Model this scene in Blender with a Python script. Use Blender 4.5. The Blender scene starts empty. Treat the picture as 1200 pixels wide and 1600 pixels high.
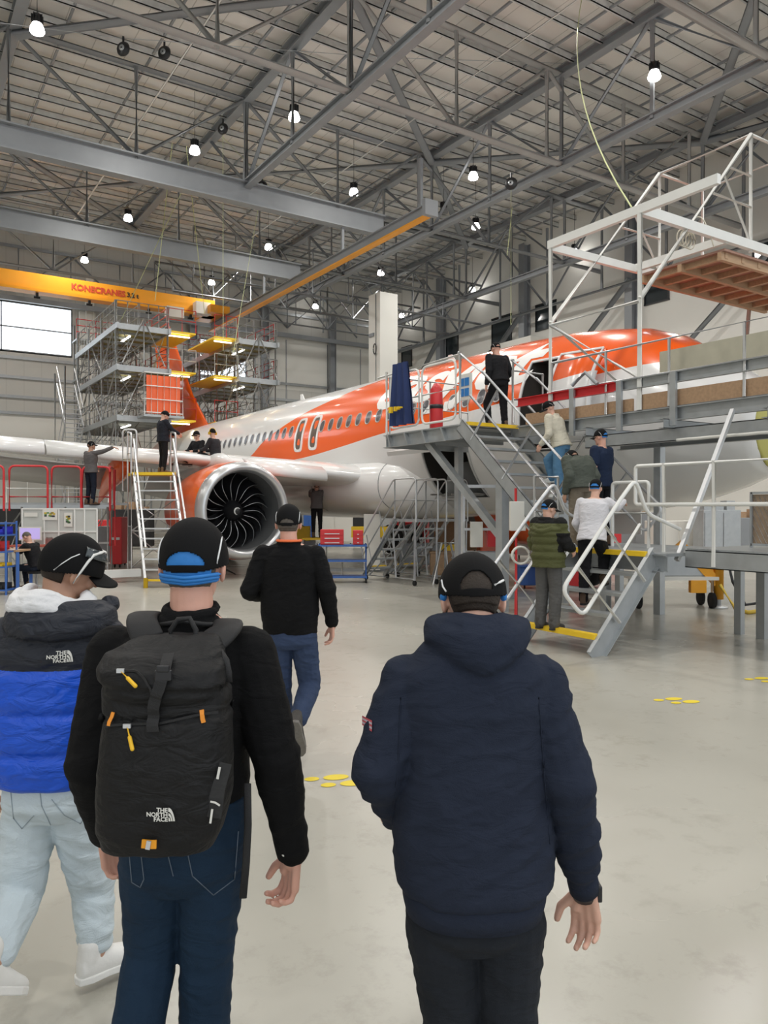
import bpy, bmesh, math, random
import numpy as np
from mathutils import Vector, Matrix, noise
from mathutils.bvhtree import BVHTree
random.seed(7)
C = bpy.context.scene
COL = C.collection
PI = math.pi
# ------------------------------------------------------------------ camera
YAW = math.radians(33.2); CH = 1.78
FW = Vector((math.sin(YAW), math.cos(YAW), 0)); RT = Vector((math.cos(YAW), -math.sin(YAW), 0))
cam = bpy.data.objects.new('camera', bpy.data.cameras.new('camera')); COL.objects.link(cam)
cam.data.sensor_fit = 'VERTICAL'; cam.data.sensor_height = 36; cam.data.sensor_width = 27; cam.data.lens = 27
cam.location = (0, 0, CH); cam.rotation_euler = (PI/2 - math.radians(0.33), 0, -YAW)
cam.data.clip_start = 0.1; cam.data.clip_end = 300
C.camera = cam
# ------------------------------------------------------------------ exposure, sky, lamps' strength
C.view_settings.view_transform = 'Standard'; C.view_settings.look = 'None'
C.view_settings.exposure = 0.0; C.view_settings.gamma = 1.0; C.view_settings.use_curve_mapping = False
world = bpy.data.worlds.new('overcast_sky'); C.world = world; world.use_nodes = True
world.node_tree.nodes['Background'].inputs[0].default_value = (0.90, 0.95, 1.0, 1)
world.node_tree.nodes['Background'].inputs[1].default_value = 1.15
LAMP_W = 330.0
# the sky seen through the open hangar front behind the viewer and the high windows is the daylight of the hall

def P(px, py, D):
    """point at depth D from the viewpoint, seen at pixel px,py of the photograph"""
    return FW*D + RT*((px-600)/1200*D) + Vector((0, 0, CH-(py-793)/1200*D))
def on_x(px, X):      # depth of the point of the vertical plane x = X seen at px
    t = (px-600)/1200; return X/(FW.x + t*RT.x)
def on_y(px, Y):
    t = (px-600)/1200; return Y/(FW.y + t*RT.y)

# ------------------------------------------------------------------ materials
MATS = {}
def mat(name, col, rough=0.6, metal=0.0, var=0.0, vscale=4.0, bump=0.0, bscale=60.0, spec=0.5, emit=0.0, stretch=None, rvar=0.0, coat=0.0, alpha=1.0, sheen=0.0, wrinkle=0.0):
    if name in MATS: return MATS[name]
    m = bpy.data.materials.new(name); m.use_nodes = True
    nt = m.node_tree; b = nt.nodes['Principled BSDF']
    c = (col[0], col[1], col[2], 1)
    b.inputs['Base Color'].default_value = c
    b.inputs['Roughness'].default_value = rough; b.inputs['Metallic'].default_value = metal
    b.inputs['Specular IOR Level'].default_value = spec
    if coat: b.inputs['Coat Weight'].default_value = coat; b.inputs['Coat Roughness'].default_value = 0.08
    if sheen: b.inputs['Sheen Weight'].default_value = sheen
    if alpha < 1: b.inputs['Alpha'].default_value = alpha
    tc = nt.nodes.new('ShaderNodeTexCoord'); mp = nt.nodes.new('ShaderNodeMapping')
    nt.links.new(tc.outputs['Object'], mp.inputs[0])
    if stretch: mp.inputs['Scale'].default_value = stretch
    n = nt.nodes.new('ShaderNodeTexNoise'); n.inputs['Scale'].default_value = vscale; n.inputs['Detail'].default_value = 5
    nt.links.new(mp.outputs[0], n.inputs['Vector'])
    if var > 0:
        mx = nt.nodes.new('ShaderNodeMix'); mx.data_type = 'RGBA'
        mx.inputs['A'].default_value = (col[0]*(1-var), col[1]*(1-var), col[2]*(1-var), 1)
        mx.inputs['B'].default_value = (min(1, col[0]*(1+var)), min(1, col[1]*(1+var)), min(1, col[2]*(1+var)), 1)
        nt.links.new(n.outputs[0], mx.inputs['Factor']); nt.links.new(mx.outputs['Result'], b.inputs['Base Color'])
    if rvar > 0:
        mr = nt.nodes.new('ShaderNodeMapRange'); mr.inputs['To Min'].default_value = max(0.02, rough-rvar); mr.inputs['To Max'].default_value = rough+rvar
        mr.inputs['From Min'].default_value = .3; mr.inputs['From Max'].default_value = .7
        nt.links.new(n.outputs[0], mr.inputs['Value']); nt.links.new(mr.outputs[0], b.inputs['Roughness'])
    if wrinkle > 0:
        n3=nt.nodes.new('ShaderNodeTexNoise'); n3.inputs['Scale'].default_value=11; n3.inputs['Detail'].default_value=3; n3.inputs['Distortion'].default_value=1.2
        mp3=nt.nodes.new('ShaderNodeMapping'); mp3.inputs['Scale'].default_value=(.8,.8,1.9); mp3.inputs['Rotation'].default_value=(0,.6,0)
        nt.links.new(tc.outputs['Object'],mp3.inputs[0]); nt.links.new(mp3.outputs[0],n3.inputs['Vector'])
        bw=nt.nodes.new('ShaderNodeBump'); bw.inputs['Strength'].default_value=wrinkle; bw.inputs['Distance'].default_value=.02
        nt.links.new(n3.outputs[0],bw.inputs['Height']); nt.links.new(bw.outputs[0],b.inputs['Normal'])
    if bump > 0:
        n2 = nt.nodes.new('ShaderNodeTexNoise'); n2.inputs['Scale'].default_value = bscale; n2.inputs['Detail'].default_value = 3
        nt.links.new(tc.outputs['Object'], n2.inputs['Vector'])
        bp = nt.nodes.new('ShaderNodeBump'); bp.inputs['Strength'].default_value = bump; bp.inputs['Distance'].default_value = 0.004
        nt.links.new(n2.outputs[0], bp.inputs['Height'])
        if wrinkle > 0: nt.links.new(bw.outputs[0], bp.inputs['Normal'])
        nt.links.new(bp.outputs[0], b.inputs['Normal'])
    if emit > 0:
        b.inputs['Emission Color'].default_value = c; b.inputs['Emission Strength'].default_value = emit
    MATS[name] = m; return m

# ------------------------------------------------------------------ mesh builder
def frame(d):
    d = d.normalized(); up = Vector((0, 0, 1)) if abs(d.z) < .95 else Vector((1, 0, 0))
    u = d.cross(up).normalized(); v = u.cross(d).normalized(); return u, v
WLOC = {}
class MB:
    def __init__(s): s.v = []; s.f = []; s.m = []; s.sm = []; s.mi = 0
    def add(s, vs, fs, smooth=False):
        b = len(s.v); s.v += [tuple(v) for v in vs]
        for f in fs: s.f.append([i+b for i in f]); s.m.append(s.mi); s.sm.append(smooth)
        return s
    def hexa(s, p): return s.add(p, [(0,3,2,1),(4,5,6,7),(0,1,5,4),(1,2,6,5),(2,3,7,6),(3,0,4,7)])
    def box(s, lo, hi):
        x0,y0,z0 = lo; x1,y1,z1 = hi
        if x0>x1: x0,x1=x1,x0
        if y0>y1: y0,y1=y1,y0
        if z0>z1: z0,z1=z1,z0
        return s.hexa([(x0,y0,z0),(x1,y0,z0),(x1,y1,z0),(x0,y1,z0),(x0,y0,z1),(x1,y0,z1),(x1,y1,z1),(x0,y1,z1)])
    def cbox(s, c, sz): return s.box((c[0]-sz[0]/2,c[1]-sz[1]/2,c[2]-sz[2]/2),(c[0]+sz[0]/2,c[1]+sz[1]/2,c[2]+sz[2]/2))
    def obox(s, c, ax, ay, az):
        c=Vector(c); ax=Vector(ax); ay=Vector(ay); az=Vector(az)
        return s.hexa([c-ax-ay-az,c+ax-ay-az,c+ax+ay-az,c-ax+ay-az,c-ax-ay+az,c+ax-ay+az,c+ax+ay+az,c-ax+ay+az])
    def beam(s, p, q, w, h):
        p=Vector(p); q=Vector(q); u,v = frame(q-p); u=u*w/2; v=v*h/2
        return s.hexa([p-u-v,p+u-v,q+u-v,q-u-v,p-u+v,p+u+v,q+u+v,q-u+v])
    def ibeam(s, p, q, w, h, tf=.03, tw=.02):
        p=Vector(p); q=Vector(q); u,v = frame(q-p)
        for c in (-(h-tf)/2, (h-tf)/2): s.beam(p+v*c, q+v*c, w, tf)
        s.beam(p, q, tw, h-2*tf*.9); return s
    def channel(s, p, q, w, h, side=1, t=.012):
        p=Vector(p); q=Vector(q); u,v = frame(q-p)
        for c in (-(h-t)/2, (h-t)/2): s.beam(p+v*c, q+v*c, w, t)
        s.beam(p+u*side*(w-t)/2, q+u*side*(w-t)/2, t, h); return s
    def tube(s, pts, r, n=8, closed=False, caps=True):
        pts=[Vector(p) for p in pts]; k=len(pts)
        rs = r if isinstance(r,(list,tuple)) else [r]*k
        rings=[]; pu=None
        for i,p in enumerate(pts):
            a = pts[i-1] if (i>0 or closed) else p; b = pts[(i+1)%k] if (i<k-1 or closed) else p
            d=(b-a).normalized()
            if pu is None: u,v=frame(d)
            else:
                u=(pu-d*pu.dot(d)); u = u.normalized() if u.length>1e-6 else frame(d)[0]; v=d.cross(u).normalized()
            # widen at mitred corners
            pu=u; rings.append([p+(u*math.cos(2*PI*j/n)+v*math.sin(2*PI*j/n))*rs[i] for j in range(n)])
        vs=[x for r_ in rings for x in r_]; fs=[]
        for i in range(k if closed else k-1):
            a=i*n; b=((i+1)%k)*n
            for j in range(n): fs.append((a+j,a+(j+1)%n,b+(j+1)%n,b+j))
        s.add(vs,fs,True)
        if caps and not closed:
            s.add(rings[0],[tuple(range(n))[::-1]]); s.add(rings[-1],[tuple(range(n))])
        return s
    def bend(s, pts, r, n=8, rad=.08, closed=False):
        """pipe with rounded corners"""
        pts=[Vector(p) for p in pts]; out=[]; k=len(pts)
        rng = range(k) if closed else range(1,k-1)
        if not closed: out.append(pts[0])
        for i in rng:
            p=pts[i]; a=pts[i-1]; b=pts[(i+1)%k]
            la=min(rad,(a-p).length*.45); lb=min(rad,(b-p).length*.45)
            A=p+(a-p).normalized()*la; B=p+(b-p).normalized()*lb
            for t in (0,.25,.5,.75,1): out.append(A*(1-t)**2+p*2*t*(1-t)+B*t*t)
        if not closed: out.append(pts[-1])
        return s.tube(out,r,n,closed)
    def lathe(s, prof, o=(0,0,0), ax=(0,0,1), n=24, smooth=True, a0=0, a1=2*PI):
        o=Vector(o); ax=Vector(ax).normalized(); u,v=frame(ax); full=abs(a1-a0-2*PI)<1e-6
        m=n if full else n+1; vs=[]
        for (r,h) in prof:
            for j in range(m):
                a=a0+(a1-a0)*j/n; vs.append(o+ax*h+(u*math.cos(a)+v*math.sin(a))*r)
        fs=[]
        for i in range(len(prof)-1):
            for j in range(n): 
                k=(j+1)%m; fs.append((i*m+j,i*m+k,(i+1)*m+k,(i+1)*m+j))
        return s.add(vs,fs,smooth)
    def cyl(s, p, q, r, n=16, r2=None):
        p=Vector(p); q=Vector(q); L=(q-p).length; r2=r if r2 is None else r2
        return s.lathe([(0.0001,0),(r,0),(r,0),(r2,L),(r2,L),(0.0001,L)],p,q-p,n)
    def ell(s, c, r, R=None, n=16, m=10):
        c=Vector(c); vs=[]; fs=[]
        for i in range(m+1):
            th=PI*i/m
            for j in range(n):
                a=2*PI*j/n; q=Vector((r[0]*math.sin(th)*math.cos(a), r[1]*math.sin(th)*math.sin(a), r[2]*math.cos(th)))
                if R is not None: q=R@q
                vs.append(c+q)
        for i in range(m):
            for j in range(n): fs.append((i*n+j,(i+1)*n+j,(i+1)*n+(j+1)%n,i*n+(j+1)%n))
        return s.add(vs,fs,True)
    def cap(s, p, q, r0, r1, n=14):
        p=Vector(p); q=Vector(q); d=q-p; L=d.length
        if L<1e-5: return s.ell(p,(r0,r0,r0))
        prof=[]
        for a in (0.02,25,50,70,90): prof.append((r0*math.sin(math.radians(a)), -r0*math.cos(math.radians(a))))
        for a in (90,70,50,25,0.02): prof.append((r1*math.sin(math.radians(a)), L+r1*math.cos(math.radians(a))))
        return s.lathe(prof,p,d,n)
    def loft(s, secs, n=28, caps=True, pw=2.0):
        """secs: (centre, U, V, ru, rv)"""
        vs=[]; fs=[]
        for (c,U,V,a,b) in secs:
            for j in range(n):
                t=2*PI*j/n; ct=math.cos(t); st=math.sin(t)
                vs.append(Vector(c)+U*(a*math.copysign(abs(ct)**(2/pw),ct))+V*(b*math.copysign(abs(st)**(2/pw),st)))
        for i in range(len(secs)-1):
            for j in range(n): fs.append((i*n+j,i*n+(j+1)%n,(i+1)*n+(j+1)%n,(i+1)*n+j))
        if caps: fs.append(tuple(range(n))[::-1]); fs.append(tuple((len(secs)-1)*n+j for j in range(n)))
        return s.add(vs,fs,True)
    def prism(s, poly, ext):
        n=len(poly); ext=Vector(ext); a=[Vector(p) for p in poly]
        return s.add(a+[p+ext for p in a],[tuple(range(n))[::-1],tuple(range(n,2*n))]+[(i,(i+1)%n,n+(i+1)%n,n+i) for i in range(n)])
    def shell(s, c, R, rad, cond, th=.004, nu=64, nv=40, disp=None, v0=0.02, v1=PI*0.98):
        """ellipsoid shell, kept where cond(azimuth,unit vector) is true"""
        c=Vector(c); out=[]; inn=[]; U=[]
        for i in range(nv+1):
            t=v0+(v1-v0)*i/nv
            for j in range(nu):
                a=2*PI*j/nu; q=Vector((math.sin(t)*math.cos(a),math.sin(t)*math.sin(a),math.cos(t))); U.append(q)
                k=1+(disp(q) if disp else 0)
                w=Vector((q.x*rad[0],q.y*rad[1],q.z*rad[2]))*k
                out.append(c+R@w); inn.append(c+R@(w*(1-th/w.length)))
        N=len(out); fs=[]; edges={}
        for i in range(nv):
            for j in range(nu):
                q=(i*nu+j,(i+1)*nu+j,(i+1)*nu+(j+1)%nu,i*nu+(j+1)%nu)
                mid=(U[q[0]]+U[q[1]]+U[q[2]]+U[q[3]])/4
                if cond(math.atan2(mid.x,-mid.y),mid):
                    fs.append(q); fs.append(tuple(x+N for x in q[::-1]))
                    for k in range(4):
                        e=(q[k],q[(k+1)%4]); 
                        if (e[1],e[0]) in edges: del edges[(e[1],e[0])]
                        else: edges[e]=1
        for (a,b) in edges: fs.append((b,a,a+N,b+N))
        return s.add(out+inn,fs,True)
    def xf(s, M, start=0):
        for i in range(start,len(s.v)): s.v[i]=tuple(M@Vector(s.v[i]))
        return s
    def build(s, name, mats, parent=None, label=None, cat=None, group=None, kind=None, origin=None, bevel=0, local=False):
        me=bpy.data.meshes.new(name)
        mats = mats if isinstance(mats,(list,tuple)) else [mats]
        v=np.array(s.v,dtype=float)
        if local: o=np.zeros(3); loc=Vector((0,0,0))
        else:
            if origin is None:
                lo=v.min(0); hi=v.max(0); o=np.array([(lo[0]+hi[0])/2,(lo[1]+hi[1])/2,lo[2]])
            else: o=np.array(origin)
            loc=Vector(o)
            if parent is not None: loc=loc-WLOC[parent.name]
        v=v-o
        me.from_pydata([tuple(p) for p in v],[],s.f)
        for m_ in mats: me.materials.append(m_)
        me.polygons.foreach_set('material_index',s.m); me.polygons.foreach_set('use_smooth',s.sm)
        me.update()
        ob=bpy.data.objects.new(name,me); COL.objects.link(ob); ob.location=loc
        WLOC[ob.name]=Vector(o)
        if parent is not None: ob.parent=parent
        if local: WLOC[ob.name]=WLOC[parent.name] if parent is not None else Vector((0,0,0))
        if bevel:
            b=ob.modifiers.new('bevel','BEVEL'); b.width=bevel; b.segments=2; b.limit_method='ANGLE'
        return tag(ob,label,cat,group,kind)
def tag(o,label=None,cat=None,group=None,kind=None):
    if label: o['label']=label
    if cat: o['category']=cat
    if group: o['group']=group
    if kind: o['kind']=kind
    return o
def thing(name,label,cat,loc=(0,0,0),group=None):
    o=bpy.data.objects.new(name,None); COL.objects.link(o); o.location=loc; o.empty_display_size=.2
    WLOC[o.name]=Vector(loc); return tag(o,label,cat,group)
def dup(o,loc,rz=0,label=None,parent=None,scale=None):
    c=o.copy(); COL.objects.link(c)
    if parent is None:
        c.location=loc; c.rotation_euler=(0,0,rz)
        if scale: c.scale=(scale,)*3
        if label: c['label']=label
    else: c.parent=parent
    for ch in o.children: dup(ch,None,parent=c)
    return c
def struct(mb,name,m,label=None,**k): return mb.build(name,m,label=label,kind='structure',**k)
V=Vector
# common materials
M_galv=mat('galvanised_steel',(.42,.44,.45),.45,.6,.22,6,rvar=.1)
M_gal2=mat('galvanised_purlin',(.62,.63,.62),.5,.35,.3,3,rvar=.1)
M_steel=mat('grey_painted_steel',(.27,.285,.30),.5,.1,.1,2)
M_chord=mat('light_grey_painted_tube',(.42,.425,.42),.45,.1,.08,2)
M_alu=mat('aluminium_tube',(.62,.63,.64),.38,.55,.12,8)
M_white=mat('white_painted_tube',(.76,.76,.73),.45,0,.05,5)
M_dark=mat('dark_rubber',(.02,.02,.022),.7)
M_black=mat('black_metal',(.015,.015,.017),.4)
M_yel=mat('safety_yellow',(.85,.56,.02),.5,0,.1,8)
M_red=mat('red_paint',(.62,.03,.035),.4,0,.1,6)
M_blue=mat('blue_paint',(.04,.13,.42),.4,0,.1,6)
M_orange=mat('orange_paint',(.88,.12,.012),.25,0,0,coat=.3)
M_wplane=mat('white_aircraft_paint',(.80,.80,.79),.22,0,.02,1,coat=.4)
M_wood=mat('pine_board',(.42,.27,.16),.65,0,.3,3,stretch=(1,8,8))
M_ply=mat('plywood',(.46,.44,.34),.7,0,.15,5)
# ================================================================== the hangar
XR, YF, XL, YN, ZR = 34.8, 52.0, -26.0, -9.0, 19.4
def floor_mat():
    m=bpy.data.materials.new('polished_floor_coating'); m.use_nodes=True; nt=m.node_tree; b=nt.nodes['Principled BSDF']
    tc=nt.nodes.new('ShaderNodeTexCoord')
    n=nt.nodes.new('ShaderNodeTexNoise'); n.inputs['Scale'].default_value=.35; n.inputs['Detail'].default_value=6
    n2=nt.nodes.new('ShaderNodeTexNoise'); n2.inputs['Scale'].default_value=5; n2.inputs['Detail'].default_value=8; n2.inputs['Roughness'].default_value=.7
    for q in (n,n2): nt.links.new(tc.outputs['Object'],q.inputs['Vector'])
    cr=nt.nodes.new('ShaderNodeValToRGB'); e=cr.color_ramp.elements
    e[0].position=.2; e[0].color=(.37,.355,.305,1); e[1].position=.8; e[1].color=(.48,.465,.41,1)
    nt.links.new(n.outputs[0],cr.inputs[0])
    cr2=nt.nodes.new('ShaderNodeValToRGB'); e=cr2.color_ramp.elements
    e[0].position=.24; e[0].color=(.72,.71,.69,1); e[1].position=.46; e[1].color=(1,1,1,1)
    nt.links.new(n2.outputs[0],cr2.inputs[0])
    mx=nt.nodes.new('ShaderNodeMix'); mx.data_type='RGBA'; mx.blend_type='MULTIPLY'; mx.inputs['Factor'].default_value=.7
    nt.links.new(cr.outputs[0],mx.inputs['A']); nt.links.new(cr2.outputs[0],mx.inputs['B']); nt.links.new(mx.outputs['Result'],b.inputs['Base Color'])
    mr=nt.nodes.new('ShaderNodeMapRange'); mr.inputs['From Min'].default_value=.1; mr.inputs['From Max'].default_value=.9
    mr.inputs['To Min'].default_value=.16; mr.inputs['To Max'].default_value=.34
    nt.links.new(n.outputs[0],mr.inputs['Value']); nt.links.new(mr.outputs[0],b.inputs['Roughness'])
    b.inputs['Specular IOR Level'].default_value=.5
    return m
def panel_mat(name,c1,c2,axis,step,rough=.6):
    """sheeting with joints every step metres along an axis"""
    m=bpy.data.materials.new(name); m.use_nodes=True; nt=m.node_tree; b=nt.nodes['Principled BSDF']; b.inputs['Roughness'].default_value=rough
    tc=nt.nodes.new('ShaderNodeTexCoord'); sp=nt.nodes.new('ShaderNodeSeparateXYZ'); nt.links.new(tc.outputs['Object'],sp.inputs[0])
    d=nt.nodes.new('ShaderNodeMath'); d.operation='MULTIPLY'; d.inputs[1].default_value=1/step; nt.links.new(sp.outputs[axis],d.inputs[0])
    f=nt.nodes.new('ShaderNodeMath'); f.operation='FRACT'; nt.links.new(d.outputs[0],f.inputs[0])
    l=nt.nodes.new('ShaderNodeMath'); l.operation='LESS_THAN'; l.inputs[1].default_value=.03; nt.links.new(f.outputs[0],l.inputs[0])
    n=nt.nodes.new('ShaderNodeTexNoise'); n.inputs['Scale'].default_value=.6; n.inputs['Detail'].default_value=4; nt.links.new(tc.outputs['Object'],n.inputs['Vector'])
    mx=nt.nodes.new('ShaderNodeMix'); mx.data_type='RGBA'; mx.inputs['A'].default_value=(*c1,1); mx.inputs['B'].default_value=(*[c*.86 for c in c1],1); nt.links.new(n.outputs[0],mx.inputs['Factor'])
    m2=nt.nodes.new('ShaderNodeMix'); m2.data_type='RGBA'; m2.inputs['B'].default_value=(*c2,1)
    nt.links.new(mx.outputs['Result'],m2.inputs['A']); nt.links.new(l.outputs[0],m2.inputs['Factor']); nt.links.new(m2.outputs['Result'],b.inputs['Base Color'])
    return m
M_floor=floor_mat()
M_roof=panel_mat('roof_insulation_sheet',(.84,.81,.76),(.52,.50,.46),0,1.2)
M_wallw=mat('white_wall_panel',(.72,.71,.66),.6,0,.04,.5)
M_wallr=panel_mat('ribbed_wall_sheet',(.58,.57,.53),(.44,.43,.40),0,1.0)
M_glow=mat('translucent_daylight_sheet',(.85,.93,1.0),.4,emit=2.2)
M_glassd=mat('dark_window_glass',(.03,.04,.045),.08,spec=.8)
struct(MB().box((XL,YN,-.1),(XR,YF,0)),'floor',M_floor,'pale grey-beige glossy hangar floor')
struct(MB().box((XL,YN,ZR),(XR,YF,ZR+.15)),'ceiling',M_roof,'underside of the sheeted hangar roof')
struct(MB().box((XR,YN,0),(XR+.3,YF,ZR)),'wall_right',M_wallw,'white side wall behind the nose of the aircraft')
# far wall: strips around the daylight openings
mb=MB()
ops=[(-6.,10.2,11.4,14.4),(18.6,22.1,10.6,13.6)]
mb.mi=0; mb.box((XL,YF,0),(XR,YF+.3,7.6))
mb.mi=1
mb.box((XL,YF,7.6),(XR,YF+.3,10.6)); mb.box((XL,YF,14.4),(XR,YF+.3,ZR))
mb.box((XL,YF,10.6),(18.6,YF+.3,11.4)); mb.box((XL,YF,11.4),(-6,YF+.3,14.4)); mb.box((10.2,YF,11.4),(18.6,YF+.3,14.4))
mb.box((18.6,YF,13.6),(22.1,YF+.3,14.4)); mb.mi=0; mb.box((22.1,YF,10.6),(XR,YF+.3,14.4))
struct(mb,'wall_far',[M_wallw,M_wallr],'far wall, smooth below and ribbed sheet above')
struct(MB().box((XL-.3,YN,0),(XL,YF,ZR)),'wall_left',M_wallw)
for i,(a,b,z0,z1) in enumerate(ops):
    w=struct(MB().box((a,YF+.12,z0),(b,YF+.16,z1)),'window_%d'%(i+1),M_glow,'bright high daylight opening in the far wall')
    f=MB()
    for z in (z0,z1,(z0+z1)/2): f.cbox(((a+b)/2,YF+.05,z),(b-a,.1,.08 if z!=z0 else .14))
    k=max(2,int((b-a)/4))
    for j in range(k+1): f.cbox((a+(b-a)*j/k,YF+.05,(z0+z1)/2),(.07,.1,z1-z0))
    f.build('window_frame',M_steel,w)
# girts and bracing on the far wall
TR=[0]
def trim(mb,m,label=None):
    TR[0]+=1; return struct(mb,'trim_%d'%TR[0],m,label)
for z in (7.6,8.6,9.8,11.0,14.6,16.2):
    trim(MB().box((XL,YF-.12,z-.09),(XR,YF-.001,z+.09)),M_galv,'horizontal wall rail of the far wall')
for X in (-2,4,11.2,18,23.4,29):
    trim(MB().ibeam((X,YF-.45,0),(X,YF-.45,16.5),.35,.5),M_steel if X!=11.2 else M_wallw,'far wall column')
trim(MB().box((10.6,YF-.35,7),(11.6,YF-.1,14.3)),M_wallw,'white pier beside the daylight opening')
for z in (14.5,):
    trim(MB().box((XL,YF-.9,z-.2),(XR,YF-.7,z+.1)),M_steel,'wind girder along the far wall')
xs=np.arange(-8,34,3.0)
mb=MB()
for i,x in enumerate(xs[:-1]):
    a,b=(15,17.6) if i%2 else (17.6,15); mb.tube([(x,YF-.8,a),(x+3,YF-.8,b)],.07,6); mb.tube([(x,YF-.8,15),(x,YF-.8,17.6)],.06,6)
mb.beam((-8,YF-.8,17.6),(34,YF-.8,17.6),.16,.16)
trim(mb,M_steel,'braced girder across the top of the far wall')
# white panelling detail right of the far wall
mb=MB()
for x in (22.8,25.3,28.8,31.8): mb.box((x-.03,YF-.03,0),(x+.03,YF-.001,14.3))
trim(mb,M_steel,'panel joints of the far wall')
# right wall: windows, columns, braces
WIN=[(636,558,1.35,1.9),(706,540,1.5,2.0),(784,516,1.9,2.1),(853,494,1.7,1.9),(1026,452,1.5,1.7),(1200,400,1.5,1.7)]
for i,(px,py,w,h) in enumerate(WIN):
    D=on_x(px,XR); p=P(px,py,D)
    wo=struct(MB().box((XR-.02,p.y-w/2,p.z-h/2*.85),(XR+.02,p.y+w/2,p.z+h/2*.85)),'window_%d'%(i+3),M_glassd,'small dark office window high in the side wall')
    f=MB(); z0,z1=p.z-h/2*.85,p.z+h/2*.85
    for z in (z0,z1): f.cbox((XR-.04,p.y,z),(.08,w+.1,.07))
    for y in (p.y-w/2,p.y+w/2): f.cbox((XR-.04,y,(z0+z1)/2),(.08,.07,z1-z0))
    f.build('window_frame',M_black,wo)
for px in (688,818,985):
    D=on_x(px,XR-.4); y=P(px,793,D).y
    trim(MB().ibeam((XR-.35,y,0),(XR-.35,y,18.6),.5,.55),M_steel,'grey steel column against the side wall')
ycol=[P(px,793,on_x(px,XR-.6)).y for px in (608,688,818,985,1230)]
for a,b in zip(ycol[:-1],ycol[1:]):
    trim(MB().tube([(XR-.7,a,7.2 if a>b+6 else 9.5),(XR-.7,b,14.2)],.17,10),M_steel,'tubular wall brace')
p0=P(830,560,on_x(830,XR)); 
trim(MB().box((XR-1.6,p0.y-1.6,0),(XR-.02,p0.y+1.6,12.3)),M_wallw,'white boxed riser on the side wall')
# freestanding white column
cx,cy=25.0,38.3
mb=MB(); mb.box((cx-.62,cy-.62,0),(cx+.62,cy+.62,14.4)); 
col=trim(mb,M_wallw,'square white hall column left of the side wall')
mb=MB(); mb.tube([(cx-.66,cy-.2,7),(cx-.66,cy-.2,14.3)],.03,6)
mb.box((cx-.70,cy+.0,11.9),(cx-.62,cy+.5,12.1)); mb.build('conduit',M_steel,col)
mb=MB(); mb.tube([V((cx-.72,cy-.2,11.1))+V((0,math.cos(a)*.16,math.sin(a)*.3)) for a in np.linspace(0,2*PI,17)[:-1]],.03,6,closed=True); mb.build('hose_loop',M_black,col)
# ------------------------------------------------------------ roof steel
ZB,ZT=15.25,18.75
TY=[4.5,13,21.5,30,38.5,47]; TX=[-14,-5,4,12.8,22.4,31.5]
for y in np.arange(1.0,51.8,1.42):
    trim(MB().channel((XL,y,19.1),(XR,y,19.1),.10,.30,1,.03),M_gal2,'galvanised roof purlin')
for x in np.arange(-13,34,3.1):
    trim(MB().box((x-.04,1,18.98),(x+.04,51,19.06)),M_steel,'bridging strip between purlins')
for y in TY:
    mb=MB(); x0,x1=(-16,34.4)
    deep = y in (30,38.5)
    mb.tube([(x0,y,ZT),(x1,y,ZT)],.14,10)
    nodes=list(np.arange(x0+2,x1,4.45))
    if deep:
        mb.ibeam((x0,y,14.85),(19.6,y,14.85),.45,.95,.06,.03); mb.tube([(19.6,y,ZB),(x1,y,ZB)],.13,10)
    else: mb.tube([(x0,y,ZB),(x1,y,ZB)],.15,10)
    for i,x in enumerate(nodes):
        mb.tube([(x,y,ZB),(x,y,ZT)],.09,8)
        if i<len(nodes)-1:
            a,b=((x,y,ZT),(nodes[i+1],y,ZB)) if i%2==0 else ((x,y,ZB),(nodes[i+1],y,ZT))
            mb.tube([a,b],.085,8)
    trim(mb,M_chord if not deep else M_steel,'tubular roof truss spanning across the hangar')
for x in TX:
    mb=MB()
    mb.ibeam((x,1,ZT+.1),(x,51,ZT+.1),.38,.42,.05,.03)
    if x>5:
        mb.ibeam((x,2,ZB),(x,47 if x>15 else 30,ZB),.3,.34,.05,.04)
        ys=np.arange(4.5,47,4.25)
        for i,y in enumerate(ys):
            if x<15 and y>30: break
            mb.tube([(x,y,ZB),(x,y,ZT)],.10,8)
            if i<len(ys)-1: mb.tube([(x,y,ZT if i%2 else ZB),(x,ys[i+1],ZB if i%2 else ZT)],.085,8)
    trim(mb,M_steel,'longitudinal roof truss with heavy top chord')
zz=ZT-.25
for a,b in [((12.8,21.5),(22.4,30)),((22.4,30),(31.5,38.5)),((22.4,30),(31.5,21.5)),((22.4,30),(12.8,38.5)),((12.8,38.5),(4,47)),((31.5,21.5),(22.4,13)),((4,30),(12.8,21.5)),((31.5,21.5),(34.4,13)),((12.8,38.5),(22.4,47)),((4,38.5),(12.8,47))]:
    trim(MB().tube([(a[0],a[1],zz),(b[0],b[1],zz)],.17,10),M_steel,'diagonal tube bracing in the roof plane')
for x in (9.3,19.0,27):
    trim(MB().tube([(x,2,18.3),(x,50,18.3)],.045,6),M_white,'slim pale sag rod under the roof')
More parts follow.
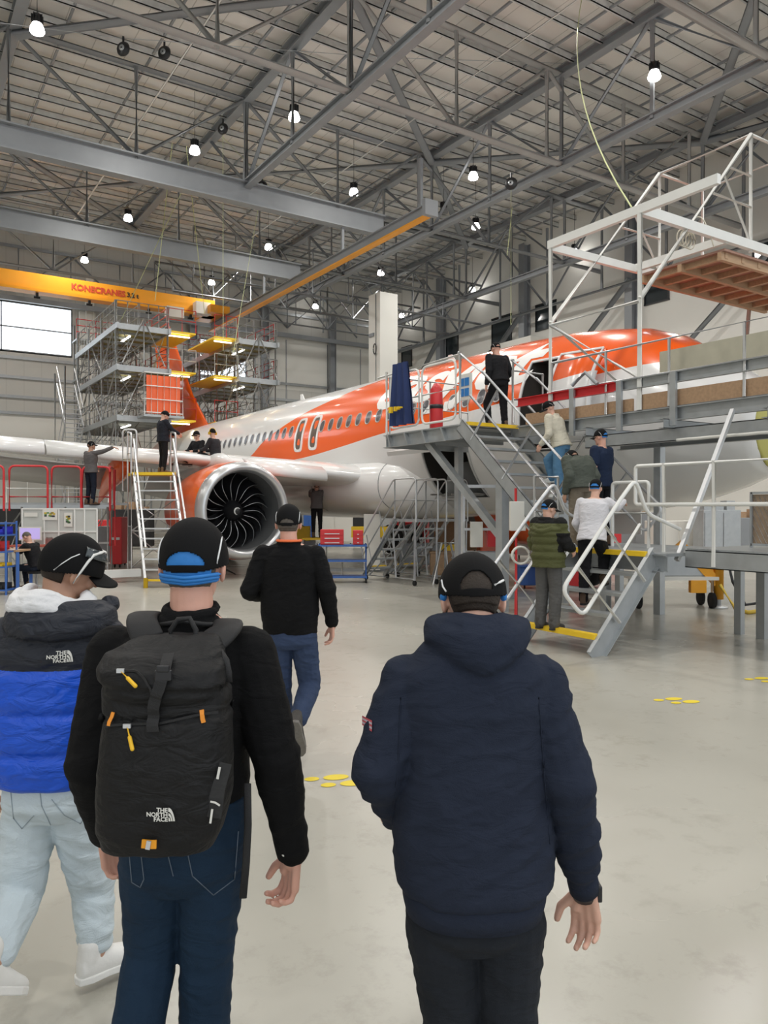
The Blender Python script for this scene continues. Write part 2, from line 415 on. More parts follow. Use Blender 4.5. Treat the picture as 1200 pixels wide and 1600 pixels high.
# low side-wall girder
mb=MB(); mb.tube([(33.6,2,13.9),(33.6,50,13.9)],.15,10)
for i,y in enumerate(np.arange(4,50,4.2)):
    mb.tube([(33.6,y,13.9),(33.6,y,18.6)],.09,8)
    mb.tube([(33.6,y,13.9 if i%2 else 18.6),(33.6,y+4.2,18.6 if i%2 else 13.9)],.08,8)
trim(mb,M_steel,'girder along the side wall')
mb=MB()
for y in (40,43.5,47):
    for k,x in enumerate(np.arange(14,33,2.4)):
        mb.tube([(x,y,14.2),(x,y,16.8)],.05,6); mb.tube([(x,y,14.2 if k%2 else 16.8),(x+2.4,y,16.8 if k%2 else 14.2)],.05,6)
    mb.tube([(14,y,14.2),(34,y,14.2)],.09,8); mb.tube([(14,y,16.8),(34,y,16.8)],.08,8)
trim(mb,M_steel,'lighter lattice girders over the tail end')
# ------------------------------------------------------------ overhead crane
M_kone=mat('orange_crane_paint',(.80,.33,.015),.4,0,.05,3)
cr=thing('overhead_crane','orange overhead travelling crane girder under the roof at far left','crane',(5,45,13.4))
mb=MB(); mb.box((-16,44.75,13.45),(17.0,45.25,14.35)); mb.box((-16,44.6,13.35),(17.0,45.4,13.5)); mb.build('bridge_girder',M_kone,cr)
mb=MB(); mb.box((16.3,43.6,13.35),(17.5,46.4,13.8)); mb.build('end_carriage',M_kone,cr)
MB().box((13.9,44.2,12.9),(14.9,44.7,13.5)).build('hoist_unit',M_wallw,cr); MB().box((15.6,44.1,13.3),(16.5,44.7,14.0)).build('control_box',M_wallw,cr)
for x in (4.2,7,9.7,13,15.5): mb=MB(); mb.box((x,44.9,13.15),(x+.12,45.1,13.4)); mb.cyl((x-.1,45,13.12),(x+.22,45,13.12),.06,8); mb.build('trolley',M_black,cr)
def text_mb(s,size,M,ext=.01,offset=0.0,shear=0.0,mb=None,align='LEFT',spacing=1.0):
    """M maps text plane (x right, y up, z out) to the world"""
    cu=bpy.data.curves.new('t','FONT'); cu.body=s; cu.size=size; cu.extrude=ext; cu.offset=offset; cu.shear=shear; cu.align_x=align; cu.resolution_u=3; cu.space_character=spacing
    ob=bpy.data.objects.new('t',cu); COL.objects.link(ob)
    me=ob.to_mesh(); mb=mb or MB()
    mb.add([M@v.co for v in me.vertices],[tuple(p.vertices) for p in me.polygons])
    ob.to_mesh_clear(); bpy.data.objects.remove(ob); bpy.data.curves.remove(cu); return mb
def tmat(o,x,y):
    x=V(x).normalized(); y=V(y).normalized(); z=x.cross(y); M=Matrix((x,y,z)).transposed().to_4x4(); M.translation=V(o); return M
M_kred=mat('crane_lettering_red',(.55,.06,.02),.5)
text_mb('KONECRANES',.45,tmat((8.75,44.73,13.78),(1,0,0),(0,0,1)),.004,offset=.016).build('lettering',M_kred,cr)
text_mb('3.2 t',.36,tmat((11.75,44.73,13.8),(1,0,0),(0,0,1)),.004,offset=.014).build('capacity_marking',M_black,cr)
rw=thing('crane_runway','grey crane runway beam with a yellow lower flange','crane rail',(17.4,34,13.1))
MB().ibeam((17.4,23.5,13.1),(17.4,46.5,13.1),.26,.42,.04,.03).build('runway_beam',M_steel,rw)
MB().box((17.25,23.5,12.82),(17.55,46.5,12.89)).build('lower_flange',M_kone,rw)
mb=MB()
for y in (24,30,38.5,46): MB().beam((17.4,y,13.3),(17.4,y,14.4 if y in(30,38.5) else 15.2),.12,.12).build('hanger',M_steel,rw)
MB().box((17.1,23.3,12.8),(17.7,23.5,13.4)).build('end_stop',M_steel,rw)
# ------------------------------------------------------------ pendant lamps
M_lamp=mat('lamp_glass_lit',(1,.98,.95),.3,emit=22)
M_lampoff=mat('lamp_glass_unlit',(.2,.2,.2),.2)
def make_lamp(lit=True):
    t=thing('pendant_lamp','x','lamp',(0,0,0),'high bay lamps hanging from the roof')
    MB().tube([(0,0,.45),(0,0,2.72)],.014,5).build('cable',M_black,t)
    mb=MB(); mb.cyl((0,0,.30),(0,0,.48),.13,16); mb.lathe([(.05,.50),(.12,.48),(.14,.32),(.17,.22),(.17,.2),(.05,.2)],n=20)
    for k in range(8): a=2*PI*k/8; mb.obox((.13*math.cos(a),.13*math.sin(a),.36),(.05*math.cos(a),.05*math.sin(a),0),(-.008*math.sin(a),.008*math.cos(a),0),(0,0,.12))
    mb.build('housing',M_black,t)
    mb=MB(); mb.lathe([(.14,.21),(.19,.1),(.225,-.02),(.2,-.08),(.1,-.11),(.001,-.12)],n=20); mb.build('lens',M_lamp if lit else M_lampoff,t)
    return t
l0=make_lamp(); loff=make_lamp(False)
LPX=[(60,50,'the one nearest the top left corner'),(460,186,'beside the vertical strut above the crane runway'),(305,238,'left of centre above the long grey girder'),(553,303,'right of the long grey girder end'),
 (201,343,'between the two long grey girders at left'),(133,408,'just above the orange crane girder'),(420,388,'over the right end of the second grey girder'),(331,443,'next to the right end of the orange crane'),
 (739,278,'below the crossing of the roof trusses at centre'),(743,356,'lower one right of the yellow runway end'),(1021,122,'large bright one at upper right'),(595,428,'above the white column'),
 (493,480,'left of the white column'),(628,501,'right of the white column, low'),(738,458,'before the side wall windows'),(897,399,'behind the white dock frame')]
first=True
for i,(px,py,w) in enumerate(LPX):
    D=(16.7-CH)*1200/(793-py); p=P(px,py,D)
    if p.x>34: p=P(px,py,on_x(px,34)); p.z=16.7
    lab='lit high bay lamp on a cable, '+w
    if first: l0.location=p; l0['label']=lab; first=False
    else: dup(l0,p,0,lab)
p=P(1021,122,14.9*1200/(793-122))
d=P(693,332,(16.7-CH)*1200/(793-332)); loff.location=d; loff['label']='unlit black high bay lamp left of the white dock frame'
def lamp_light(p):
    L=bpy.data.lights.new('lamp_light','AREA'); L.shape='DISK'; L.size=.6; L.energy=LAMP_W; L.color=(1,.97,.92); L.spread=math.radians(165)
    o=bpy.data.objects.new('lamp_light',L); COL.objects.link(o); o.location=(p[0],p[1],p[2]); 
for x in (-14,-.5,8.4,17.6,27):
    for y in (-3,8.7,17.2,25.7,34.2,43.5):
        lamp_light((x,y,16.55))
# cable reels / fall arrest
def reel(px,py,D,lab,drop):
    p=P(px,py,D); t=thing('fall_arrest_reel',lab,'cable reel',p,'fall arrest reels under the roof')
    mb=MB(); mb.lathe([(.001,-.09),(.2,-.08),(.25,0),(.2,.08),(.001,.09)],p,RT*.3+FW,16); mb.box((p.x-.03,p.y-.03,p.z+.2),(p.x+.03,p.y+.03,p.z+.42)); mb.build('housing',M_black,t)
    MB().lathe([(.03,-.11),(.1,-.11),(.1,.11),(.03,.11)],p,RT*.3+FW,12).build('hub',M_galv,t)
    if drop: MB().tube([p,V(p)-V(drop)],.012,4).build('lifeline',mat('pale_rope',(.62,.66,.35),.8),t)
reel(194,79,26,'black reel on the truss strut at upper left',None)
reel(258,85,27,'black reel hanging free of the truss at upper left',None)
reel(349,203,33,'small reel with a vertical yellow line over the crane',(0,0,9.5))
reel(410,292,34,'reel at the joint of the long girder, its line slanting left',(1.6,.6,7.6))
reel(798,288,30,'reel below the roof trusses right of centre',(0,0,5.5))
rp=mat('pale_rope',(.62,.66,.35),.8)
a=P(908,0,26); b=P(986,325,12.6); mid=(a+b)/2+V((0,0,-.9))-RT*.9
MB().tube([a*(1-t)**2+mid*2*t*(1-t)+b*t*t for t in np.linspace(0,1,14)],.014,5).build('hanging_rope',rp,label='long yellow rope slanting down to the white dock frame',cat='rope')
for (x0,y0,x1,y1,D0,D1,k) in ((348,215,458,330,33,36,0),(270,225,243,470,33,38,1),(292,230,320,490,33,40,2),(290,290,190,500,33,38,3),(800,325,792,400,34,34,4)):
    MB().tube([P(x0,y0,D0),P(x1,y1,D1)],.016,4).build('safety_line',rp,label=['thin line slanting right from the small reel over the crane','thin pale line hanging at left of the crane lettering','thin pale line hanging across the right end of the crane','thin line slanting down left to the tail scaffold','short line hanging under the reel right of centre'][k],cat='rope')
MB().tube([P(0,38,24),P(190,62,26),P(600,92,28),P(1200,112,33)],.012,4).build('wire_cable',M_galv,label='thin wire strung across under the roof at the top',cat='cable')
# ================================================================== the airliner
AX, AY, AZ = 13.2, 6.9, 3.66       # centre line, nose station, body centre height
S_=[0,.15,.4,.8,1.3,1.9,2.5,3.2,4,5,6.5,24,27,30,33,36,37.6]
T_=[-.5,-.2,.08,.36,.70,1.12,1.50,1.76,1.90,2.01,2.07,2.07,2.06,2.02,1.95,1.75,1.45]
B_=[-.62,-.9,-1.1,-1.32,-1.52,-1.7,-1.82,-1.93,-2.01,-2.05,-2.07,-2.07,-1.72,-1.05,-.35,.42,.95]
H_=[.03,.38,.62,.88,1.12,1.34,1.52,1.68,1.80,1.90,1.975,1.975,1.86,1.55,1.12,.62,.25]
def prof(s):
    return np.interp(s,S_,T_),np.interp(s,S_,B_),np.interp(s,S_,H_)
def fus_pt(y,a):
    """a measured from straight down (0) over the near side (pi/2) to the top (pi)"""
    t,b,h=prof(y-AY); c=(t+b)/2; r=(t-b)/2
    return V((AX-h*math.sin(a),y,AZ+c-r*math.cos(a)))
def fus_x(y,z,off=0):
    t,b,h=prof(y-AY); c=AZ+(t+b)/2; r=(t-b)/2
    k=max(-.999,min(.999,(z-c)/r)); return AX-(h+off)*math.sqrt(1-k*k)
def livery_mat():
    m=bpy.data.materials.new('white_and_orange_livery'); m.use_nodes=True; nt=m.node_tree; b=nt.nodes['Principled BSDF']
    b.inputs['Roughness'].default_value=.22; b.inputs['Coat Weight'].default_value=.4
    tc=nt.nodes.new('ShaderNodeTexCoord'); sp=nt.nodes.new('ShaderNodeSeparateXYZ'); nt.links.new(tc.outputs['Object'],sp.inputs[0])
    def curve(pts):
        mr=nt.nodes.new('ShaderNodeMapRange'); mr.inputs['From Min'].default_value=0; mr.inputs['From Max'].default_value=40; nt.links.new(sp.outputs['Y'],mr.inputs['Value'])
        fc=nt.nodes.new('ShaderNodeFloatCurve'); cv=fc.mapping.curves[0]
        for i,(y,z) in enumerate(pts):
            x=(y-AY)/40; q=(z-AZ+3)/6
            if i<2: cv.points[i].location=(x,q)
            else: cv.points.new(x,q)
        for p_ in cv.points: p_.handle_type='AUTO_CLAMPED'
        fc.mapping.update(); nt.links.new(mr.outputs[0],fc.inputs['Value'])
        o=nt.nodes.new('ShaderNodeMath'); o.operation='MULTIPLY_ADD'; o.inputs[1].default_value=6; o.inputs[2].default_value=-3; nt.links.new(fc.outputs[0],o.inputs[0]); return o
    lo=curve([(6.9,4.45),(27.2,3.42),(8.2,4.52),(10,4.40),(12,4.12),(14.5,3.92),(17,3.78),(19.5,3.55),(22,3.36),(24.5,3.30),(46,3.4)])
    hi=curve([(6.9,6.4),(27.2,3.42),(17.0,6.3),(18.3,5.75),(19.6,5.45),(21.2,5.12),(22.4,4.88),(24.6,4.25),(46,3.2)])
    g=nt.nodes.new('ShaderNodeMath'); g.operation='GREATER_THAN'; nt.links.new(sp.outputs['Z'],g.inputs[0]); nt.links.new(lo.outputs[0],g.inputs[1])
    l=nt.nodes.new('ShaderNodeMath'); l.operation='LESS_THAN'; nt.links.new(sp.outputs['Z'],l.inputs[0]); nt.links.new(hi.outputs[0],l.inputs[1])
    a=nt.nodes.new('ShaderNodeMath'); a.operation='MULTIPLY'; nt.links.new(g.outputs[0],a.inputs[0]); nt.links.new(l.outputs[0],a.inputs[1])
    # rear body orange again past the last window
    r=nt.nodes.new('ShaderNodeMath'); r.operation='GREATER_THAN'; r.inputs[1].default_value=31.5; nt.links.new(sp.outputs['Y'],r.inputs[0])
    mxx=nt.nodes.new('ShaderNodeMath'); mxx.operation='MAXIMUM'; nt.links.new(a.outputs[0],mxx.inputs[0]); nt.links.new(r.outputs[0],mxx.inputs[1])
    mx=nt.nodes.new('ShaderNodeMix'); mx.data_type='RGBA'; mx.inputs['A'].default_value=(.78,.78,.77,1); mx.inputs['B'].default_value=(.90,.125,.015,1)
    nt.links.new(mxx.outputs[0],mx.inputs['Factor']); nt.links.new(mx.outputs['Result'],b.inputs['Base Color']); return m
M_liv=livery_mat()
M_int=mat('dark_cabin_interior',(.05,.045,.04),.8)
M_prim=mat('primer_green_yellow',(.45,.42,.12),.6)
M_lgrey=mat('aircraft_light_grey',(.55,.55,.54),.35,0,.06,2)
air=thing('airliner','white and orange twin engine passenger jet parked in the hangar','aircraft',(AX,AY,0))
# fuselage skin with openings
DOOR=(11.15,12.05,2.98,4.9); CARGO=(13.75,15.5,2.05,3.28)
def in_open(y,z,x):
    if x>AX: return False
    for (a,b,c,d) in (DOOR,CARGO):
        if a<y<b and c<z<d: return True
    return False
ys=sorted(set([AY+s for s in (.6,.8,1.05,1.3,1.6,1.9,2.2,2.5,2.85,3.2,3.6,4.0)]+list(np.arange(11.0,16.01,.0833))+list(np.arange(16.2,44.4,.5))+[AY+37.6]))
NA=144; vs=[];fs=[]
for y in ys:
    for j in range(NA): vs.append(fus_pt(y,2*PI*j/NA))
for i in range(len(ys)-1):
    for j in range(NA):
        k=(j+1)%NA; q=(i*NA+j,i*NA+k,(i+1)*NA+k,(i+1)*NA+j)
        c=(vs[q[0]]+vs[q[1]]+vs[q[2]]+vs[q[3]])/4
        if not in_open(c.y,c.z,c.x): fs.append(q)
fs.append(tuple(range(NA))[::-1]); 
mb=MB(); mb.add(vs,fs,True); 
fus=mb.build('fuselage',M_liv,air,origin=(AX,AY,AZ))
# inside of the openings
def recess(name,o,depth,m):
    a,b,c,d=o; x0=fus_x((a+b)/2,(c+d)/2,0); mb=MB()
    xs_=min(fus_x(y,z) for y in(a,b) for z in (c,d)); xi=x0+depth
    def e(y,z): return fus_x(y,z,-.01)
    n=10; zs=[c+(d-c)*i/n for i in range(n+1)]
    for y in (a,b):
        mb.add([V((e(y,z),y,z)) for z in zs]+[V((xi,y,z)) for z in zs],[(i,i+1,n+2+i,n+1+i) for i in range(n)])
    for z in (c,d): mb.add([V((e(a,z),a,z)),V((e(b,z),b,z)),V((xi,b,z)),V((xi,a,z))],[(0,1,2,3)])
    mb.add([V((xi,a,c)),V((xi,b,c)),V((xi,b,d)),V((xi,a,d))],[(0,1,2,3)])
    r=mb.build(name,m,air)
    mb=MB(); pts=[]
    for z in zs: pts.append(V((fus_x(a,z,.012),a,z)))
    for z in zs[::-1]: pts.append(V((fus_x(b,z,.012),b,z)))
    mb.tube(pts,.035,6,closed=True); mb.build('door_frame' if name!='cargo_bay' else 'hatch_frame',M_wplane if name!='cargo_bay' else M_lgrey,air,)
    return r
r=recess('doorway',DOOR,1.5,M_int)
mb=MB()
for k in range(14):
    y=random.uniform(11.25,11.95); z=random.uniform(3.1,4.7); x=fus_x(11.6,z)+random.uniform(.3,1.1); mb.cbox((x,y,z),(.25,random.uniform(.08,.3),random.uniform(.08,.35)))
mb.build('cabin_fitting',mat('cabin_trim_beige',(.42,.36,.28),.7,0,.4,5),air)
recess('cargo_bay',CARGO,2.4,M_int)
mb=MB()
for k in range(6): mb.cbox((12.0,13.9+.28*k,2.1),(1.2,.05,.04))
mb.cbox((12.6,14.4,3.1),(.05,.5,.06)); mb.build('cargo_lining',mat('cargo_lining_grey',(.32,.31,.29),.7),air)
MB().cbox((12.2,13.85,3.0),(.04,.04,.5)).build('red_strut',M_red,air)
# open entry door folded along the skin toward the nose
mb=MB(); n=12; o=[];i_=[]
for k in range(n+1):
    z=3.05+1.8*k/n
    for y in (10.05,10.95):
        x=fus_x(y,z)-.38; o.append(V((x,y,z))); i_.append(V((x+.12,y,z)))
N=len(o); vs=o+i_; fs=[]
for k in range(n):
    a=2*k; fs+= [(a,a+1,a+3,a+2),(N+a,N+a+2,N+a+3,N+a+1),(a,a+2,N+a+2,N+a),(a+1,N+a+1,N+a+3,a+3)]
fs+=[(0,N,N+1,1),(2*n,2*n+1,N+2*n+1,N+2*n)]
mb.add(vs,fs,True); d=mb.build('entry_door',M_liv,air,origin=(AX,AY,AZ))
mb=MB(); mb.tube([V((fus_x(10.05,z)-.39,10.05,z)) for z in np.linspace(3.05,4.85,9)]+[V((fus_x(10.95,z)-.39,10.95,z)) for z in np.linspace(4.85,3.05,9)],.03,6,closed=True)
mb.build('door_seal',M_wplane,d)
# cargo door opened outward and up
a,b,c,dd=CARGO; 
mb=MB(); mb.hexa([V((11.45,a,3.30)),V((11.45,b,3.30)),V((10.25,b,3.02)),V((10.25,a,3.02)),V((11.43,a,3.38)),V((11.43,b,3.38)),V((10.22,b,3.12)),V((10.22,a,3.12))]); mb.build('cargo_door',M_lgrey,air)
# windows
M_pane=mat('cabin_window_pane',(.07,.07,.08),.2); M_rim=mat('window_rim_grey',(.50,.48,.46),.4,.3)
def window(y,z,h=.17,w=.125,name='cabin_window',px=0):
    mb=MB(); n=20; x=fus_x(y,z); 
    def pt(a,k,off):
        ca,sa=math.cos(a),math.sin(a); yy=y+w*k*math.copysign(abs(ca)**.8,ca); z2=z+h*k*math.copysign(abs(sa)**.8,sa); return V((fus_x(yy,z2,off),yy,z2))
    rings=[(1.14,-.004),(1.12,.016),(1.0,.015),(.96,.007),(.0001,.007)]
    for i in range(len(rings)-1):
        mb.mi=0 if i<3 else 1
        A=[pt(2*PI*j/n,*rings[i]) for j in range(n)]; B=[pt(2*PI*j/n,*rings[i+1]) for j in range(n)]
        mb.add(A+B,[(j,(j+1)%n,n+(j+1)%n,n+j) for j in range(n)],True)
    return mb.build(name,[M_rim,M_pane],air)
y=12.75; wy=[]
while y<38:
    if not any(abs(y-e)<.42 for e in (21.2,22.2)): wy.append(y)
    y+=.533
w0=window(16.0,4.28); w0['label']='oval cabin window with pale rim'
xo=w0.location.copy()
for y in wy:
    if abs(y-16.0)<.01: continue
    if y<30:
        c_=w0.copy(); COL.objects.link(c_); c_.location=(xo.x,y-AY,xo.z)
w0.location=(xo.x,15.95-AY,xo.z) if False else xo
for k,y in enumerate((21.2,22.2)):
    # overwing exits: white frame, dark slot
    mb=MB(); n=28
    def pt(a,kw,kh,off):
        ca,sa=math.cos(a),math.sin(a); yy=y+kw*math.copysign(abs(ca)**.45,ca); z2=4.12+kh*math.copysign(abs(sa)**.45,sa); return V((fus_x(yy,z2,off),yy,z2))
    rr=[(.29,.56,-.005),(.28,.55,.03),(.21,.48,.03),(.20,.47,.010),(.001,.001,.010)]
    for i in range(4):
        mb.mi=0 if i<3 else 1
        A=[pt(2*PI*j/n,*rr[i]) for j in range(n)]; B=[pt(2*PI*j/n,*rr[i+1]) for j in range(n)]
        mb.add(A+B,[(j,(j+1)%n,n+(j+1)%n,n+j) for j in range(n)],True)
    mb.build('overwing_exit',[M_wplane,mat('exit_opening_brown',(.12,.09,.07),.6)],air)
# radome bulkhead, primer patch and blade aerials
mb=MB(); mb.lathe([(.001,.06),(.45,.06),(.5,.03),(.70,.03),(.74,0),(.74,-.02),(.001,-.02)],(AX,AY+.6,AZ-.50),(0,-1,0),24); mb.build('nose_bulkhead',M_prim,air)
for (y,h) in ((16.5,.3),(25.5,.32)):
    mb=MB(); mb.prism([(AX-.01,y,AZ+2.05),(AX-.01,y+.4,AZ+2.05),(AX-.01,y+.4,AZ+2.05+h),(AX-.01,y+.25,AZ+2.05+h)],(.03,0,0)); mb.build('blade_antenna',M_wplane,air)
# company name on the side: big white oblique letters
tm=text_mb('easyJet',1.62,tmat((0,0,0),(0,-1,0),(0,0,1)),0,offset=.045,shear=.28,spacing=.94)
bm=bmesh.new(); vv=[bm.verts.new(v) for v in tm.v]
for f in tm.f:
    try: bm.faces.new([vv[i] for i in f])
    except ValueError: pass
bmesh.ops.remove_doubles(bm,verts=bm.verts,dist=1e-4); bmesh.ops.triangulate(bm,faces=bm.faces[:])
for _ in range(3):
    es=[e for e in bm.edges if e.calc_length()>.16]
    if es: bmesh.ops.subdivide_edges(bm,edges=es,cuts=1)
    bmesh.ops.triangulate(bm,faces=bm.faces[:])
x0=max(v.co.y for v in bm.verts); L=x0-min(v.co.y for v in bm.verts)
nm=MB(); bm.verts.ensure_lookup_table(); bm.verts.index_update()
sc=6.1/L
nm.add([V((fus_x(17.85+(v.co.y-x0)*sc,4.48+v.co.z*.93,.012),17.85+(v.co.y-x0)*sc,4.48+v.co.z*.93)) for v in bm.verts],[tuple(v.index for v in f.verts) for f in bm.faces]); bm.free()
nm.build('company_lettering',mat('lettering_white',(.85,.85,.83),.3),air)
# belly fairing
secs=[]
for (y,hw,top,bot) in ((15.35,.5,2.75,1.95),(15.5,1.15,3.0,1.75),(15.9,1.65,3.15,1.6),(16.6,2.0,3.28,1.5),(17.6,2.22,3.33,1.46),(19.5,2.3,3.35,1.45),(22,2.35,3.3,1.45),(25,2.3,3.2,1.5),(27,2.0,3.1,1.6),(29,1.3,2.9,1.8),(30.5,.4,2.6,2.0)):
    secs.append((V((AX,y,(top+bot)/2)),V((1,0,0)),V((0,0,1)),hw,(top-bot)/2))
MB().loft(secs,40,pw=2.5).build('belly_fairing',M_wplane,air)
for y in (17.2,20.6):
    mb=MB()
    pts=[]
    for a in np.linspace(-.25*PI,.42*PI,16):
        ca,sa=math.cos(a),math.sin(a); k=np.interp(y,[16.6,17.6,19.5,22],[2.0,2.22,2.3,2.35]); zc=np.interp(y,[16.6,17.6,19.5,22],[2.39,2.395,2.4,2.375]); zr=np.interp(y,[16.6,17.6,19.5,22],[.89,.935,.95,.925])
        pts.append(V((AX-(k+.004)*abs(ca)**.8,y,zc+(zr+.004)*math.copysign(abs(sa)**.8,sa))))
    mb.tube(pts,.010,5); mb.build('fairing_seam',M_steel,air)
# wings (near one in view)
def airfoil(le,chord,th,n=16,side=-1):
    up=[];lo=[]
    for i in range(n+1):
        x=(1-math.cos(PI*i/n))/2; t=5*th*(.2969*math.sqrt(x)-.126*x-.3516*x*x+.2843*x**3-.1015*x**4)
        up.append(V((le[0],le[1]+x*chord,le[2]+t*chord*.9+.02*chord*math.sin(PI*x)-.02*x*chord))); lo.append(V((le[0],le[1]+x*chord,le[2]-t*chord*.75+.02*chord*math.sin(PI*x)-.02*x*chord)))
    return up+lo[::-1][1:-1]
def wing(side,nm):
    mb=MB(); st=[]
    for (dx,dy,ch,z,th) in ((1.4,17.6,6.6,2.55,.14),(2.0,17.9,6.3,2.62,.14),(6.4,20.1,4.0,3.12,.12),(11,22.6,2.9,3.55,.11),(16.6,25.6,1.7,4.08,.105)):
        st.append(airfoil((AX+side*dx,dy,z),ch,th))
    n=len(st[0]); vs=[v for r in st for v in r]; fs=[]
    for i in range(len(st)-1):
        for j in range(n): 
            q=(i*n+j,i*n+(j+1)%n,(i+1)*n+(j+1)%n,(i+1)*n+j); fs.append(q if side>0 else q[::-1])
    fs.append(tuple(range(n))); fs.append(tuple((len(st)-1)*n+j for j in range(n))[::-1])
    mb.add(vs,fs,True); w=mb.build('wing',M_wplane,air)
    def le(dx): return (AX+side*dx, np.interp(dx,[1.4,2,6.4,11,16.6],[17.6,17.9,20.1,22.6,25.6]), np.interp(dx,[1.4,2,6.4,11,16.6],[2.55,2.62,3.12,3.55,4.08]))
    # slats drooped ahead of the leading edge
    for (a,b) in ((3.2,5.0),(6.9,9.6),(9.65,12.4),(12.45,15.5)):
        mb=MB(); P_=[]
        for dx in (a,b):
            x,y,z=le(dx); k=.62 if dx<8 else .5
            P_.append([V((x,y-k*.75+k*1.15*u,z-.20+hh)) for (u,hh) in ((0,0),(.03,.11),(.15,.22),(.45,.33),(.95,.37),(.7,.22),(.35,.08),(.2,-.06),(.06,-.07))])
        m_=len(P_[0]); mb.add(P_[0]+P_[1],[(j,(j+1)%m_,m_+(j+1)%m_,m_+j) for j in range(m_)]+[tuple(range(m_))[::-1],tuple(range(m_,2*m_))],True)
        mb.build('slat',M_lgrey if a<3 else M_wplane,w)
    for (a,b) in ((2.4,6.2),(6.6,12.0)):
        mb=MB(); P_=[]
        for dx in (a,b):
            x,y,z=le(dx); ch=np.interp(dx,[2,6.4,11,16.6],[6.3,4,2.9,1.7]); fl=1.5 if dx<6 else 1.0
            P_.append([V((x,y+ch-.15+fl*u*.82,z-.12*ch*.3-.10-fl*u*.62+hh)) for (u,hh) in ((0,.05),(.1,.12),(.5,.10),(1,.01),(1,-.01),(.5,-.05),(.1,-.08))])
        m_=len(P_[0]); mb.add(P_[0]+P_[1],[(j,(j+1)%m_,m_+(j+1)%m_,m_+j) for j in range(m_)]+[tuple(range(m_))[::-1],tuple(range(m_,2*m_))],True)
        mb.build('flap',M_lgrey,w)
    for dx in (4.2,7.4,11.6):
        x,y,z=le(dx); ch=np.interp(dx,[2,6.4,11,16.6],[6.3,4,2.9,1.7])
        mb=MB(); se=[]
        for (u,r) in ((-.55,.05),(-.3,.2),(0,.27),(.5,.28),(1.1,.22),(1.7,.12),(2.1,.03)):
            se.append((V((x,y+ch*.55+u*1.3,z-.25-.16*(u+.55)**2*.9)),V((1,0,0)),V((0,0,1)),r*1.0,r*1.35))
        mb.loft(se,16); mb.build('flap_fairing',M_orange,w)
    mb=MB(); x,y,z=le(5); 
    return w
wing(-1,'near'); wing(1,'far')
# engines
M_lip=mat('polished_intake_lip',(.62,.63,.64),.30,.75,.05,3); M_fan=mat('fan_blade_dark',(.03,.03,.035),.28,.5); M_fedge=mat('fan_blade_edge',(.62,.63,.64),.3,.7); M_duct=mat('intake_duct_grey',(.13,.135,.14),.45,.2)
M_cowl=mat('orange_cowl_under_film',(.86,.13,.015),.28,0,.12,3,bump=.5,bscale=7,coat=.5)
def engine(side):
    ex=AX+side*5.60; ey=17.85; ez=1.70; o=V((ex,ey,ez)); A=V((0,1,0))
    e=MB().lathe([(1.235,.30),(1.255,.6),(1.25,1.1),(1.2,1.8),(1.11,2.6),(.98,3.5),(.94,3.5),(.9,2.6)],o,A,56).build('engine_cowl',M_cowl,air)
    MB().lathe([(1.235,.31),(1.225,.2),(1.19,.08),(1.13,.0),(1.07,-.015),(1.02,.03),(.99,.12),(.975,.22)],o,A,56).build('intake_lip',M_lip,e)
    MB().lathe([(.975,.22),(.965,.5),(.985,.85),(.99,1.25)],o,A,56).build('intake_duct',M_duct,e)
    MB().lathe([(.99,1.25),(.3,1.28),(.001,1.28)],o,A,40).build('stator_disc',M_black,e)
    MB().lathe([(.001,.52),(.05,.53),(.12,.60),(.2,.74),(.27,.92),(.29,1.05)],o,A,32).build('spinner',M_black,e)
    mb=MB(); pts=[o+V((math.cos(t)*(.035+.012*t),.535+.012*t*1.2-.012,math.sin(t)*(.035+.012*t))) for t in np.linspace(0,4.7,16)]
    pts=[o+V((math.cos(t)*r,.512+r*r*9.0 if r<.1 else .512+.09,math.sin(t)*r)) for t,r in zip(np.linspace(.6,5.6,18),np.linspace(.06,.105,18))]
    mb.tube(pts,[.005+.020*math.sin(PI*i/17) for i in range(18)],6); mb.build('spiral_mark',M_white,e)
    # fan blades, swept
    def blade(k):
        a0=2*PI*k/18; mb=MB(); n=12; L=[];T=[]
        for i in range(n+1):
            r=.27+(.965-.27)*i/n; u=i/n
            ac=a0+.10*math.sin(u*PI*1.0)*1.6-.16*u*u; tw=.16+.75*u   # stagger
            ch=.20+.12*math.sin(u*PI*.8)
            dy=ch*math.cos(tw)*.5; dt=ch*math.sin(tw)*.5
            yc=.98-.05*math.sin(PI*u)
            for s_,lst in ((-1,L),(1,T)):
                an=ac+s_*dt/r; lst.append(o+V((math.cos(an)*r,yc+s_*dy,math.sin(an)*r)))
        m_=n+1; th=V((0,.012,0))
        mb.mi=0; mb.add(L+T+[p+th for p in L]+[p+th for p in T],[(i,i+1,m_+i+1,m_+i) for i in range(n)]+[(2*m_+i,3*m_+i,3*m_+i+1,2*m_+i+1) for i in range(n)],True)
        mb.mi=1; mb.tube(L,[.006+.003*math.sin(PI*i/n) for i in range(m_)],5)
        return mb.build('fan_blade',[M_fan,M_fedge],e)
    for k in range(18): blade(k)
    mb=MB(); mb.lathe([(.85,3.3),(.75,4.0),(.62,4.6),(.5,4.6)],o,A,32); mb.build('exhaust_nozzle',M_steel,e)
    mb=MB(); mb.loft([(V((ex,y,z)),V((1,0,0)),V((0,0,1)),w,h) for (y,z,w,h) in ((ey+1.0,ez+1.25,.05,.08),(ey+1.6,ez+1.33,.2,.2),(ey+3,ez+1.35,.24,.25),(ey+4.6,ez+1.2,.2,.3))],16); mb.build('pylon',M_wplane,e)
engine(-1); engine(1)
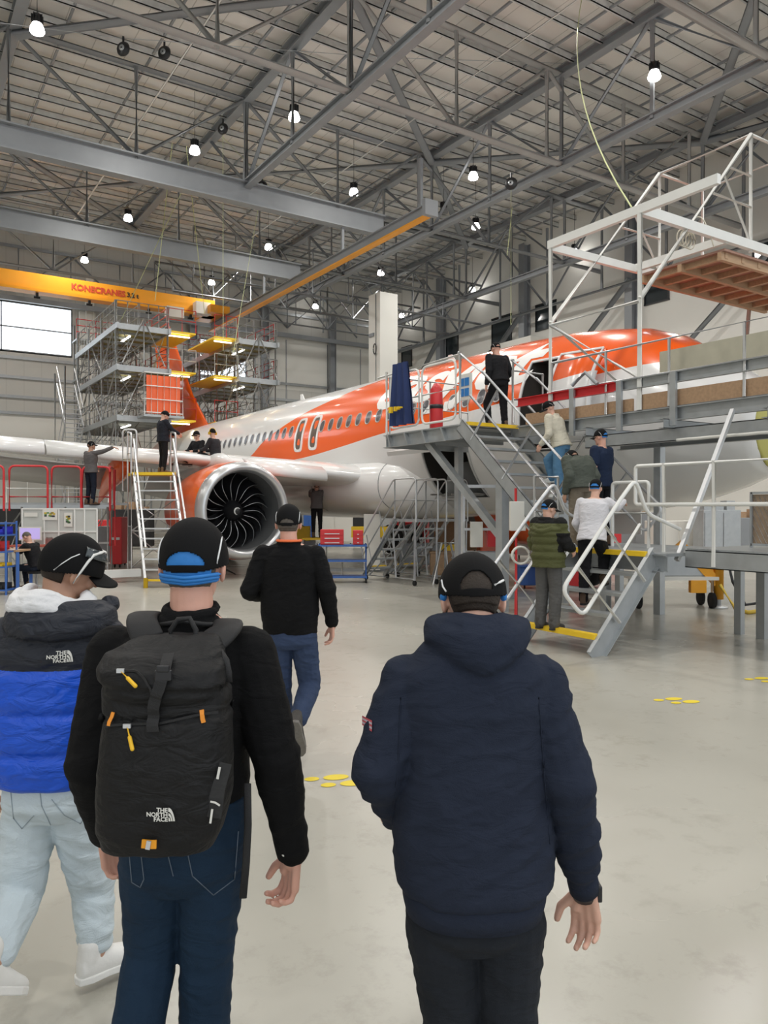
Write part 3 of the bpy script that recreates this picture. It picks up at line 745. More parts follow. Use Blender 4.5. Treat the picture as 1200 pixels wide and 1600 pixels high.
# tail
mb=MB(); st=[airfoil((AX,39.2,z),1,.1) for z in (0,)]; mb=MB()
def fin(pts,th,m,nm,horizontal=False):
    # pts: list (le_y, chord, h)
    mb=MB(); st=[]
    for (ly,ch,h) in pts:
        r=[]
        for v in airfoil((0,ly,0),ch,th): r.append(V((AX+v.z,v.y,h)) if not horizontal else V((AX+h,v.y,v.z+4.6+abs(h)*.1)))
        st.append(r)
    n=len(st[0]); vs=[v for r in st for v in r]; fs=[(i*n+j,i*n+(j+1)%n,(i+1)*n+(j+1)%n,(i+1)*n+j) for i in range(len(st)-1) for j in range(n)]
    fs+=[tuple(range(n))[::-1],tuple((len(st)-1)*n+j for j in range(n))]
    mb.add(vs,fs,True); return mb.build(nm,m,air)
fin([(35.5,7.0,5.6),(37.9,5.2,7.5),(41.6,2.6,11.7)],.09,M_orange,'tail_fin')
fin([(43.3,1.3,-6.2),(39.8,3.6,-.4),(39.8,3.6,.4),(43.3,1.3,6.2)],.09,M_wplane,'tailplane',True)
# landing gear
def gear(x,y,nose=False):
    g=MB(); g.cyl((x,y,.5),(x,y,2.2 if nose else 2.6),.09 if nose else .13,14); g.tube([(x,y,1.1),(x,y+.9,2.3)],.05,8)
    g.cyl((x-.45,y,.56 if not nose else .38),(x+.45,y,.56 if not nose else .38),.06,10)
    g=g.build('landing_gear_leg',M_lgrey,air); R=.57 if not nose else .38
    for s in (-1,1):
        mb=MB(); xx=x+s*(.46 if not nose else .25); w=.2 if not nose else .11
        mb.lathe([(R*.45,-w),(R*.85,-w),(R*.97,-w*.7),(R,0),(R*.97,w*.7),(R*.85,w),(R*.45,w)],(xx,y,R),(1,0,0),32); t=mb.build('tyre',M_dark,g)
        MB().lathe([(.001,-w*.5),(R*.2,-w*.6),(R*.3,-w*.3),(R*.46,-w*.9),(R*.46,w*.9),(R*.3,w*.3),(.001,w*.5)],(xx,y,R),(1,0,0),24).build('wheel_hub',M_galv,t)
gear(AX-3.8,24.7); gear(AX+3.8,24.7); gear(AX,12.0,True)
for x in (-.5,.47): MB().box((AX+x,10.8,1.2),(AX+x+.03,12.4,1.8)).build('gear_door',M_wplane,air)
# ================================================================== stands, docks, stairs
def rail(p,q,h=1.05,n=3,mid=2,r=.022,post=True,mb=None,toe=None):
    """guard rail between two deck points"""
    mb=mb or MB(); p=V(p);q=V(q); u=V((0,0,1))
    for k in range(mid): mb.tube([p+u*h*(k+1)/mid,q+u*h*(k+1)/mid],r,8)
    if post:
        for i in range(n+1):
            a=p+(q-p)*i/n; mb.tube([a,a+u*h],r,8)
    return mb
def flight(root,base,d,wd,width,rise,run,n,nosing=(0,),m_st=None,st_h=.22,ext0=0,tm=None):
    """open stair: base = left end of the stair foot; d climb direction, wd direction across; steps are parts"""
    base=V(base);d=V(d);wd=V(wd); top=base+d*run+V((0,0,rise)); u=V((0,0,1)); m_st=m_st or M_galv
    s=(top-base).normalized(); nn=s.cross(wd).normalized(); 
    if nn.z<0: nn=-nn
    for k in (0,1):
        o=base+wd*width*k; mb=MB(); w=wd*(.03 if k==0 else -.03)
        a=o-s*ext0; b=o+(top-base)
        mb.channel(a-nn*.02,b-nn*.02,.06,st_h,(1 if k else -1),.01); mb.build('stringer',m_st,root)
    for i in range(n):
        t=(i+1)/n; c=base+d*(run*t-.02)+u*(rise*t)
        mb=MB(); mb.obox(c+wd*width/2-u*.02,wd*(width/2-.03),d*.12,u*.02); mb.build('tread',tm or m_st,root)
        if i in nosing or (i-n) in nosing:
            mb=MB(); mb.obox(c+wd*width/2-d*.12-u*.005,wd*(width/2-.02),d*.05,u*.032); mb.build('yellow_nosing',M_yel,root,label='yellow step edge')
    return base,top,s,nn
def stair_rail(root,a,s,nn,L,hs=(.55,1.02),k=3,loop=True,r=.024,x=True):
    """sloping handrail from foot point a, with struts square to the slope"""
    mb=MB(); a=V(a)
    for h in hs: mb.tube([a+nn*h+s*(.0),a+nn*h+s*L],r,8)
    for i in range(k):
        t=L*(i+.5)/k; mb.tube([a+s*t-nn*.03,a+s*t+nn*hs[-1]],r*.9,8)
    return mb
# ---- boarding platform with the upper flight
PZ=3.3
bp=thing('boarding_platform','grey steel boarding platform with upper stairs at the aircraft side','platform',(9.8,11,0))
mb=MB(); mb.box((8.8,10.9,PZ-.04),(11.0,13.4,PZ)); mb.build('deck',M_galv,bp)
mb=MB(); mb.channel((8.8,10.88,PZ-.15),(8.8,13.42,PZ-.15),.09,.26,1,.012); mb.channel((8.8,13.4,PZ-.15),(11,13.4,PZ-.15),.09,.26,1,.012); mb.channel((10.05,10.9,PZ-.15),(11,10.9,PZ-.15),.09,.26,-1,.012)
for y in (11.3,11.9,12.5,13.1): mb.hexa([V((8.74,y,PZ-.28)),V((8.86,y,PZ-.28)),V((8.86,y+.04,PZ-.28)),V((8.74,y+.04,PZ-.28)),V((8.74,y+.12,PZ-.02)),V((8.86,y+.12,PZ-.02)),V((8.86,y+.16,PZ-.02)),V((8.74,y+.16,PZ-.02))])
for y in (11.5,12.2,12.9): mb.box((8.85,y,PZ-.2),(11,y+.08,PZ-.04))
mb.build('deck_frame',M_galv,bp)
mb=MB(); mb.beam((8.9,9.9,0),(8.9,9.9,2.25),.16,.16); mb.build('support_post',M_galv,bp)
MB().beam((8.9,9.95,1.3),(8.95,12.1,PZ-.25),.12,.12).build('brace',M_galv,bp)
MB().beam((10.6,13.2,0),(10.6,13.2,3.1),.14,.14).build('support_post',M_galv,bp)
MB().beam((10.7,10.2,0),(10.7,10.2,3.1),.14,.14).build('support_post',M_galv,bp)
b0,t0,s0,n0=flight(bp,(8.8,8.5,1.2),(0,1,0),(1,0,0),1.25,2.1,2.4,9,(-1,),st_h=.24)
for x,nm in ((8.78,'handrail'),(10.07,'handrail')):
    a=V((x,8.5,1.2)); L=(t0-b0).length
    m2=stair_rail(bp,a,s0,n0,L+.1,(.55,1.05),3)
    lo=a+n0*.55; hi=a+n0*1.05
    m2.bend([lo+s0*.02,lo-s0*.35,hi-s0*.35-V((0,0,0)),hi+s0*.02],.024,8,.12)
    m2.tube([a+s0*(L-.0)+V((0,0,.1)),V((x,10.9,PZ+1.3))],.024,8)
    m2.tube([a+s0*L+n0*1.05,V((x,10.95,PZ+1.3))],.024,8)
    m2.build(nm,M_alu,bp)
# rails on the near edge: post, two rounded gate frames, post
mb=MB()
for y in (10.95,13.38): mb.tube([(8.82,y,PZ-.1),(8.82,y,PZ+1.3)],.03,8)
mb.tube([(8.82,10.95,PZ+1.27),(8.82,13.7,PZ+1.22)],.024,8)
mb.build('handrail',M_white,bp)
for (y0,y1) in ((11.05,12.1),(12.2,13.2)):
    mb=MB(); mb.bend([(8.80,y0,PZ+.1),(8.80,y1,PZ+.1),(8.80,y1,PZ+1.2),(8.80,y0,PZ+1.2)],.022,8,.16,closed=True); mb.tube([(8.80,y0,PZ+.66),(8.80,y1,PZ+.66)],.02,8); mb.build('gate_frame',M_white,bp)
rail((8.9,13.38,PZ),(11.0,13.38,PZ),1.2,2).build('handrail',M_alu,bp)
rail((10.1,10.95,PZ),(10.9,10.95,PZ),1.1,1).build('handrail',M_alu,bp)
# navy cover hanging on the rail, red bag, notices
M_navy=mat('navy_cover_cloth',(.012,.03,.12),.75,0,.1,4)
mb=MB(); n=14; vs=[]
for i in range(9):
    for j in range(n+1):
        z=PZ+1.38-1.25*i/8; y=12.98-(.50+.30*i/8)*j/n; vs.append(V((8.70-.05*math.sin(j*1.3+i*.25)*(.3+i/8)-.02*i/8,y,z)))
N=len(vs); mb.add(vs+[v+V((.03,0,0)) for v in vs],[(i*(n+1)+j,i*(n+1)+j+1,(i+1)*(n+1)+j+1,(i+1)*(n+1)+j) for i in range(8) for j in range(n)]+[(N+i*(n+1)+j,N+(i+1)*(n+1)+j,N+(i+1)*(n+1)+j+1,N+i*(n+1)+j+1) for i in range(8) for j in range(n)],True)
cv=mb.build('hanging_cover',M_navy,label='navy blue cloth cover hanging over the boarding platform rail',cat='cover')
mb=MB()
for k,(y,w) in enumerate(((12.9,.09),(12.72,.06),(12.62,.07),(12.52,.05))): mb.box((8.55,y,PZ+.38+.02*k),(8.60,y-w,PZ+.5-.01*k))
mb.build('yellow_print',M_yel,cv)
mb=MB(); mb.loft([(V((9.15,12.1,PZ+z)),V((1,0,0)),V((0,1,0)),w,w) for z,w in ((0,.10),(.05,.13),(.5,.13),(.8,.12),(.92,.05))],18)
fe=mb.build('padded_roll',M_red,label='red padded roll standing on the boarding platform',cat='roll')
MB().loft([(V((9.15,12.1,PZ+z)),V((1,0,0)),V((0,1,0)),w,w) for z,w in ((.42,.137),(.5,.137))],18).build('strap',M_black,fe)
mb=MB(); mb.box((9.4,11.35,PZ+.55),(9.44,11.7,PZ+1.05)); nb=mb.build('notice_board',M_wallw,label='white notice with blue panels on the platform rail',cat='sign')
mb=MB()
for (y,z) in ((11.4,.62),(11.55,.62),(11.4,.82),(11.55,.82)): mb.box((9.385,y,PZ+z),(9.40,y+.12,PZ+z+.15))
mb.build('blue_panel',mat('notice_blue',(.02,.2,.55),.5),nb)
mb=MB(); mb.box((8.78,11.3,PZ+.3),(8.80,11.5,PZ+.55)); 
# ---- lower flight, landing and walkway
wk=thing('stair_landing','grey metal landing and lower stairs with yellow step edges','stairs',(8.2,7,0))
b1,t1,s1,n1=flight(wk,(7.05,6.25,.0),(1,0,0),(0,1,0),1.3,1.2,1.15,5,(0,-1),st_h=.26)
mb=MB(); mb.box((8.2,6.1,1.16),(10.2,8.5,1.2)); mb.build('deck',M_galv,wk)
mb=MB(); mb.channel((8.2,6.1,1.08),(8.2,8.5,1.08),.08,.22,1,.012); mb.channel((8.2,8.5,1.08),(10.2,8.5,1.08),.08,.22,1,.012)
for (x,y) in ((8.35,8.4),(10.1,8.4),(10.1,6.3)): mb.beam((x,y,0),(x,y,1.1),.1,.1)
mb.build('deck_frame',M_galv,wk)
L1=(t1-b1).length
for y in (6.22,7.58):
    a=V((7.05,y,0)); m2=MB()
    lo=a+n1*.5; hi=a+n1*.98
    m2.bend([lo+s1*L1*1.02,lo+s1*.22,hi+s1*.22,hi+s1*(L1*.98),hi+s1*(L1*.98)+V((.3,0,.28)),hi+s1*(L1*.98)+V((.52,0,-.15)),a+s1*L1+V((.45,0,.3))],.025,8,.13)
    for t in (.35,.75): m2.tube([a+s1*L1*t-n1*.05,hi+s1*L1*t],.022,8)
    m2.build('handrail',M_white if y<7 else M_alu,wk)
rail((8.25,8.46,1.2),(8.75,8.46,1.2),1.05,1).build('handrail',M_alu,wk)
ww=thing('lower_walkway','grey lower walkway with white guard rail running right from the stairs','walkway',(9.4,3,0))
mb=MB(); mb.box((8.6,1.2,1.22),(10.1,6.08,1.26)); mb.build('deck',M_galv,ww)
mb=MB(); mb.channel((8.6,1.2,1.13),(8.6,6.08,1.13),.08,.22,-1,.012); mb.channel((10.1,1.2,1.13),(10.1,6.08,1.13),.08,.22,1,.012)
for y in np.arange(1.3,6,.6): mb.box((8.64,y,1.1),(10.06,y+.05,1.2))
mb.build('deck_frame',M_galv,ww)
for (x,y) in ((10.0,1.4),(10.0,5.9)): MB().beam((x,y,0),(x,y,1.1),.12,.12).build('support_post',M_galv,ww)
mb=MB(); x=8.56
for y in (6.4,5.68,4.6,3.4,2.0): mb.tube([(x,y,1.05),(x,y,2.36)],.028,8)
mb.bend([(x,1.2,2.34),(x,6.85,2.34),(x,6.85,1.82),(x,1.2,1.82)],.026,8,.05); mb.build('guard_rail',M_white,ww)
mb=MB(); mb.bend([(x+.6,7.1,1.2),(x+.6,7.1,2.15),(x+.6,7.75,2.15),(x+.6,7.75,1.2)],.026,8,.06); mb.tube([(x+.6,7.1,1.7),(x+.6,7.75,1.7)],.02,8); mb.build('gate_frame',M_white,ww)
mb=MB(); mb.box((9.5,3.9,1.30),(9.53,5.75,1.95)); sc_=mb.build('screen_panel',mat('brown_mesh_screen',(.30,.22,.15),.7,0,.35,14),label='brown wire mesh screen panel standing on the lower walkway',cat='screen')
mb=MB(); 
for y in (3.9,4.8,5.75): mb.beam((9.48,y,1.26),(9.48,y,1.98),.03,.03)
for z in (1.3,1.97): mb.beam((9.48,3.9,z),(9.48,5.75,z),.03,.03)
mb.build('frame',M_galv,sc_)
mb=MB()
for k in range(28): 
    y=3.9+k*.066; mb.tube([(9.49,y,1.32),(9.49,min(5.75,y+.3),1.32+min(.6,(5.75-y)*2))],.004,4)
mb.build('wire_mesh',M_alu,sc_)
# ---- nose dock
dk=thing('nose_dock','tall steel dock around the nose with white tube frames','dock',(10.4,6.5,0))
DX=9.9
mb=MB(); mb.box((DX,2.5,PZ-.03),(11.0,10.6,PZ)); mb.build('deck',mat('dock_deck_grey',(.2,.2,.2),.6),dk)
mb=MB(); mb.channel((DX,2.5,PZ-.12),(DX,10.6,PZ-.12),.09,.2,1,.012); mb.build('lower_channel',M_galv,dk)
mb=MB(); mb.box((DX+.02,2.5,PZ-.0),(DX+.06,7.9,PZ+.24)); mb.box((DX+.02,8.0,PZ-.0),(DX+.06,10.4,PZ+.2)); mb.build('toe_board',M_wood,dk)
MB().channel((DX-.02,2.5,PZ+.42),(DX-.02,8.3,PZ+.42),.08,.16,1,.01).build('upper_channel',M_galv,dk)
MB().channel((DX-.02,8.3,PZ+.42),(DX-.02,10.6,PZ+.42),.08,.15,1,.01).build('red_channel',M_red,dk,label='red painted channel')
for y in (4.0,5.6,7.2,8.2,9.2): MB().beam((DX-.05,y,PZ-.3),(DX-.05,y,PZ+.5),.1,.05).build('bracket',M_galv,dk)
mb=MB(); mb.channel((DX+.1,2.5,PZ-.42),(DX+.1,9.0,PZ-.42),.1,.2,-1,.012); mb.channel((DX+.9,2.5,PZ-.42),(DX+.9,9.0,PZ-.42),.1,.2,1,.012)
for y in (4.1,5.7,7.3,8.8): mb.channel((DX-.2,y,PZ-.27),(11,y,PZ-.27),.09,.14,1,.01)
mb.build('under_frame',M_galv,dk)
MB().box((DX+.02,5.4,PZ-.44),(DX+.035,5.75,PZ-.34)).build('yellow_tag',M_yel,dk,label='small yellow tag')
mb=MB(); mb.tube([(DX-.02,5.0+.18*k,PZ-.52+.004*(k%2)) for k in range(13)],.025,6); mb.build('cable_run',M_wallw,dk)
for (x,y) in ((DX+.1,8.6),(DX+.95,8.2),(DX+.95,3.2)): MB().beam((x,y,0),(x,y,PZ-.4),.13,.13).build('support_post',M_galv,dk)
MB().beam((DX-.06,6.24,PZ-.17),(8.56,6.2,1.1),.055,.055).build('diagonal_brace',M_alu,dk)
rail((DX-.02,2.5,PZ),(DX-.02,9.7,PZ),1.02,6,2,.024).build('guard_rail',M_alu,dk)
mb=MB(); mb.box((10.85,6.2,PZ+.62),(10.89,8.2,PZ+1.07)); mb.box((10.86,3.2,PZ+.42),(10.89,6.1,PZ+.9)); mb.build('plywood_screen',M_ply,dk)
for (x,y,a,b,r_) in ((DX,9.76,PZ,6.45,.04),(DX,7.85,PZ,6.45,.045),(DX+3,7.85,6.3,8.35,.035),(DX+3,9.76,6.3,8.4,.03)): MB().tube([(x,y,a),(x,y,b)],r_,10).build('frame_post',M_white,dk)
Z6=6.42
mb=MB(); mb.beam((DX,6.5,Z6),(DX,9.8,Z6),.08,.14); mb.beam((DX,7.85,Z6),(16.5,7.85,Z6),.09,.16); mb.beam((DX,9.76,Z6-.04),(16.5,9.76,Z6-.04),.08,.14)
mb.beam((12.2,7.85,Z6-.02),(12.2,9.76,Z6-.02),.08,.14); 
mb.build('top_beam',M_white,dk)
for y in (7.85,9.76):
    mb=MB(); mb.tube([(DX,y,5.03),(DX+3,y,8.38)],.042,10)
    mb.tube([(DX+3,y,8.38),(DX+4.4,y,8.38),(DX+4.4,y,6.4)],.03,8)
    mb.tube([(DX+2.35,y,7.65),(DX+3,y,7.65)],.022,8); mb.tube([(DX+1.9,y,7.1),(DX+3,y,7.1)],.022,8); mb.tube([(DX+2.2,y,7.5),(DX+3,y,6.45)],.022,8); mb.build('raking_strut',M_white,dk)
for a,b,r_ in (((DX+3,7.85,8.38),(DX+3,9.76,8.38),.028),((DX+4.4,7.85,8.38),(DX+4.4,9.76,8.38),.028),((DX,7.85,5.0),(DX,9.76,5.0),.03),((DX,9.76,5.0),(DX,7.85,PZ+.5),.03),((DX+.05,9.76,5.03),(DX+2.3,9.76,3.9),.025)): MB().tube([a,b],r_,8).build('cross_tube',M_white,dk)
# wooden underside of the high deck
mb=MB(); mb.box((12.2,7.9,6.22),(16.4,9.72,6.26)); 
hd=mb.build('high_deck',mat('red_brown_ply',(.34,.19,.14),.7,0,.25,3,stretch=(6,1,1)),dk)
mb=MB()
for y in (8.0,8.8,9.62): mb.box((12.2,y-.04,6.08),(16.4,y+.04,6.22))
for k in range(9): mb.box((12.3+k*.5,7.95,6.12),(12.38+k*.5,9.7,6.22))
mb.build('deck_joist',M_wood,hd)
for y in (7.9,9.7): MB().beam((15.5,y,3.4),(15.9,y,6.2),.06,.06).build('deck_strut',mat('brown_tube',(.28,.17,.13),.5),dk)
mb=MB(); mb.beam((DX,9.2,PZ+.98),(DX+.02,8.6,PZ+1.2),.05,.05)
# V-shaped bracket and coiled rope
MB().tube([P(893,603,12.9),P(914,582,12.8),P(933,600,12.6)],.035,6).build('chevron_bracket',M_steel,dk)
mb=MB(); c=P(1064,372,13.0)
for k in range(4): mb.tube([c+RT*(.08*math.cos(a)+.05*k)+V((0,0,.14*math.sin(a)-.02*k)) for a in np.linspace(0,2*PI,13)[:-1]],.012,5,closed=True)
mb.tube([c+RT*(.1+.45*t)+V((0,0,.14-.3*t+.35*math.sin(t*PI))) for t in np.linspace(0,1,9)],.012,5)
mb.build('coiled_hose',mat('cream_hose',(.6,.56,.46),.6),label='coiled cream hose tied to the white frame above the nose',cat='hose')
# ---- pair of small step stands near the cargo door
def step_stand(loc,ang,label,H=1.45,n=6,w=.65):
    t=thing('step_stand',label,'step stand',(0,0,0),'step stands by the cargo door'); run=H*.95
    b,tp,s,nn=flight(t,(0,-w/2,.06),(1,0,0),(0,1,0),w,H,run,n,(0,),st_h=.09,m_st=M_galv)
    MB().box((run,-w/2,H),(run+.75,w/2,H+.05)).build('top_deck',M_galv,t)
    for y in (-w/2,w/2):
        mb=MB(); a=V((0,y,.06)); 
        mb.bend([(.12,y,.25),(-.12,y,.95),(run-.1,y,H+1.0),(run+.75,y,H+1.0),(run+.75,y,H)],.02,8,.12)
        mb.tube([(run-.05,y,H),(run-.05,y,H+.98)],.018,8); mb.tube([(.0,y,.6),(run-.05,y,H+.5)],.018,8); mb.tube([(run-.05,y,H+.5),(run+.75,y,H+.5)],.018,8)
        mb.tube([(run*.3,y,.35),(run*.12,y,1.1)],.015,6); mb.tube([(run*.7,y,.98),(run*.5,y,1.7)],.015,6)
        mb.build('handrail',M_alu,t)
        mb=MB(); mb.tube([(run+.7,y,.12),(run+.7,y,H)],.025,8); mb.tube([(.1,y,.12),(run+.7,y,.14)],.02,8); mb.tube([(.3,y,.14),(run+.7,y,H*.9)],.018,8); mb.tube([(run,y,.12),(run*.9,y,H)],.018,8); mb.build('support_leg',M_alu,t)
        for x in (.15,run+.7): MB().cyl((x,y-.02,.06),(x,y+.02,.06),.06,12).build('castor',M_dark,t)
    t.location=loc; t.rotation_euler=(0,0,ang); return t
step_stand((10.35,16.3,0),-PI/2+.05,'aluminium step stand with rails, nearer one left of the platform')
step_stand((11.45,16.5,0),-PI/2+.02,'aluminium step stand with rails, farther one under the open hatch')
# ---- big wheeled ladder stand by the engine
ld=thing('ladder_stand','tall aluminium ladder stand with yellow top beside the engine','ladder',(5.5,17,0))
o=P(262,793,17.0); o.z=0; top=P(240,793,19.0); top.z=2.62; W=.98
hs=V((top.x-o.x,top.y-o.y,0)); hd_=hs.normalized(); wd=RT
for k in (-1,1):
    mb=MB(); mb.beam(o+wd*W/2*k+V((0,0,.05)),top+wd*W/2*k,.05,.09)
    mb.tube([o+wd*W/2*k+V((0,0,.9)),top+wd*W/2*k+V((0,0,.85)),top+wd*W/2*k+hd_*.05+V((0,0,.85))],.022,8)
    for t in (.25,.6,.95): a=o+(top-o)*t+wd*W/2*k; mb.tube([a,a+V((0,0,.85))],.018,8)
    mb.build('stringer',M_alu,ld)
for i in range(11):
    c=o+(top-o)*((i+.7)/11.6); mb=MB(); mb.obox(c,wd*W/2,hd_*.09,V((0,0,.016))); mb.build('tread',M_alu if i else M_yel,ld)
mb=MB(); mb.obox(top+hd_*.4+V((0,0,0)),wd*(W/2+.05),hd_*.45,V((0,0,.035))); mb.build('top_platform',M_yel,ld)
for k in (-1,1):
    mb=MB(); a=top+wd*(W/2+.06)*k+hd_*.8
    mb.bend([V((a.x,a.y,.1)),a,a+V((0,0,1.1)),top+wd*(W/2+.06)*k+V((0,0,1.0)),top+wd*(W/2+.06)*k],.024,8,.12); mb.tube([a+V((0,0,.55)),top+wd*(W/2+.06)*k+V((0,0,.5))],.02,8)
    b=top+wd*(W/2+.06)*k; mb.tube([V((b.x,b.y,.1)),b],.022,8)
    mb.build('rear_frame',M_alu,ld)
mb=MB()
for z0,z1 in ((.3,1.2),(1.2,2.0)):
    a=top+wd*(W/2+.06); b=top-wd*(W/2+.06); mb.tube([V((a.x,a.y,z0)),V((b.x,b.y,z1))],.018,6); mb.tube([V((b.x,b.y,z0)),V((a.x,a.y,z1))],.018,6); mb.tube([V((a.x,a.y,z0)),V((b.x,b.y,z0))],.02,6)
mb.build('cross_brace',M_alu,ld)
for k in (-1,1): 
    a=o+wd*(W/2)*k; MB().cyl(a+V((0,0,0)),a+V((0,0,.22)),.05,12).build('foot',M_yel,ld)
mb=MB(); a=P(192,793,19.4); 
mb.bend([V((a.x,a.y,2.2)),V((a.x,a.y,3.75)),V((a.x,a.y,3.75))+RT*.35,V((a.x,a.y,2.2))+RT*.35],.024,8,.1); mb.tube([V((a.x,a.y,3.0)),V((a.x,a.y,3.0))+RT*.35],.02,8); mb.build('side_gate',M_alu,ld)
mb=MB(); a=P(172,793,18.2); mb.box((a.x-.7,a.y-.1,.12),(a.x+.7,a.y+.1,.3)); mb.build('ladder_ballast',M_white,ld)
# ---- red railed work platform under the wing
rpf=thing('work_platform','work platform with red tube guard rails under the wing at left','platform',(4,21,0))
A=P(-40,793,18.9); B=P(172,793,19.7); A.z=B.z=1.8; dd=(B-A).normalized(); pp=V((-dd.y,dd.x,0))
mb=MB(); mb.obox((A+B)/2+pp*.6,dd*((B-A).length/2),pp*.6,V((0,0,.05))); mb.build('deck',M_galv,rpf)
LL=(B-A).length
for (t0_,t1_) in ((0,.21),(.25,.53),(.56,.78),(.79,1.0)):
    mb=MB(); a=A+dd*LL*t0_; b=A+dd*LL*t1_; mb.bend([a-V((0,0,.1)),a+V((0,0,1.02)),b+V((0,0,1.02)),b-V((0,0,.1))],.028,8,.14); mb.tube([a+V((0,0,.25)),b+V((0,0,.25))],.022,8); mb.build('guard_rail',M_red,rpf)
mb=MB(); b=B+pp*1.2; mb.bend([B+V((0,0,1.02)),b+V((0,0,1.02)),b-V((0,0,.1))],.028,8,.14); mb.bend([B-V((0,0,1.0)),B+V((0,0,.9))],.03,8); mb.tube([B+dd*.12-V((0,0,1.0)),B+dd*.12+V((0,0,.95))],.03,8); mb.build('end_rail',M_red,rpf)
for t in (.02,.34,.66,.98):
    for q in (0,1.15):
        a=A+dd*LL*t+pp*q; MB().tube([V((a.x,a.y,0)),a],.03,8).build('leg',M_alu,rpf)
mb=MB()
for i in range(3):
    a=A+dd*LL*(.02+.32*i); b=A+dd*LL*(.34+.32*i); mb.tube([V((a.x,a.y,.2)),b-V((0,0,.1))],.02,6); mb.tube([V((b.x,b.y,.2)),a-V((0,0,.1))],.02,6)
mb.build('brace',M_alu,rpf)
# farther low stand with white tubes behind it
rf2=thing('wing_stand','low grey scaffold stand behind the red railed platform','stand',(6,25,0))
A2=P(10,793,25); B2=P(200,793,26); A2.z=B2.z=1.9
MB().beam(A2,B2,.9,.08).build('deck',M_galv,rf2)
mb=rail(A2,B2,1.0,6,2,.025); mb.build('guard_rail',M_white,rf2)
mb=MB()
for i in range(7):
    a=A2+(B2-A2)*i/6; mb.tube([V((a.x,a.y,0)),a],.03,6)
    if i<6: b=A2+(B2-A2)*(i+1)/6; mb.tube([V((a.x,a.y,.1)),b],.022,6)
mb.build('leg_frame',M_alu,rf2)
# ---- tail dock: two towers of three decks
def rails_deck(root,x0,x1,y0,y1,z,redside=False,h=1.05):
    MB().box((x0,y0,z-.12),(x1,y1,z)).build('deck',mat('tail_dock_deck',(.30,.26,.10),.6,0,.3,2),root)
    mb=MB()
    for x in (x0,x1): mb.beam((x,y0-.2,z-.12),(x,y1+.3,z-.12),.1,.26)
    mb.beam((x0,y0,z-.12),(x1,y0,z-.12),.1,.26)
    for y in np.arange(y0+1,y1,1.2): mb.beam((x0,y,z-.2),(x1,y,z-.2),.06,.12)
    mb.build('deck_beam',M_galv,root)
    mb=MB(); rail((x0,y0,z),(x0,y1,z),h,14,3,.026,mb=mb); rail((x0,y0,z),(x1,y0,z),h,5,3,.026,mb=mb); rail(((x0+x1)/2,y0+.6,z),((x0+x1)/2,y1,z),h*1.1,9,2,.024,mb=mb)
    for y in np.arange(y0+.4,y1,.95): mb.tube([(x0+.15,y,z-2.2 if z>7 else z-1.2),(x0+.15,y,z-.2)],.03,6)
    for y in np.arange(y0+.2,y1,1.3): mb.tube([(x0,y,z-1.6),(x0+1.2,y+.5,z-.2)],.028,6); mb.build('guard_rail',M_alu,root)
    mb=rail((x1,y0+.4,z),(x1,y1,z),h,7,3,.026); mb.build('inner_rail',M_red if redside else M_alu,root)
M_tube=mat('work_light_tube',(1,.98,.9),.3,emit=5)
for (nm,lab,x0,x1,flap) in (('tail_dock','left tower of the grey scaffold dock around the orange tail fin',9.0,11.4,(11.4,12.75)),('tail_dock','right tower of the grey scaffold dock around the orange tail fin',14.9,17.0,(13.7,14.9))):
    td=thing(nm,lab,'scaffold',((x0+x1)/2,40,0),'scaffold towers around the tail')
    for k,z in enumerate((6.0,8.3,10.2)):
        rails_deck(td,x0,x1,36,44.5,z,redside=(k!=0))
        MB().box((flap[0],36.1,z-.08),(flap[1],40,z)).build('flap',M_yel,td)
        mb=rail((flap[0],36.1,z),(flap[1],36.1,z),1.05,2,2,.024); mb.build('flap_rail',M_red if k!=1 else M_white,td)
        MB().box(((x0+x1)/2-.4,37,z-.34),((x0+x1)/2-.3,38.5,z-.3)).build('work_light',M_tube,td)
        MB().box((flap[0]+.1,36.4,z-.2),(flap[1]-.2,36.48,z-.15)).build('work_light',M_tube,td)
    for x in (x0,x1):
        for y in (36.2,38.9,41.6,44.3):
            MB().tube([(x,y,0),(x,y,11.3 if y<37 or y>44 else 11)],.06,8).build('tower_leg',M_galv,td)
    mb=MB()
    for x in (x0,x1):
        for i,y in enumerate((36.2,38.9,41.6)):
            for z,z2 in ((0.2,3),(3,5.8),(6,8.2),(8.4,10.4)):
                a,b=(z,z2) if i%2 else (z2,z); mb.tube([(x,y,a),(x,y+2.7,b)],.035,6)
    for z,z2 in ((0.2,3),(3,5.8),(6,8.2),(8.4,10.4)): mb.tube([(x0,36.2,z),(x1,36.2,z2)],.035,6); mb.tube([(x0,36.2,z2),((x0+x1)/2,36.2,z)],.03,6)
    # A-shaped hoist struts at the front
    for z in (6.0,8.4): 
        for s_ in (-.7,0,.7): mb.tube([((x0+x1)/2,35.9,z+2.1),((x0+x1)/2+s_*1.4,35.9,z)],.035,6)
    mb.build('diagonal_brace',M_alu,td)
td=thing('tail_dock_bridge','rear bridge deck joining the two scaffold towers behind the tail','scaffold',(13,45,0))
for z in (5.2,8.9,11.1):
    MB().box((9,44.6,z-.1),(17,45.8,z)).build('deck',M_galv,td); rail((9,44.6,z),(17,44.6,z),1.05,8,3,.025).build('guard_rail',M_alu if z<10 else M_red,td)
for x in (9.1,13,16.9): MB().tube([(x,45.7,0),(x,45.7,12)],.06,8).build('tower_leg',M_galv,td)
ts=thing('scaffold_stairs','zigzag stairs at the left end of the tail scaffold','stairs',(8,43.5,0))
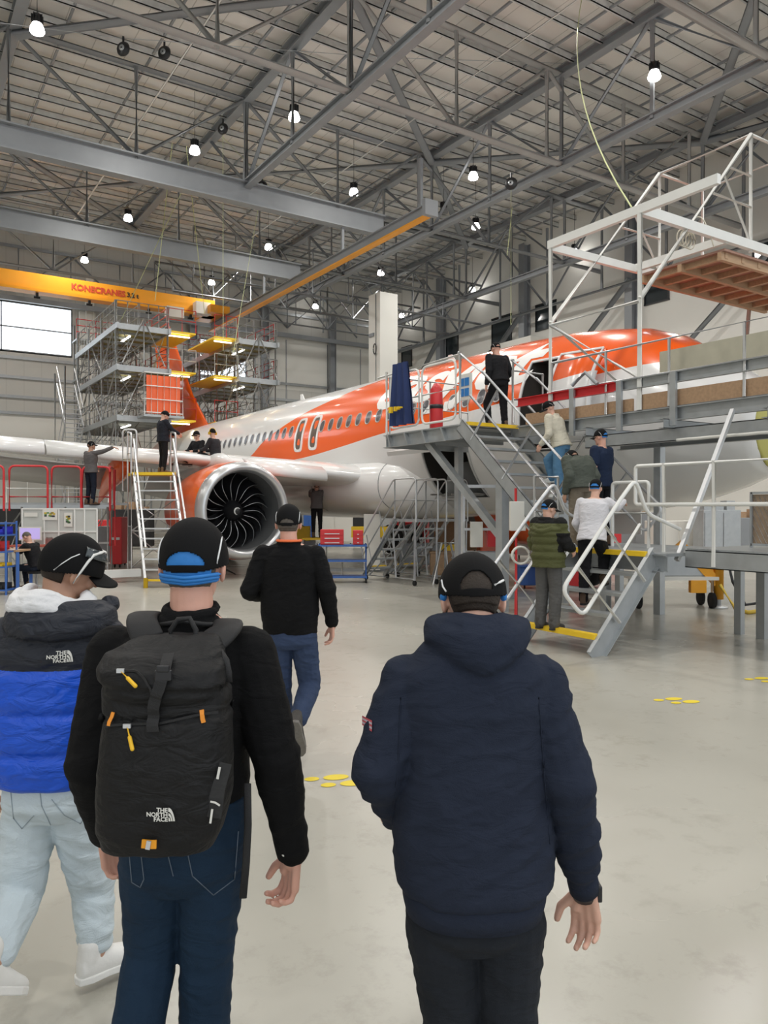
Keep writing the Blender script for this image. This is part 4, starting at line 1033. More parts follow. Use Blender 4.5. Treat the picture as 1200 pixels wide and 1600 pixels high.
for k,(z0,z1) in enumerate(((.1,2),(2,4),(4,6),(6,8.4))):
    y0,y1=(42,44.2) if k%2 else (44.2,42)
    mb=MB()
    for x in (7.9,8.8): mb.beam((x,y0,z0),(x,y1,z1),.05,.18); mb.tube([(x,y0,z0+.95),(x,y1,z1+.95)],.02,6)
    for i in range(9): t=(i+.5)/9; mb.box((7.9,y0+(y1-y0)*t-.12,z0+(z1-z0)*t),(8.8,y0+(y1-y0)*t+.12,z0+(z1-z0)*t+.03))
    mb.build('stair_flight',M_alu,ts)
for y in (41.7,44.4): MB().tube([(7.85,y,0),(7.85,y,9)],.05,8).build('post',M_galv,ts)
# white framed cage on the front of the left tower
cg=thing('access_cage','white railed access cage in front of the orange tail','cage',(10.9,35.4,5.9))
mb=MB()
for z in (6.1,6.7,7.3,7.9):
    mb.bend([(9.95,35.85,z),(9.95,34.9,z),(11.7,34.9,z),(11.7,35.85,z)],.025,6,.05)
for x in np.linspace(9.95,11.7,7): mb.tube([(x,34.9,6.0),(x,34.9,7.9)],.02,6)
mb.build('cage_frame',M_white,cg); MB().box((9.9,34.85,5.9),(11.75,35.9,6.0)).build('cage_floor',M_galv,cg)
mb=MB(); mb.box((10.05,34.98,6.05),(11.6,35.0,7.8)); mb.build('orange_sheet',M_orange,cg)
# ================================================================== ground equipment
def crate(name,lab,cat,lo,hi,m,parts=()):
    o=thing(name,lab,cat,((lo[0]+hi[0])/2,(lo[1]+hi[1])/2,lo[2])); MB().box(lo,hi).build('body',m,o,bevel=.01)
    return o
def rot_box(c,w,d,h,z0=0,yaw=-YAW): return None
class L:    # local frame: x right, y away, at a ground point seen at px and depth D, facing the viewer
    def __init__(s,px,D,ang=0): s.o=P(px,793,D); s.o.z=0; s.r=RT*math.cos(ang)+FW*math.sin(ang); s.f=FW*math.cos(ang)-RT*math.sin(ang)
    def p(s,x,y,z): return s.o+s.r*x+s.f*y+V((0,0,z))
    def box(s,mb,x0,x1,y0,y1,z0,z1): return mb.obox(s.p((x0+x1)/2,(y0+y1)/2,(z0+z1)/2),s.r*abs(x1-x0)/2,s.f*abs(y1-y0)/2,V((0,0,(z1-z0)/2)))
# blue trolley with red tool chests
q=L(537,18.3,.05)
bt=thing('tool_trolley','blue three shelf trolley on the floor under the belly','trolley',q.o)
for z in (.12,.5,.86):
    mb=MB(); q.box(mb,-.6,.55,-.25,.25,z,z+.04); mb.build('shelf',M_blue,bt)
for x in (-.58,.53):
    for y in (-.23,.23): MB().tube([q.p(x,y,.1),q.p(x,y,.92)],.02,8).build('leg',M_blue,bt); MB().cyl(q.p(x-.015,y,.05),q.p(x+.015,y,.05),.05,10).build('castor',M_dark,bt)
def chest(x0,x1,z,h,lab):
    t=thing('tool_chest',lab,'tool chest',q.p((x0+x1)/2,0,z),'red tool chests'); mb=MB(); q.box(mb,x0,x1,-.18,.18,z,z+h); mb.build('body',M_red,t,bevel=.01)
    for k in range(3):
        mb=MB(); q.box(mb,x0+.02,x1-.02,-.195,-.18,z+.02+k*h/3.4,z+.01+(k+.85)*h/3.4); mb.build('drawer',M_red,t)
        mb=MB(); q.box(mb,x0+.1,x1-.1,-.205,-.195,z+.04+k*h/3.4,z+.06+k*h/3.4); mb.build('handle',M_alu,t)
chest(-.55,0,.90,.36,'wide red tool chest on the blue trolley')
chest(.22,.46,.90,.34,'small red tool chest at the right end of the blue trolley')
q=L(517,20.6)
ys_=thing('low_step','low yellow topped step on wheels behind the blue trolley','step',q.o)
mb=MB(); q.box(mb,-.3,.35,-.2,.2,.33,.38); mb.build('top',M_yel,ys_)
for x in (-.25,.3): MB().tube([q.p(x,-.15,0),q.p(x,-.15,.35)],.02,6).build('leg',M_alu,ys_); MB().tube([q.p(x,.15,0),q.p(x,.15,.35)],.02,6).build('leg',M_alu,ys_)
q=L(492,22.6); st=thing('mechanic_steps','small folding steps under the inner wing','steps',q.o)
mb=MB(); q.box(mb,-.35,.45,-.35,.3,.84,.9); mb.build('top',M_yel,st)
for k in range(3): mb=MB(); q.box(mb,-.3,.3,-.55-.18*(2-k),-.35-.18*(2-k),.2+.22*k,.24+.22*k); mb.build('tread',M_alu,st)
for x in (-.33,.33): MB().beam(q.p(x,-1.0,0),q.p(x,-.3,.86),.05,.05).build('stringer',M_alu,st); MB().tube([q.p(x,.3,0),q.p(x,.2,.86)],.025,6).build('leg',M_alu,st)
q=L(566,21.5); yc=crate('yellow_stand','yellow stand with white panel near the main wheel','stand',q.p(0,0,0),q.p(.0,.0,0),M_yel) if False else thing('equipment_stand','yellow topped white equipment stand near the main wheel','stand',q.o)
mb=MB(); q.box(mb,-.3,.75,-.2,.2,.95,1.25); mb.build('yellow_case',M_yel,yc); mb=MB(); q.box(mb,.05,.5,-.25,.1,.05,1.6); mb.build('white_panel',M_wallw,yc)
mb=MB(); q.box(mb,-.95,1.0,-.15,.15,.0,.08); mb.build('base',M_steel,yc)
q=L(452,24); yb=thing('equipment_case','yellow equipment case beyond the man in the black sweater','case',q.o); mb=MB(); q.box(mb,-.1,.65,-.2,.2,.75,1.2); mb.build('body',M_yel,yb); mb=MB(); q.box(mb,-.2,.8,-.3,.3,0,.75); mb.build('base',M_steel,yb)
# grey control stand beneath the platform
q=L(755,15.2); cs=thing('ground_power_stand','grey frame stand with red and white boxes under the platform','equipment',q.o)
mb=MB()
for x in (-.4,.4): mb.beam(q.p(x,0,.05),q.p(x,0,2.2),.06,.06)
mb.beam(q.p(-.4,0,2.2),q.p(.45,0,2.2),.06,.06); mb.beam(q.p(-.4,0,1.35),q.p(.45,0,1.35),.05,.05); mb.build('frame',M_alu,cs)
mb=MB(); q.box(mb,-.4,.5,-.1,.35,.5,.9); mb.build('base_box',M_galv,cs)
mb=MB(); q.box(mb,.1,.5,.05,.25,1.0,1.55); mb.build('red_box',M_red,cs)
mb=MB(); q.box(mb,-.25,-.02,-.1,.1,1.0,1.5); mb.build('white_box',M_wallw,cs)
mb=MB(); q.box(mb,-.5,.6,-.2,.4,.0,.12); mb.build('base',M_steel,cs)
q=L(808,12.6); eb=thing('electrical_box','pale electrical box on a red post under the stairs','box',q.o); mb=MB(); q.box(mb,-.12,.13,-.08,.08,1.40,1.88); mb.build('body',M_wallw,eb,bevel=.01); MB().tube([q.p(0,.09,0),q.p(0,.09,2.1)],.03,8).build('post',M_red,eb)
mb=MB(); [mb.tube([q.p(.05+.14*math.cos(a),-.02-.03*k,1.0+.14*math.sin(a)) for a in np.linspace(0,2*PI,17)[:-1]],.018,6,closed=True) for k in range(3)]; mb.build('cable_coil',M_wallw,eb)
for k,(px,D,w,h,m,lab) in enumerate(((700,19.5,.9,.55,M_wood,'brown wooden box under the cargo door'),(735,17.8,.8,.5,M_steel,'dark grey crate under the boarding platform'),(655,23,1.2,.6,M_steel,'low grey unit behind the step stands'),(876,16.5,.9,.8,M_red,'red cabinet seen between the stairs'),(700,24,1.0,.5,M_yel,'yellow unit on the floor far under the belly'),(835,17,.7,.4,M_blue,'blue box on the floor beyond the stairs'))):
    q=L(px,D); o_=thing('storage_box',lab,'box',q.o); mb=MB(); q.box(mb,-w/2,w/2,-.25,.25,.08,.08+h); mb.build('body',m,o_,bevel=.015); mb=MB(); q.box(mb,-w/2-.02,w/2+.02,-.27,.27,.08+h,.12+h); mb.build('lid',m,o_)
    for x in (-w/2+.08,w/2-.08): MB().cyl(q.p(x,-.2,.04),q.p(x+.03,-.2,.04),.04,8).build('castor',M_dark,o_)
q=L(697,18.0); tr=thing('trestle','bare metal trestle between the step stands','trestle',q.o)
for x in (-.25,.25):
    for y in (-.25,.25): MB().tube([q.p(x*1.3,y*1.4,0),q.p(x*.4,y*.3,.95)],.022,6).build('leg',M_alu,tr)
MB().tube([q.p(-.3,0,.95),q.p(.3,0,.95)],.03,8).build('beam',M_alu,tr)
# yellow jack, white dolly, hose at the right
q=L(1112,13.6); jk=thing('aircraft_jack','orange-yellow aircraft jack on the floor under the nose','jack',q.o)
M_jack=mat('jack_orange_yellow',(.80,.36,.02),.4,.1,.1,8)
MB().cyl(q.p(.12,0,.16),q.p(.12,0,.95),.09,16).build('cylinder',M_jack,jk); MB().beam(q.p(-.55,.1,1.15),q.p(.1,0,.45),.12,.16).build('arm',M_jack,jk); MB().cyl(q.p(.12,0,0),q.p(.12,0,.16),.05,12).build('foot',M_alu,jk); MB().lathe([(.001,0),(.16,0),(.16,.03),(.001,.05)],q.p(.12,0,0),(0,0,1),16).build('foot_plate',M_alu,jk)
MB().beam(q.p(-.9,.3,.72),q.p(.2,0,.68),.1,.12).build('arm',M_jack,jk)
q=L(1030,13.8); dl=thing('support_dolly','grey and white wheeled dolly under the lower walkway','dolly',q.o)
mb=MB(); q.box(mb,-.55,.95,-.3,.3,.5,.56); mb.build('deck',M_wallw,dl); mb=MB(); q.box(mb,-.2,.75,-.2,.2,.56,.95); mb.build('box',M_galv,dl,bevel=.02); mb=MB(); q.box(mb,.45,.72,-.32,-.2,.28,.5); mb.build('yellow_block',M_jack,dl)
for x in (-.45,.85):
    for y in (-.25,.25): MB().cyl(q.p(x-.03,y,.14),q.p(x+.03,y,.14),.14,16).build('castor',M_dark,dl); MB().tube([q.p(x,y,.14),q.p(x,y,.52)],.03,8).build('castor_fork',M_alu,dl)
MB().tube([P(px,py,1) if False else P(px,793,d)*1+V((0,0,-CH+z)) for (px,d,z) in ((1125,13.2,.45),(1150,13.0,.06),(1170,12.8,.03),(1192,12.9,.05),(1205,13.2,.2),(1235,13.4,.4))],.035,8).build('air_hose',mat('yellow_hose',(.62,.42,.05),.6),label='yellow air hose trailing from the jack to the right',cat='hose')
MB().tube([P(px,793,d)+V((0,0,-CH+z)) for (px,d,z) in ((1135,13.5,.95),(1145,13.3,.5),(1165,13.1,.12),(1200,13.3,.15),(1230,13.5,.3))],.025,8).build('black_cable',M_dark,label='black cable looping down beside the jack',cat='cable')
# ---- work area at left: blue rack, bench, partition, monitor, chair
q=L(-4,15.8); rk=thing('parts_rack','blue metal rack holding blue and red bins at left edge','rack',q.o)
for x in (-.55,.27):
    for y in (-.2,.25): MB().beam(q.p(x,y,0),q.p(x,y,1.5),.035,.035).build('leg',M_blue,rk)
for z in (.08,.55,.86,1.2,1.44): mb=MB(); q.box(mb,-.56,.28,-.21,.26,z,z+.03); mb.build('shelf',M_blue,rk)
for k,(x,z,w,h,m,lab,nm) in enumerate(((-.15,.89,.3,.2,M_red,'red bin on the blue rack, right end of its shelf','storage_bin'),(-.5,.89,.3,.2,M_red,'red bin on the blue rack, left end of its shelf','storage_bin'),(-.1,1.23,.32,.16,mat('bin_blue',(.02,.03,.55),.4),'blue bin on the upper shelf of the blue rack, right one','storage_bin'),(-.5,1.23,.32,.16,mat('bin_blue',(.02,.03,.55),.4),'blue bin on the upper shelf of the blue rack, left one','storage_bin'),(-.3,.58,.5,.06,M_yel,'yellow tray low on the blue rack','tray'),(-.3,.11,.5,.12,M_dark,'black crate on the lowest shelf of the blue rack','crate'))):
    o_=thing(nm,lab,'bin' if nm=='storage_bin' else nm,q.p(x+w/2,0,z)); mb=MB(); q.box(mb,x,x+w,-.19,.2,z,z+h*.3); q.box(mb,x,x+.02,-.19,.2,z,z+h); q.box(mb,x+w-.02,x+w,-.19,.2,z,z+h); q.box(mb,x,x+w,.18,.2,z,z+h); q.box(mb,x,x+w,-.19,-.17,z,z+h*.7); mb.build('body',m,o_)
    mb=MB(); q.box(mb,x+w*.3,x+w*.7,-.2,-.19,z+h*.35,z+h*.6); mb.build('label_plate',M_wallw,o_)
q=L(30,16.2); wb=thing('work_bench','blue framed work bench with papers at left','bench',q.o)
mb=MB(); q.box(mb,-.5,.12,-.3,.4,.86,.9); mb.build('top',M_wood,wb)
for x in (-.45,.08): 
    for y in (-.25,.35): MB().beam(q.p(x,y,0),q.p(x,y,.86),.06,.06).build('leg',M_blue,wb)
mb=MB(); q.box(mb,-.4,.0,-.28,-.05,.9,.91); mb.build('paper_stack',M_wallw,label='white papers spread on the blue work bench',cat='papers')
q=L(92,18.5); pt=thing('partition_board','pale display partition with posters behind the bench','partition',q.o)
mb=MB(); q.box(mb,-.88,.92,0,.04,.75,1.74); mb.build('panel',mat('partition_grey_white',(.55,.56,.53),.6,0,.1,2),pt)
mb=MB()
for x in (-.88,-.35,.0,.38,.62,.92): mb.beam(q.p(x,-.01,0),q.p(x,-.01,1.76),.035,.035)
for z in (.75,1.2,1.75): mb.beam(q.p(-.88,-.01,z),q.p(.92,-.01,z),.035,.035)
mb.build('frame',M_white,pt)
for (x0,x1,z0,z1,cs_,lab) in ((-.38,-.02,1.48,1.74,(.45,.5,.2),'colourful poster on the partition, left one'),(.14,.34,1.32,1.66,(.25,.15,.1),'white poster with a dark picture on the partition'),(-.82,-.5,1.56,1.66,None,'small blank white sheet on the partition')):
    o_=thing('poster',lab,'poster',q.p((x0+x1)/2,-.03,z0),'posters on the partition'); mb=MB(); q.box(mb,x0,x1,-.035,-.03,z0,z1); mb.build('paper',M_wallw,o_)
    if cs_:
        mb=MB()
        random.seed(5)
        for k in range(14): xx=random.uniform(x0+.04,x1-.1); z_=random.uniform(z0+.06,z1-.1); mb.mi=k%3; q.box(mb,xx,xx+.06,-.038,-.035,z_,z_+.04)
        mb.build('picture',[mat('print_green',(.15,.3,.12),.5),mat('print_yellow',(.6,.42,.05),.5),mat('print_dark',(.06,.05,.08),.5)],o_)
mo=thing('computer_monitor','white framed monitor with a lilac screen in front of the partition','monitor',q.p(-.62,-.2,1.0)); mb=MB(); q.box(mb,-.86,-.33,-.22,-.18,1.0,1.32); q.box(mb,-.66,-.5,-.22,-.15,.9,1.0); mb.build('case',M_wallw,mo); mb=MB(); q.box(mb,-.83,-.36,-.225,-.22,1.03,1.29); mb.build('screen',mat('screen_lilac',(.45,.38,.75),.3,emit=.5),mo)
td_=thing('desk','red topped desk in front of the partition','desk',q.p(0,-.3,0)); mb=MB(); q.box(mb,-.95,.5,-.62,-.08,.86,.9); mb.build('top',mat('desk_red_brown',(.4,.08,.05),.5),td_)
for x in (-.9,.45): 
    for y in (-.55,-.13): MB().beam(q.p(x,y,0),q.p(x,y,.86),.05,.05).build('leg',M_steel,td_)
ct=thing('coffee_urn','small white urn standing on top of the red topped desk','urn',q.p(.15,-.3,.9)); MB().cyl(q.p(-.1,-.3,.9),q.p(-.1,-.3,1.05),.09,16).build('body',M_alu,ct); MB().cyl(q.p(-.1,-.3,1.05),q.p(-.1,-.3,1.08),.07,12).build('lid',M_white,ct)
for k,(px,D,w,h,m,lab) in enumerate(((180,24,.9,1.2,M_steel,'dark grey wheeled bin beyond the wing platform'),(186,23,.35,1.5,M_red,'red upright trolley beyond the ladder stand'),(165,26,1.4,.9,M_steel,'grey machine standing deep behind the red rails'))):
    q=L(px,D); o_=thing('floor_unit',lab,'equipment',q.o); mb=MB(); q.box(mb,-w/2,w/2,-.3,.3,.1,h); mb.build('body',m,o_,bevel=.03); mb=MB(); q.box(mb,-w/2+.05,w/2-.05,-.33,-.3,h*.55,h*.6); mb.build('handle',M_alu,o_)
    for x in (-w/2+.1,w/2-.1): MB().cyl(q.p(x,-.2,.05),q.p(x+.03,-.2,.05),.05,8).build('castor',M_dark,o_)
# floor markings: yellow footprints
def footprints(px,py,ang,lab):
    D=CH*1200/(py-793); o=P(px,793,D); o.z=.0; mb=MB(); d=FW*math.cos(ang)+RT*math.sin(ang); r=RT*math.cos(ang)-FW*math.sin(ang)
    for (s,k) in ((-.06,0),(.07,.09)):
        for (c,rx,ry) in ((.08,.052,.085),(-.08,.038,.05)):
            mb.add([o+r*(s+rx*math.cos(a))+d*(k+c+ry*math.sin(a))+V((0,0,.003)) for a in np.linspace(0,2*PI,19)[:-1]],[tuple(range(18))])
    mb.build('floor_marking',mat('floor_marking_yellow',(.80,.62,.03),.5),label=lab,cat='floor marking',group='yellow footprints painted on the floor')
footprints(508,1222,1.35,'yellow painted footprints between the backpack man and the navy hoodie')
footprints(1048,1096,1.3,'yellow painted footprints on the open floor at right')
footprints(1188,1063,1.3,'yellow painted footprints at the right edge of the photo')

# ---- farther equipment seen low beneath and beyond the aircraft
FAR=((448,38,1.6,1.9,M_steel,'tall dark grey cabinet far behind the man in the black jumper'),(480,42,2.2,1.4,M_blue,'blue storage unit near the far wall, left of the trolley'),(520,36,1.8,1.5,M_wallw,'white cabinet under the belly behind the red tool chests'),
(560,44,2.4,1.8,M_dark,'black machine by the far wall beyond the yellow stand'),(612,40,2.0,1.6,M_galv,'silver cabinet far behind the step stands'),(640,31,1.5,1.2,M_red,'red unit behind the step stands under the belly'),(668,36,2.0,1.9,M_dark,'tall black cabinet beyond the step stands'),
(712,30,1.6,1.5,M_wood,'brown timber crate beyond the trestle'),(745,34,2.2,1.9,M_steel,'tall grey unit behind the control stand'),(775,28,1.3,1.2,M_orange,'orange crate behind the control stand'),(840,27,1.6,1.7,M_wallw,'white cabinet seen between the stair treads'),
(880,31,2.2,1.5,M_dark,'black equipment beyond the lower stairs'),(930,26,1.6,1.1,M_red,'red equipment crate behind the lower stairs'),(985,30,1.8,1.6,M_steel,'grey cabinet beyond the lower walkway gate'),(1050,28,1.8,1.3,M_wallw,'white unit beyond the mesh screen'),
(1120,27,1.4,1.7,M_galv,'silver cabinet beyond the right end of the mesh screen'),(1180,29,2.0,1.4,M_steel,'grey unit at the right edge beyond the walkway'),(40,34,2.2,1.8,M_dark,'black equipment deep behind the red rails at left edge'),(110,36,2.4,1.6,M_galv,'silver cabinet deep behind the partition'),(205,33,1.8,1.7,M_dark,'dark cabinet beyond the ladder stand'),(160,30,1.2,1.3,M_red,'red equipment deep under the wing'))
for k,(px,D,w,h,m,lab) in enumerate(FAR):
    q=L(px,D,.2*math.sin(k)); o_=thing('equipment_cabinet',lab,'cabinet',q.o); mb=MB(); q.box(mb,-w/2,w/2,-.35,.35,.12,h); mb.build('body',m,o_,bevel=.02)
    for s_ in (-1,1): mb=MB(); q.box(mb,s_*w/4-w*.22,s_*w/4+w*.22,-.38,-.35,.2,h-.1); mb.build('door',m,o_)
    for x in (-w/2+.12,w/2-.12): MB().cyl(q.p(x,-.2,.06),q.p(x+.05,-.2,.06),.06,8).build('castor',M_dark,o_)
    mb=MB()
    if k%3!=2:
        for j in range(3): x=-w*.3+w*.3*j; q.box(mb,x-.12*w,x+.1*w,-.2,.2,h,h+.12+.1*((j+k)%3))
        mb.build('top_clutter',[M_galv,M_wood,M_dark][k%3],o_)
# ================================================================== people: builders
def remesh(mb,vox,smooth=3,adapt=0):
    me=bpy.data.meshes.new('tmp'); me.from_pydata(mb.v,[],mb.f); me.update()
    ob=bpy.data.objects.new('tmp',me); COL.objects.link(ob)
    r=ob.modifiers.new('r','REMESH'); r.mode='VOXEL'; r.voxel_size=vox
    if smooth: s=ob.modifiers.new('s','SMOOTH'); s.iterations=smooth; s.factor=.5
    bpy.context.view_layer.update()
    dg=bpy.context.evaluated_depsgraph_get(); ev=ob.evaluated_get(dg)
    m2=bpy.data.meshes.new_from_object(ev)
    bpy.data.objects.remove(ob); bpy.data.meshes.remove(me); return m2
def skin_obj(name,mb,vox,mats,parent=None,smooth=3,disp=None,matfn=None,label=None):
    me=remesh(mb,vox,smooth)
    n=len(me.vertices)
    if disp:
        co=np.empty(n*3); me.vertices.foreach_get('co',co); co=co.reshape(-1,3)
        no=np.array([tuple(v.normal) for v in me.vertices])
        d=np.array([disp(V(c),nn) for c,nn in zip(co,no)])
        me.vertices.foreach_set('co',(co+no*d[:,None]).ravel())
    mats=mats if isinstance(mats,(list,tuple)) else [mats]
    me.materials.clear()
    for m in mats: me.materials.append(m)
    me.polygons.foreach_set('use_smooth',[True]*len(me.polygons))
    if matfn: me.polygons.foreach_set('material_index',[matfn(p.center,p.normal) for p in me.polygons])
    else: me.polygons.foreach_set('material_index',[0]*len(me.polygons))
    me.update(); me.name=name
    ob=bpy.data.objects.new(name,me); COL.objects.link(ob)
    if parent is not None: ob.parent=parent
    WLOC[ob.name]=V((0,0,0))
    if label: ob['label']=label
    return ob
def ridge(v): return 1-2*abs(noise.noise(v))
def folds(amp,f,seed=0,rot=0,extra=None):
    M=Matrix.Rotation(rot,3,'Y')
    def fn(p,n):
        q=M@p; w=noise.noise(p*3+V((seed,0,0)))*.35
        k=.35+.65*max(0,noise.noise(p*3.2+V((0,seed,3)))+.45)
        w2=noise.noise(p*7+V((0,seed,9)))*.5
        a=amp*k*ridge(V((q.x*f[0]+w,q.y*f[1],q.z*f[2]+w*2+w2+seed)))+amp*.45*ridge(V((q.x*f[0]*2.1+w2,q.y*f[1],q.z*f[2]*1.9+seed*2)))-amp*.3
        return a+(extra(p,n) if extra else 0)
    return fn
def joint_folds(pts,amp=.006,rad=.13,freq=55):
    pts=[V(p) for p in pts]
    def fn(p,n):
        a=0
        for c in pts:
            d=(p-c).length
            if d<rad: a+=amp*(1-d/rad)*math.sin((p.z-c.z)*freq+noise.noise(p*9)*3.0)
        return a
    return fn
def std(h=1.75,**o):
    k=h/1.75
    J=dict(head=(0,.02,1.635),neck=(0,-.01,1.475),chest=(0,0,1.27),pelvis=(0,0,.95))
    for s,c in ((-1,'L'),(1,'R')):
        J['sh'+c]=(s*.185,0,1.42); J['el'+c]=(s*.235,-.03,1.12); J['wr'+c]=(s*.25,.06,.87)
        J['hip'+c]=(s*.09,0,.93); J['kn'+c]=(s*.105,.02,.50); J['an'+c]=(s*.11,-.03,.085)
    for a,b in o.items():
        if a in J: J[a]=b
    J={a:V(b)*(k) for a,b in J.items()}
    return J
def limb(mb,pts,rs,n=14):
    for i in range(len(pts)-1): mb.cap(pts[i],pts[i+1],rs[i],rs[i+1],n)
def puff(mb,pts,rs,step=.085,pinch=.82,n=18):
    """quilted sleeve: rows of fat rings"""
    for i in range(len(pts)-1):
        a=V(pts[i]);b=V(pts[i+1]);L=(b-a).length;k=max(1,round(L/step))
        u,v=frame(b-a)
        for j in range(k):
            t=(j+.5)/k; r=rs[i]+(rs[i+1]-rs[i])*t; d=(b-a).normalized()
            R=Matrix((u,v,d)).transposed(); mb.ell(a+(b-a)*t,(r,r,L/k*.62),R,16,10)
        mb.cap(a,b,rs[i]*pinch,rs[i+1]*pinch,n)
def torso(mb,J,prof,n=28,pw=2.3,grow=0):
    pe,ch,ne=J['pelvis'],J['chest'],J['neck']
    us=(J['shR']-J['shL']).normalized(); uh=(J['hipR']-J['hipL']).normalized(); secs=[]
    for (t,w,d) in prof:
        if t<1: c=pe+(ch-pe)*t; ax=(ch-pe).normalized()
        else: c=ch+(ne-ch)*(t-1); ax=((ch-pe).normalized()*(2-t)*.5+(ne-ch).normalized()*(.5+.5*(t-1))).normalized()
        if t<0: ax=V((0,0,1))*min(1,-t*2)+ax*(1-min(1,-t*2)); ax.normalize()
        U=(uh*(1-min(1,max(0,t)))+us*min(1,max(0,t))); U=(U-ax*U.dot(ax)).normalized(); W=ax.cross(U).normalized()
        secs.append((c,U,W,w+grow,d+grow))
    mb.loft(secs,n,pw=pw)
def hand(mb,w,d,t,n,curl=.6,k=1.0,spread=.12,thumb=.5):
    """w wrist, d direction, t thumb side, n palm side"""
    w=V(w);d=V(d).normalized();t=V(t);t=(t-d*t.dot(d)).normalized();n=V(n);n=(n-d*n.dot(d)-t*n.dot(t)).normalized()
    mb.cap(w-d*.03,w+d*.02,.026*k,.026*k,12)
    L=[.074,.082,.076,.060]; ff=[1.0,1.0,1.05,1.15]
    for i in range(4):
        off=t*(.030-.020*i)*k; base=w+d*(.088-.004*abs(i-1.2))*k+off
        mb.cap(w+d*.015*k+off*.75,base,.0125*k,.0115*k,10)
        a=0.25*curl*ff[i]; p=base; dd=(d+t*spread*(1.5-i)*.5).normalized(); r=.0098*k*(1 if i<3 else .86)
        for j,fr in enumerate((.46,.30,.24)):
            dr=dd*math.cos(a)+n*math.sin(a); q=p+dr*L[i]*fr*k; mb.cap(p,q,r,r*.92,10); p=q; r*=.92; a+=(.85,.6,.5)[j]*curl*ff[i]
    mb.cap(w+d*.02*k+t*.012*k,w+d*.055*k+t*.022*k+n*.008*k,.016*k,.014*k,10)
    p=w+d*.03*k+t*.030*k+n*.006*k; q=p+(d*.75+t*thumb+n*.35).normalized()*.042*k; mb.cap(p,q,.0135*k,.0115*k,10); r_=q+(d*.95+t*thumb*.3+n*.4).normalized()*.032*k; mb.cap(q,r_,.0115*k,.0092*k,10)
def head_geo(mb,c,R,k=1.0,neck=None):
    f=lambda x,y,z: c+R@(V((x,y,z))*k)
    mb.ell(f(0,-.006,.008),(.074*k,.094*k,.098*k),R,24,16)
    mb.ell(f(0,.025,-.055),(.056*k,.062*k,.062*k),R,20,12)
    mb.ell(f(0,.052,-.03),(.050*k,.040*k,.070*k),R,20,12)
    mb.ell(f(0,.080,.022),(.040*k,.014*k,.012*k),R)
    mb.cap(f(0,.090,.002),f(0,.108,-.034),.007*k,.0125*k,10)
    mb.ell(f(0,.090,-.066),(.022*k,.009*k,.006*k),R,12,8); mb.ell(f(0,.088,-.077),(.019*k,.009*k,.006*k),R,12,8)
    mb.ell(f(0,.074,-.105),(.024*k,.02*k,.018*k),R,12,8)
    for s in (-1,1):
        mb.ell(f(s*.079,-.012,-.022),(.009*k,.019*k,.033*k),R@Matrix.Rotation(s*.25,3,'Z'),14,10)
        mb.ell(f(s*.045,.062,-.03),(.02*k,.02*k,.025*k),R,12,8)
    if neck is not None: mb.cap(neck-V((0,0,.03)),f(0,-.022,-.06),.058*k,.054*k,16)
def headR(yaw=0,pitch=0,roll=0): return Matrix.Rotation(yaw,3,'Z')@Matrix.Rotation(-pitch,3,'X')@Matrix.Rotation(roll,3,'Y')
def shoe(parent,an,f,m_up,m_sole,name='shoe',L_=.29,u=None,k=1.0,w=.048):
    an=V(an);f=V(f).normalized(); u=V(u) if u is not None else V((0,0,1)); u=(u-f*u.dot(f)).normalized(); r=f.cross(u).normalized(); R=Matrix((r,f,u)).transposed()
    o=an-u*.085*k
    def g(x,y,z): return o+(r*x+f*y+u*z)*k
    mb=MB()
    secs=[(g(0,y,z),r,u,hw*k,hh*k) for (y,z,hw,hh) in ((-.075,.045,.012,.03),(-.065,.05,.034,.045),(-.03,.058,.040,.056),(.02,.055,.040,.055),(.07,.045,.044,.042),(.13,.036,.049,.032),(.175,.032,.046,.026),(.205,.028,.033,.02),(.217,.026,.010,.010))]
    mb.loft(secs,18,pw=2.3); mb.cap(g(0,-.03,.08),g(0,-.025,.125),.043*k,.045*k,14)
    sh=skin_obj(name,mb,.007,m_up,parent,2)
    mb=MB(); pts=[]
    for (y,x) in ((-.082,.0),(-.075,.028),(-.03,.041),(.03,.039),(.09,.047),(.14,.052),(.19,.043),(.215,.022),(.222,0)): pts.append((x,y))
    full=pts+[(-x,y) for x,y in pts[::-1][1:-1]]
    mb.prism([g(x,y,-.002) for x,y in full],u*.026*k)
    mb.build('sole',m_sole,sh,local=True,bevel=.004)
    return sh
M_cap=mat('black_cap_cloth',(.007,.007,.0075),.8,0,.1,20,bump=.2,bscale=300,spec=.15)
M_pipe=mat('reflective_piping',(.75,.76,.76),.4)
M_hair=mat('dark_brown_hair',(.025,.016,.010),.7,0,.4,60,bump=.6,bscale=220)
M_hairg=mat('grey_brown_hair',(.10,.085,.07),.7,0,.4,60,bump=.6,bscale=220)
M_bluec=mat('blue_cap_liner',(.02,.19,.55),.6,0,.15,20,bump=.3,bscale=60)
def skin_mat(name,c):
    m=mat(name,c,.5,0,.10,14,bump=.12,bscale=160)
    b=m.node_tree.nodes['Principled BSDF']; b.inputs['Subsurface Weight'].default_value=.12; b.inputs['Subsurface Radius'].default_value=(.012,.005,.003); return m
M_skin=skin_mat('fair_skin',(.66,.39,.29)); M_skin2=skin_mat('rosy_skin',(.66,.36,.27)); M_skin3=skin_mat('tan_skin',(.48,.27,.18))
def hair(parent,c,R,k,m,low=-.62,low_front=.1,th=.006):
    mb=MB(); mb.shell(c+R@V((0,-.006,.004)),R,(.079*k,.099*k,.103*k),lambda az,u:(u.z>low if abs(az)<1.15 else (u.z>-.15 if abs(az)<1.9 else u.z>.45)),th,72,44)
    mb.build('hair',m,parent,local=True)
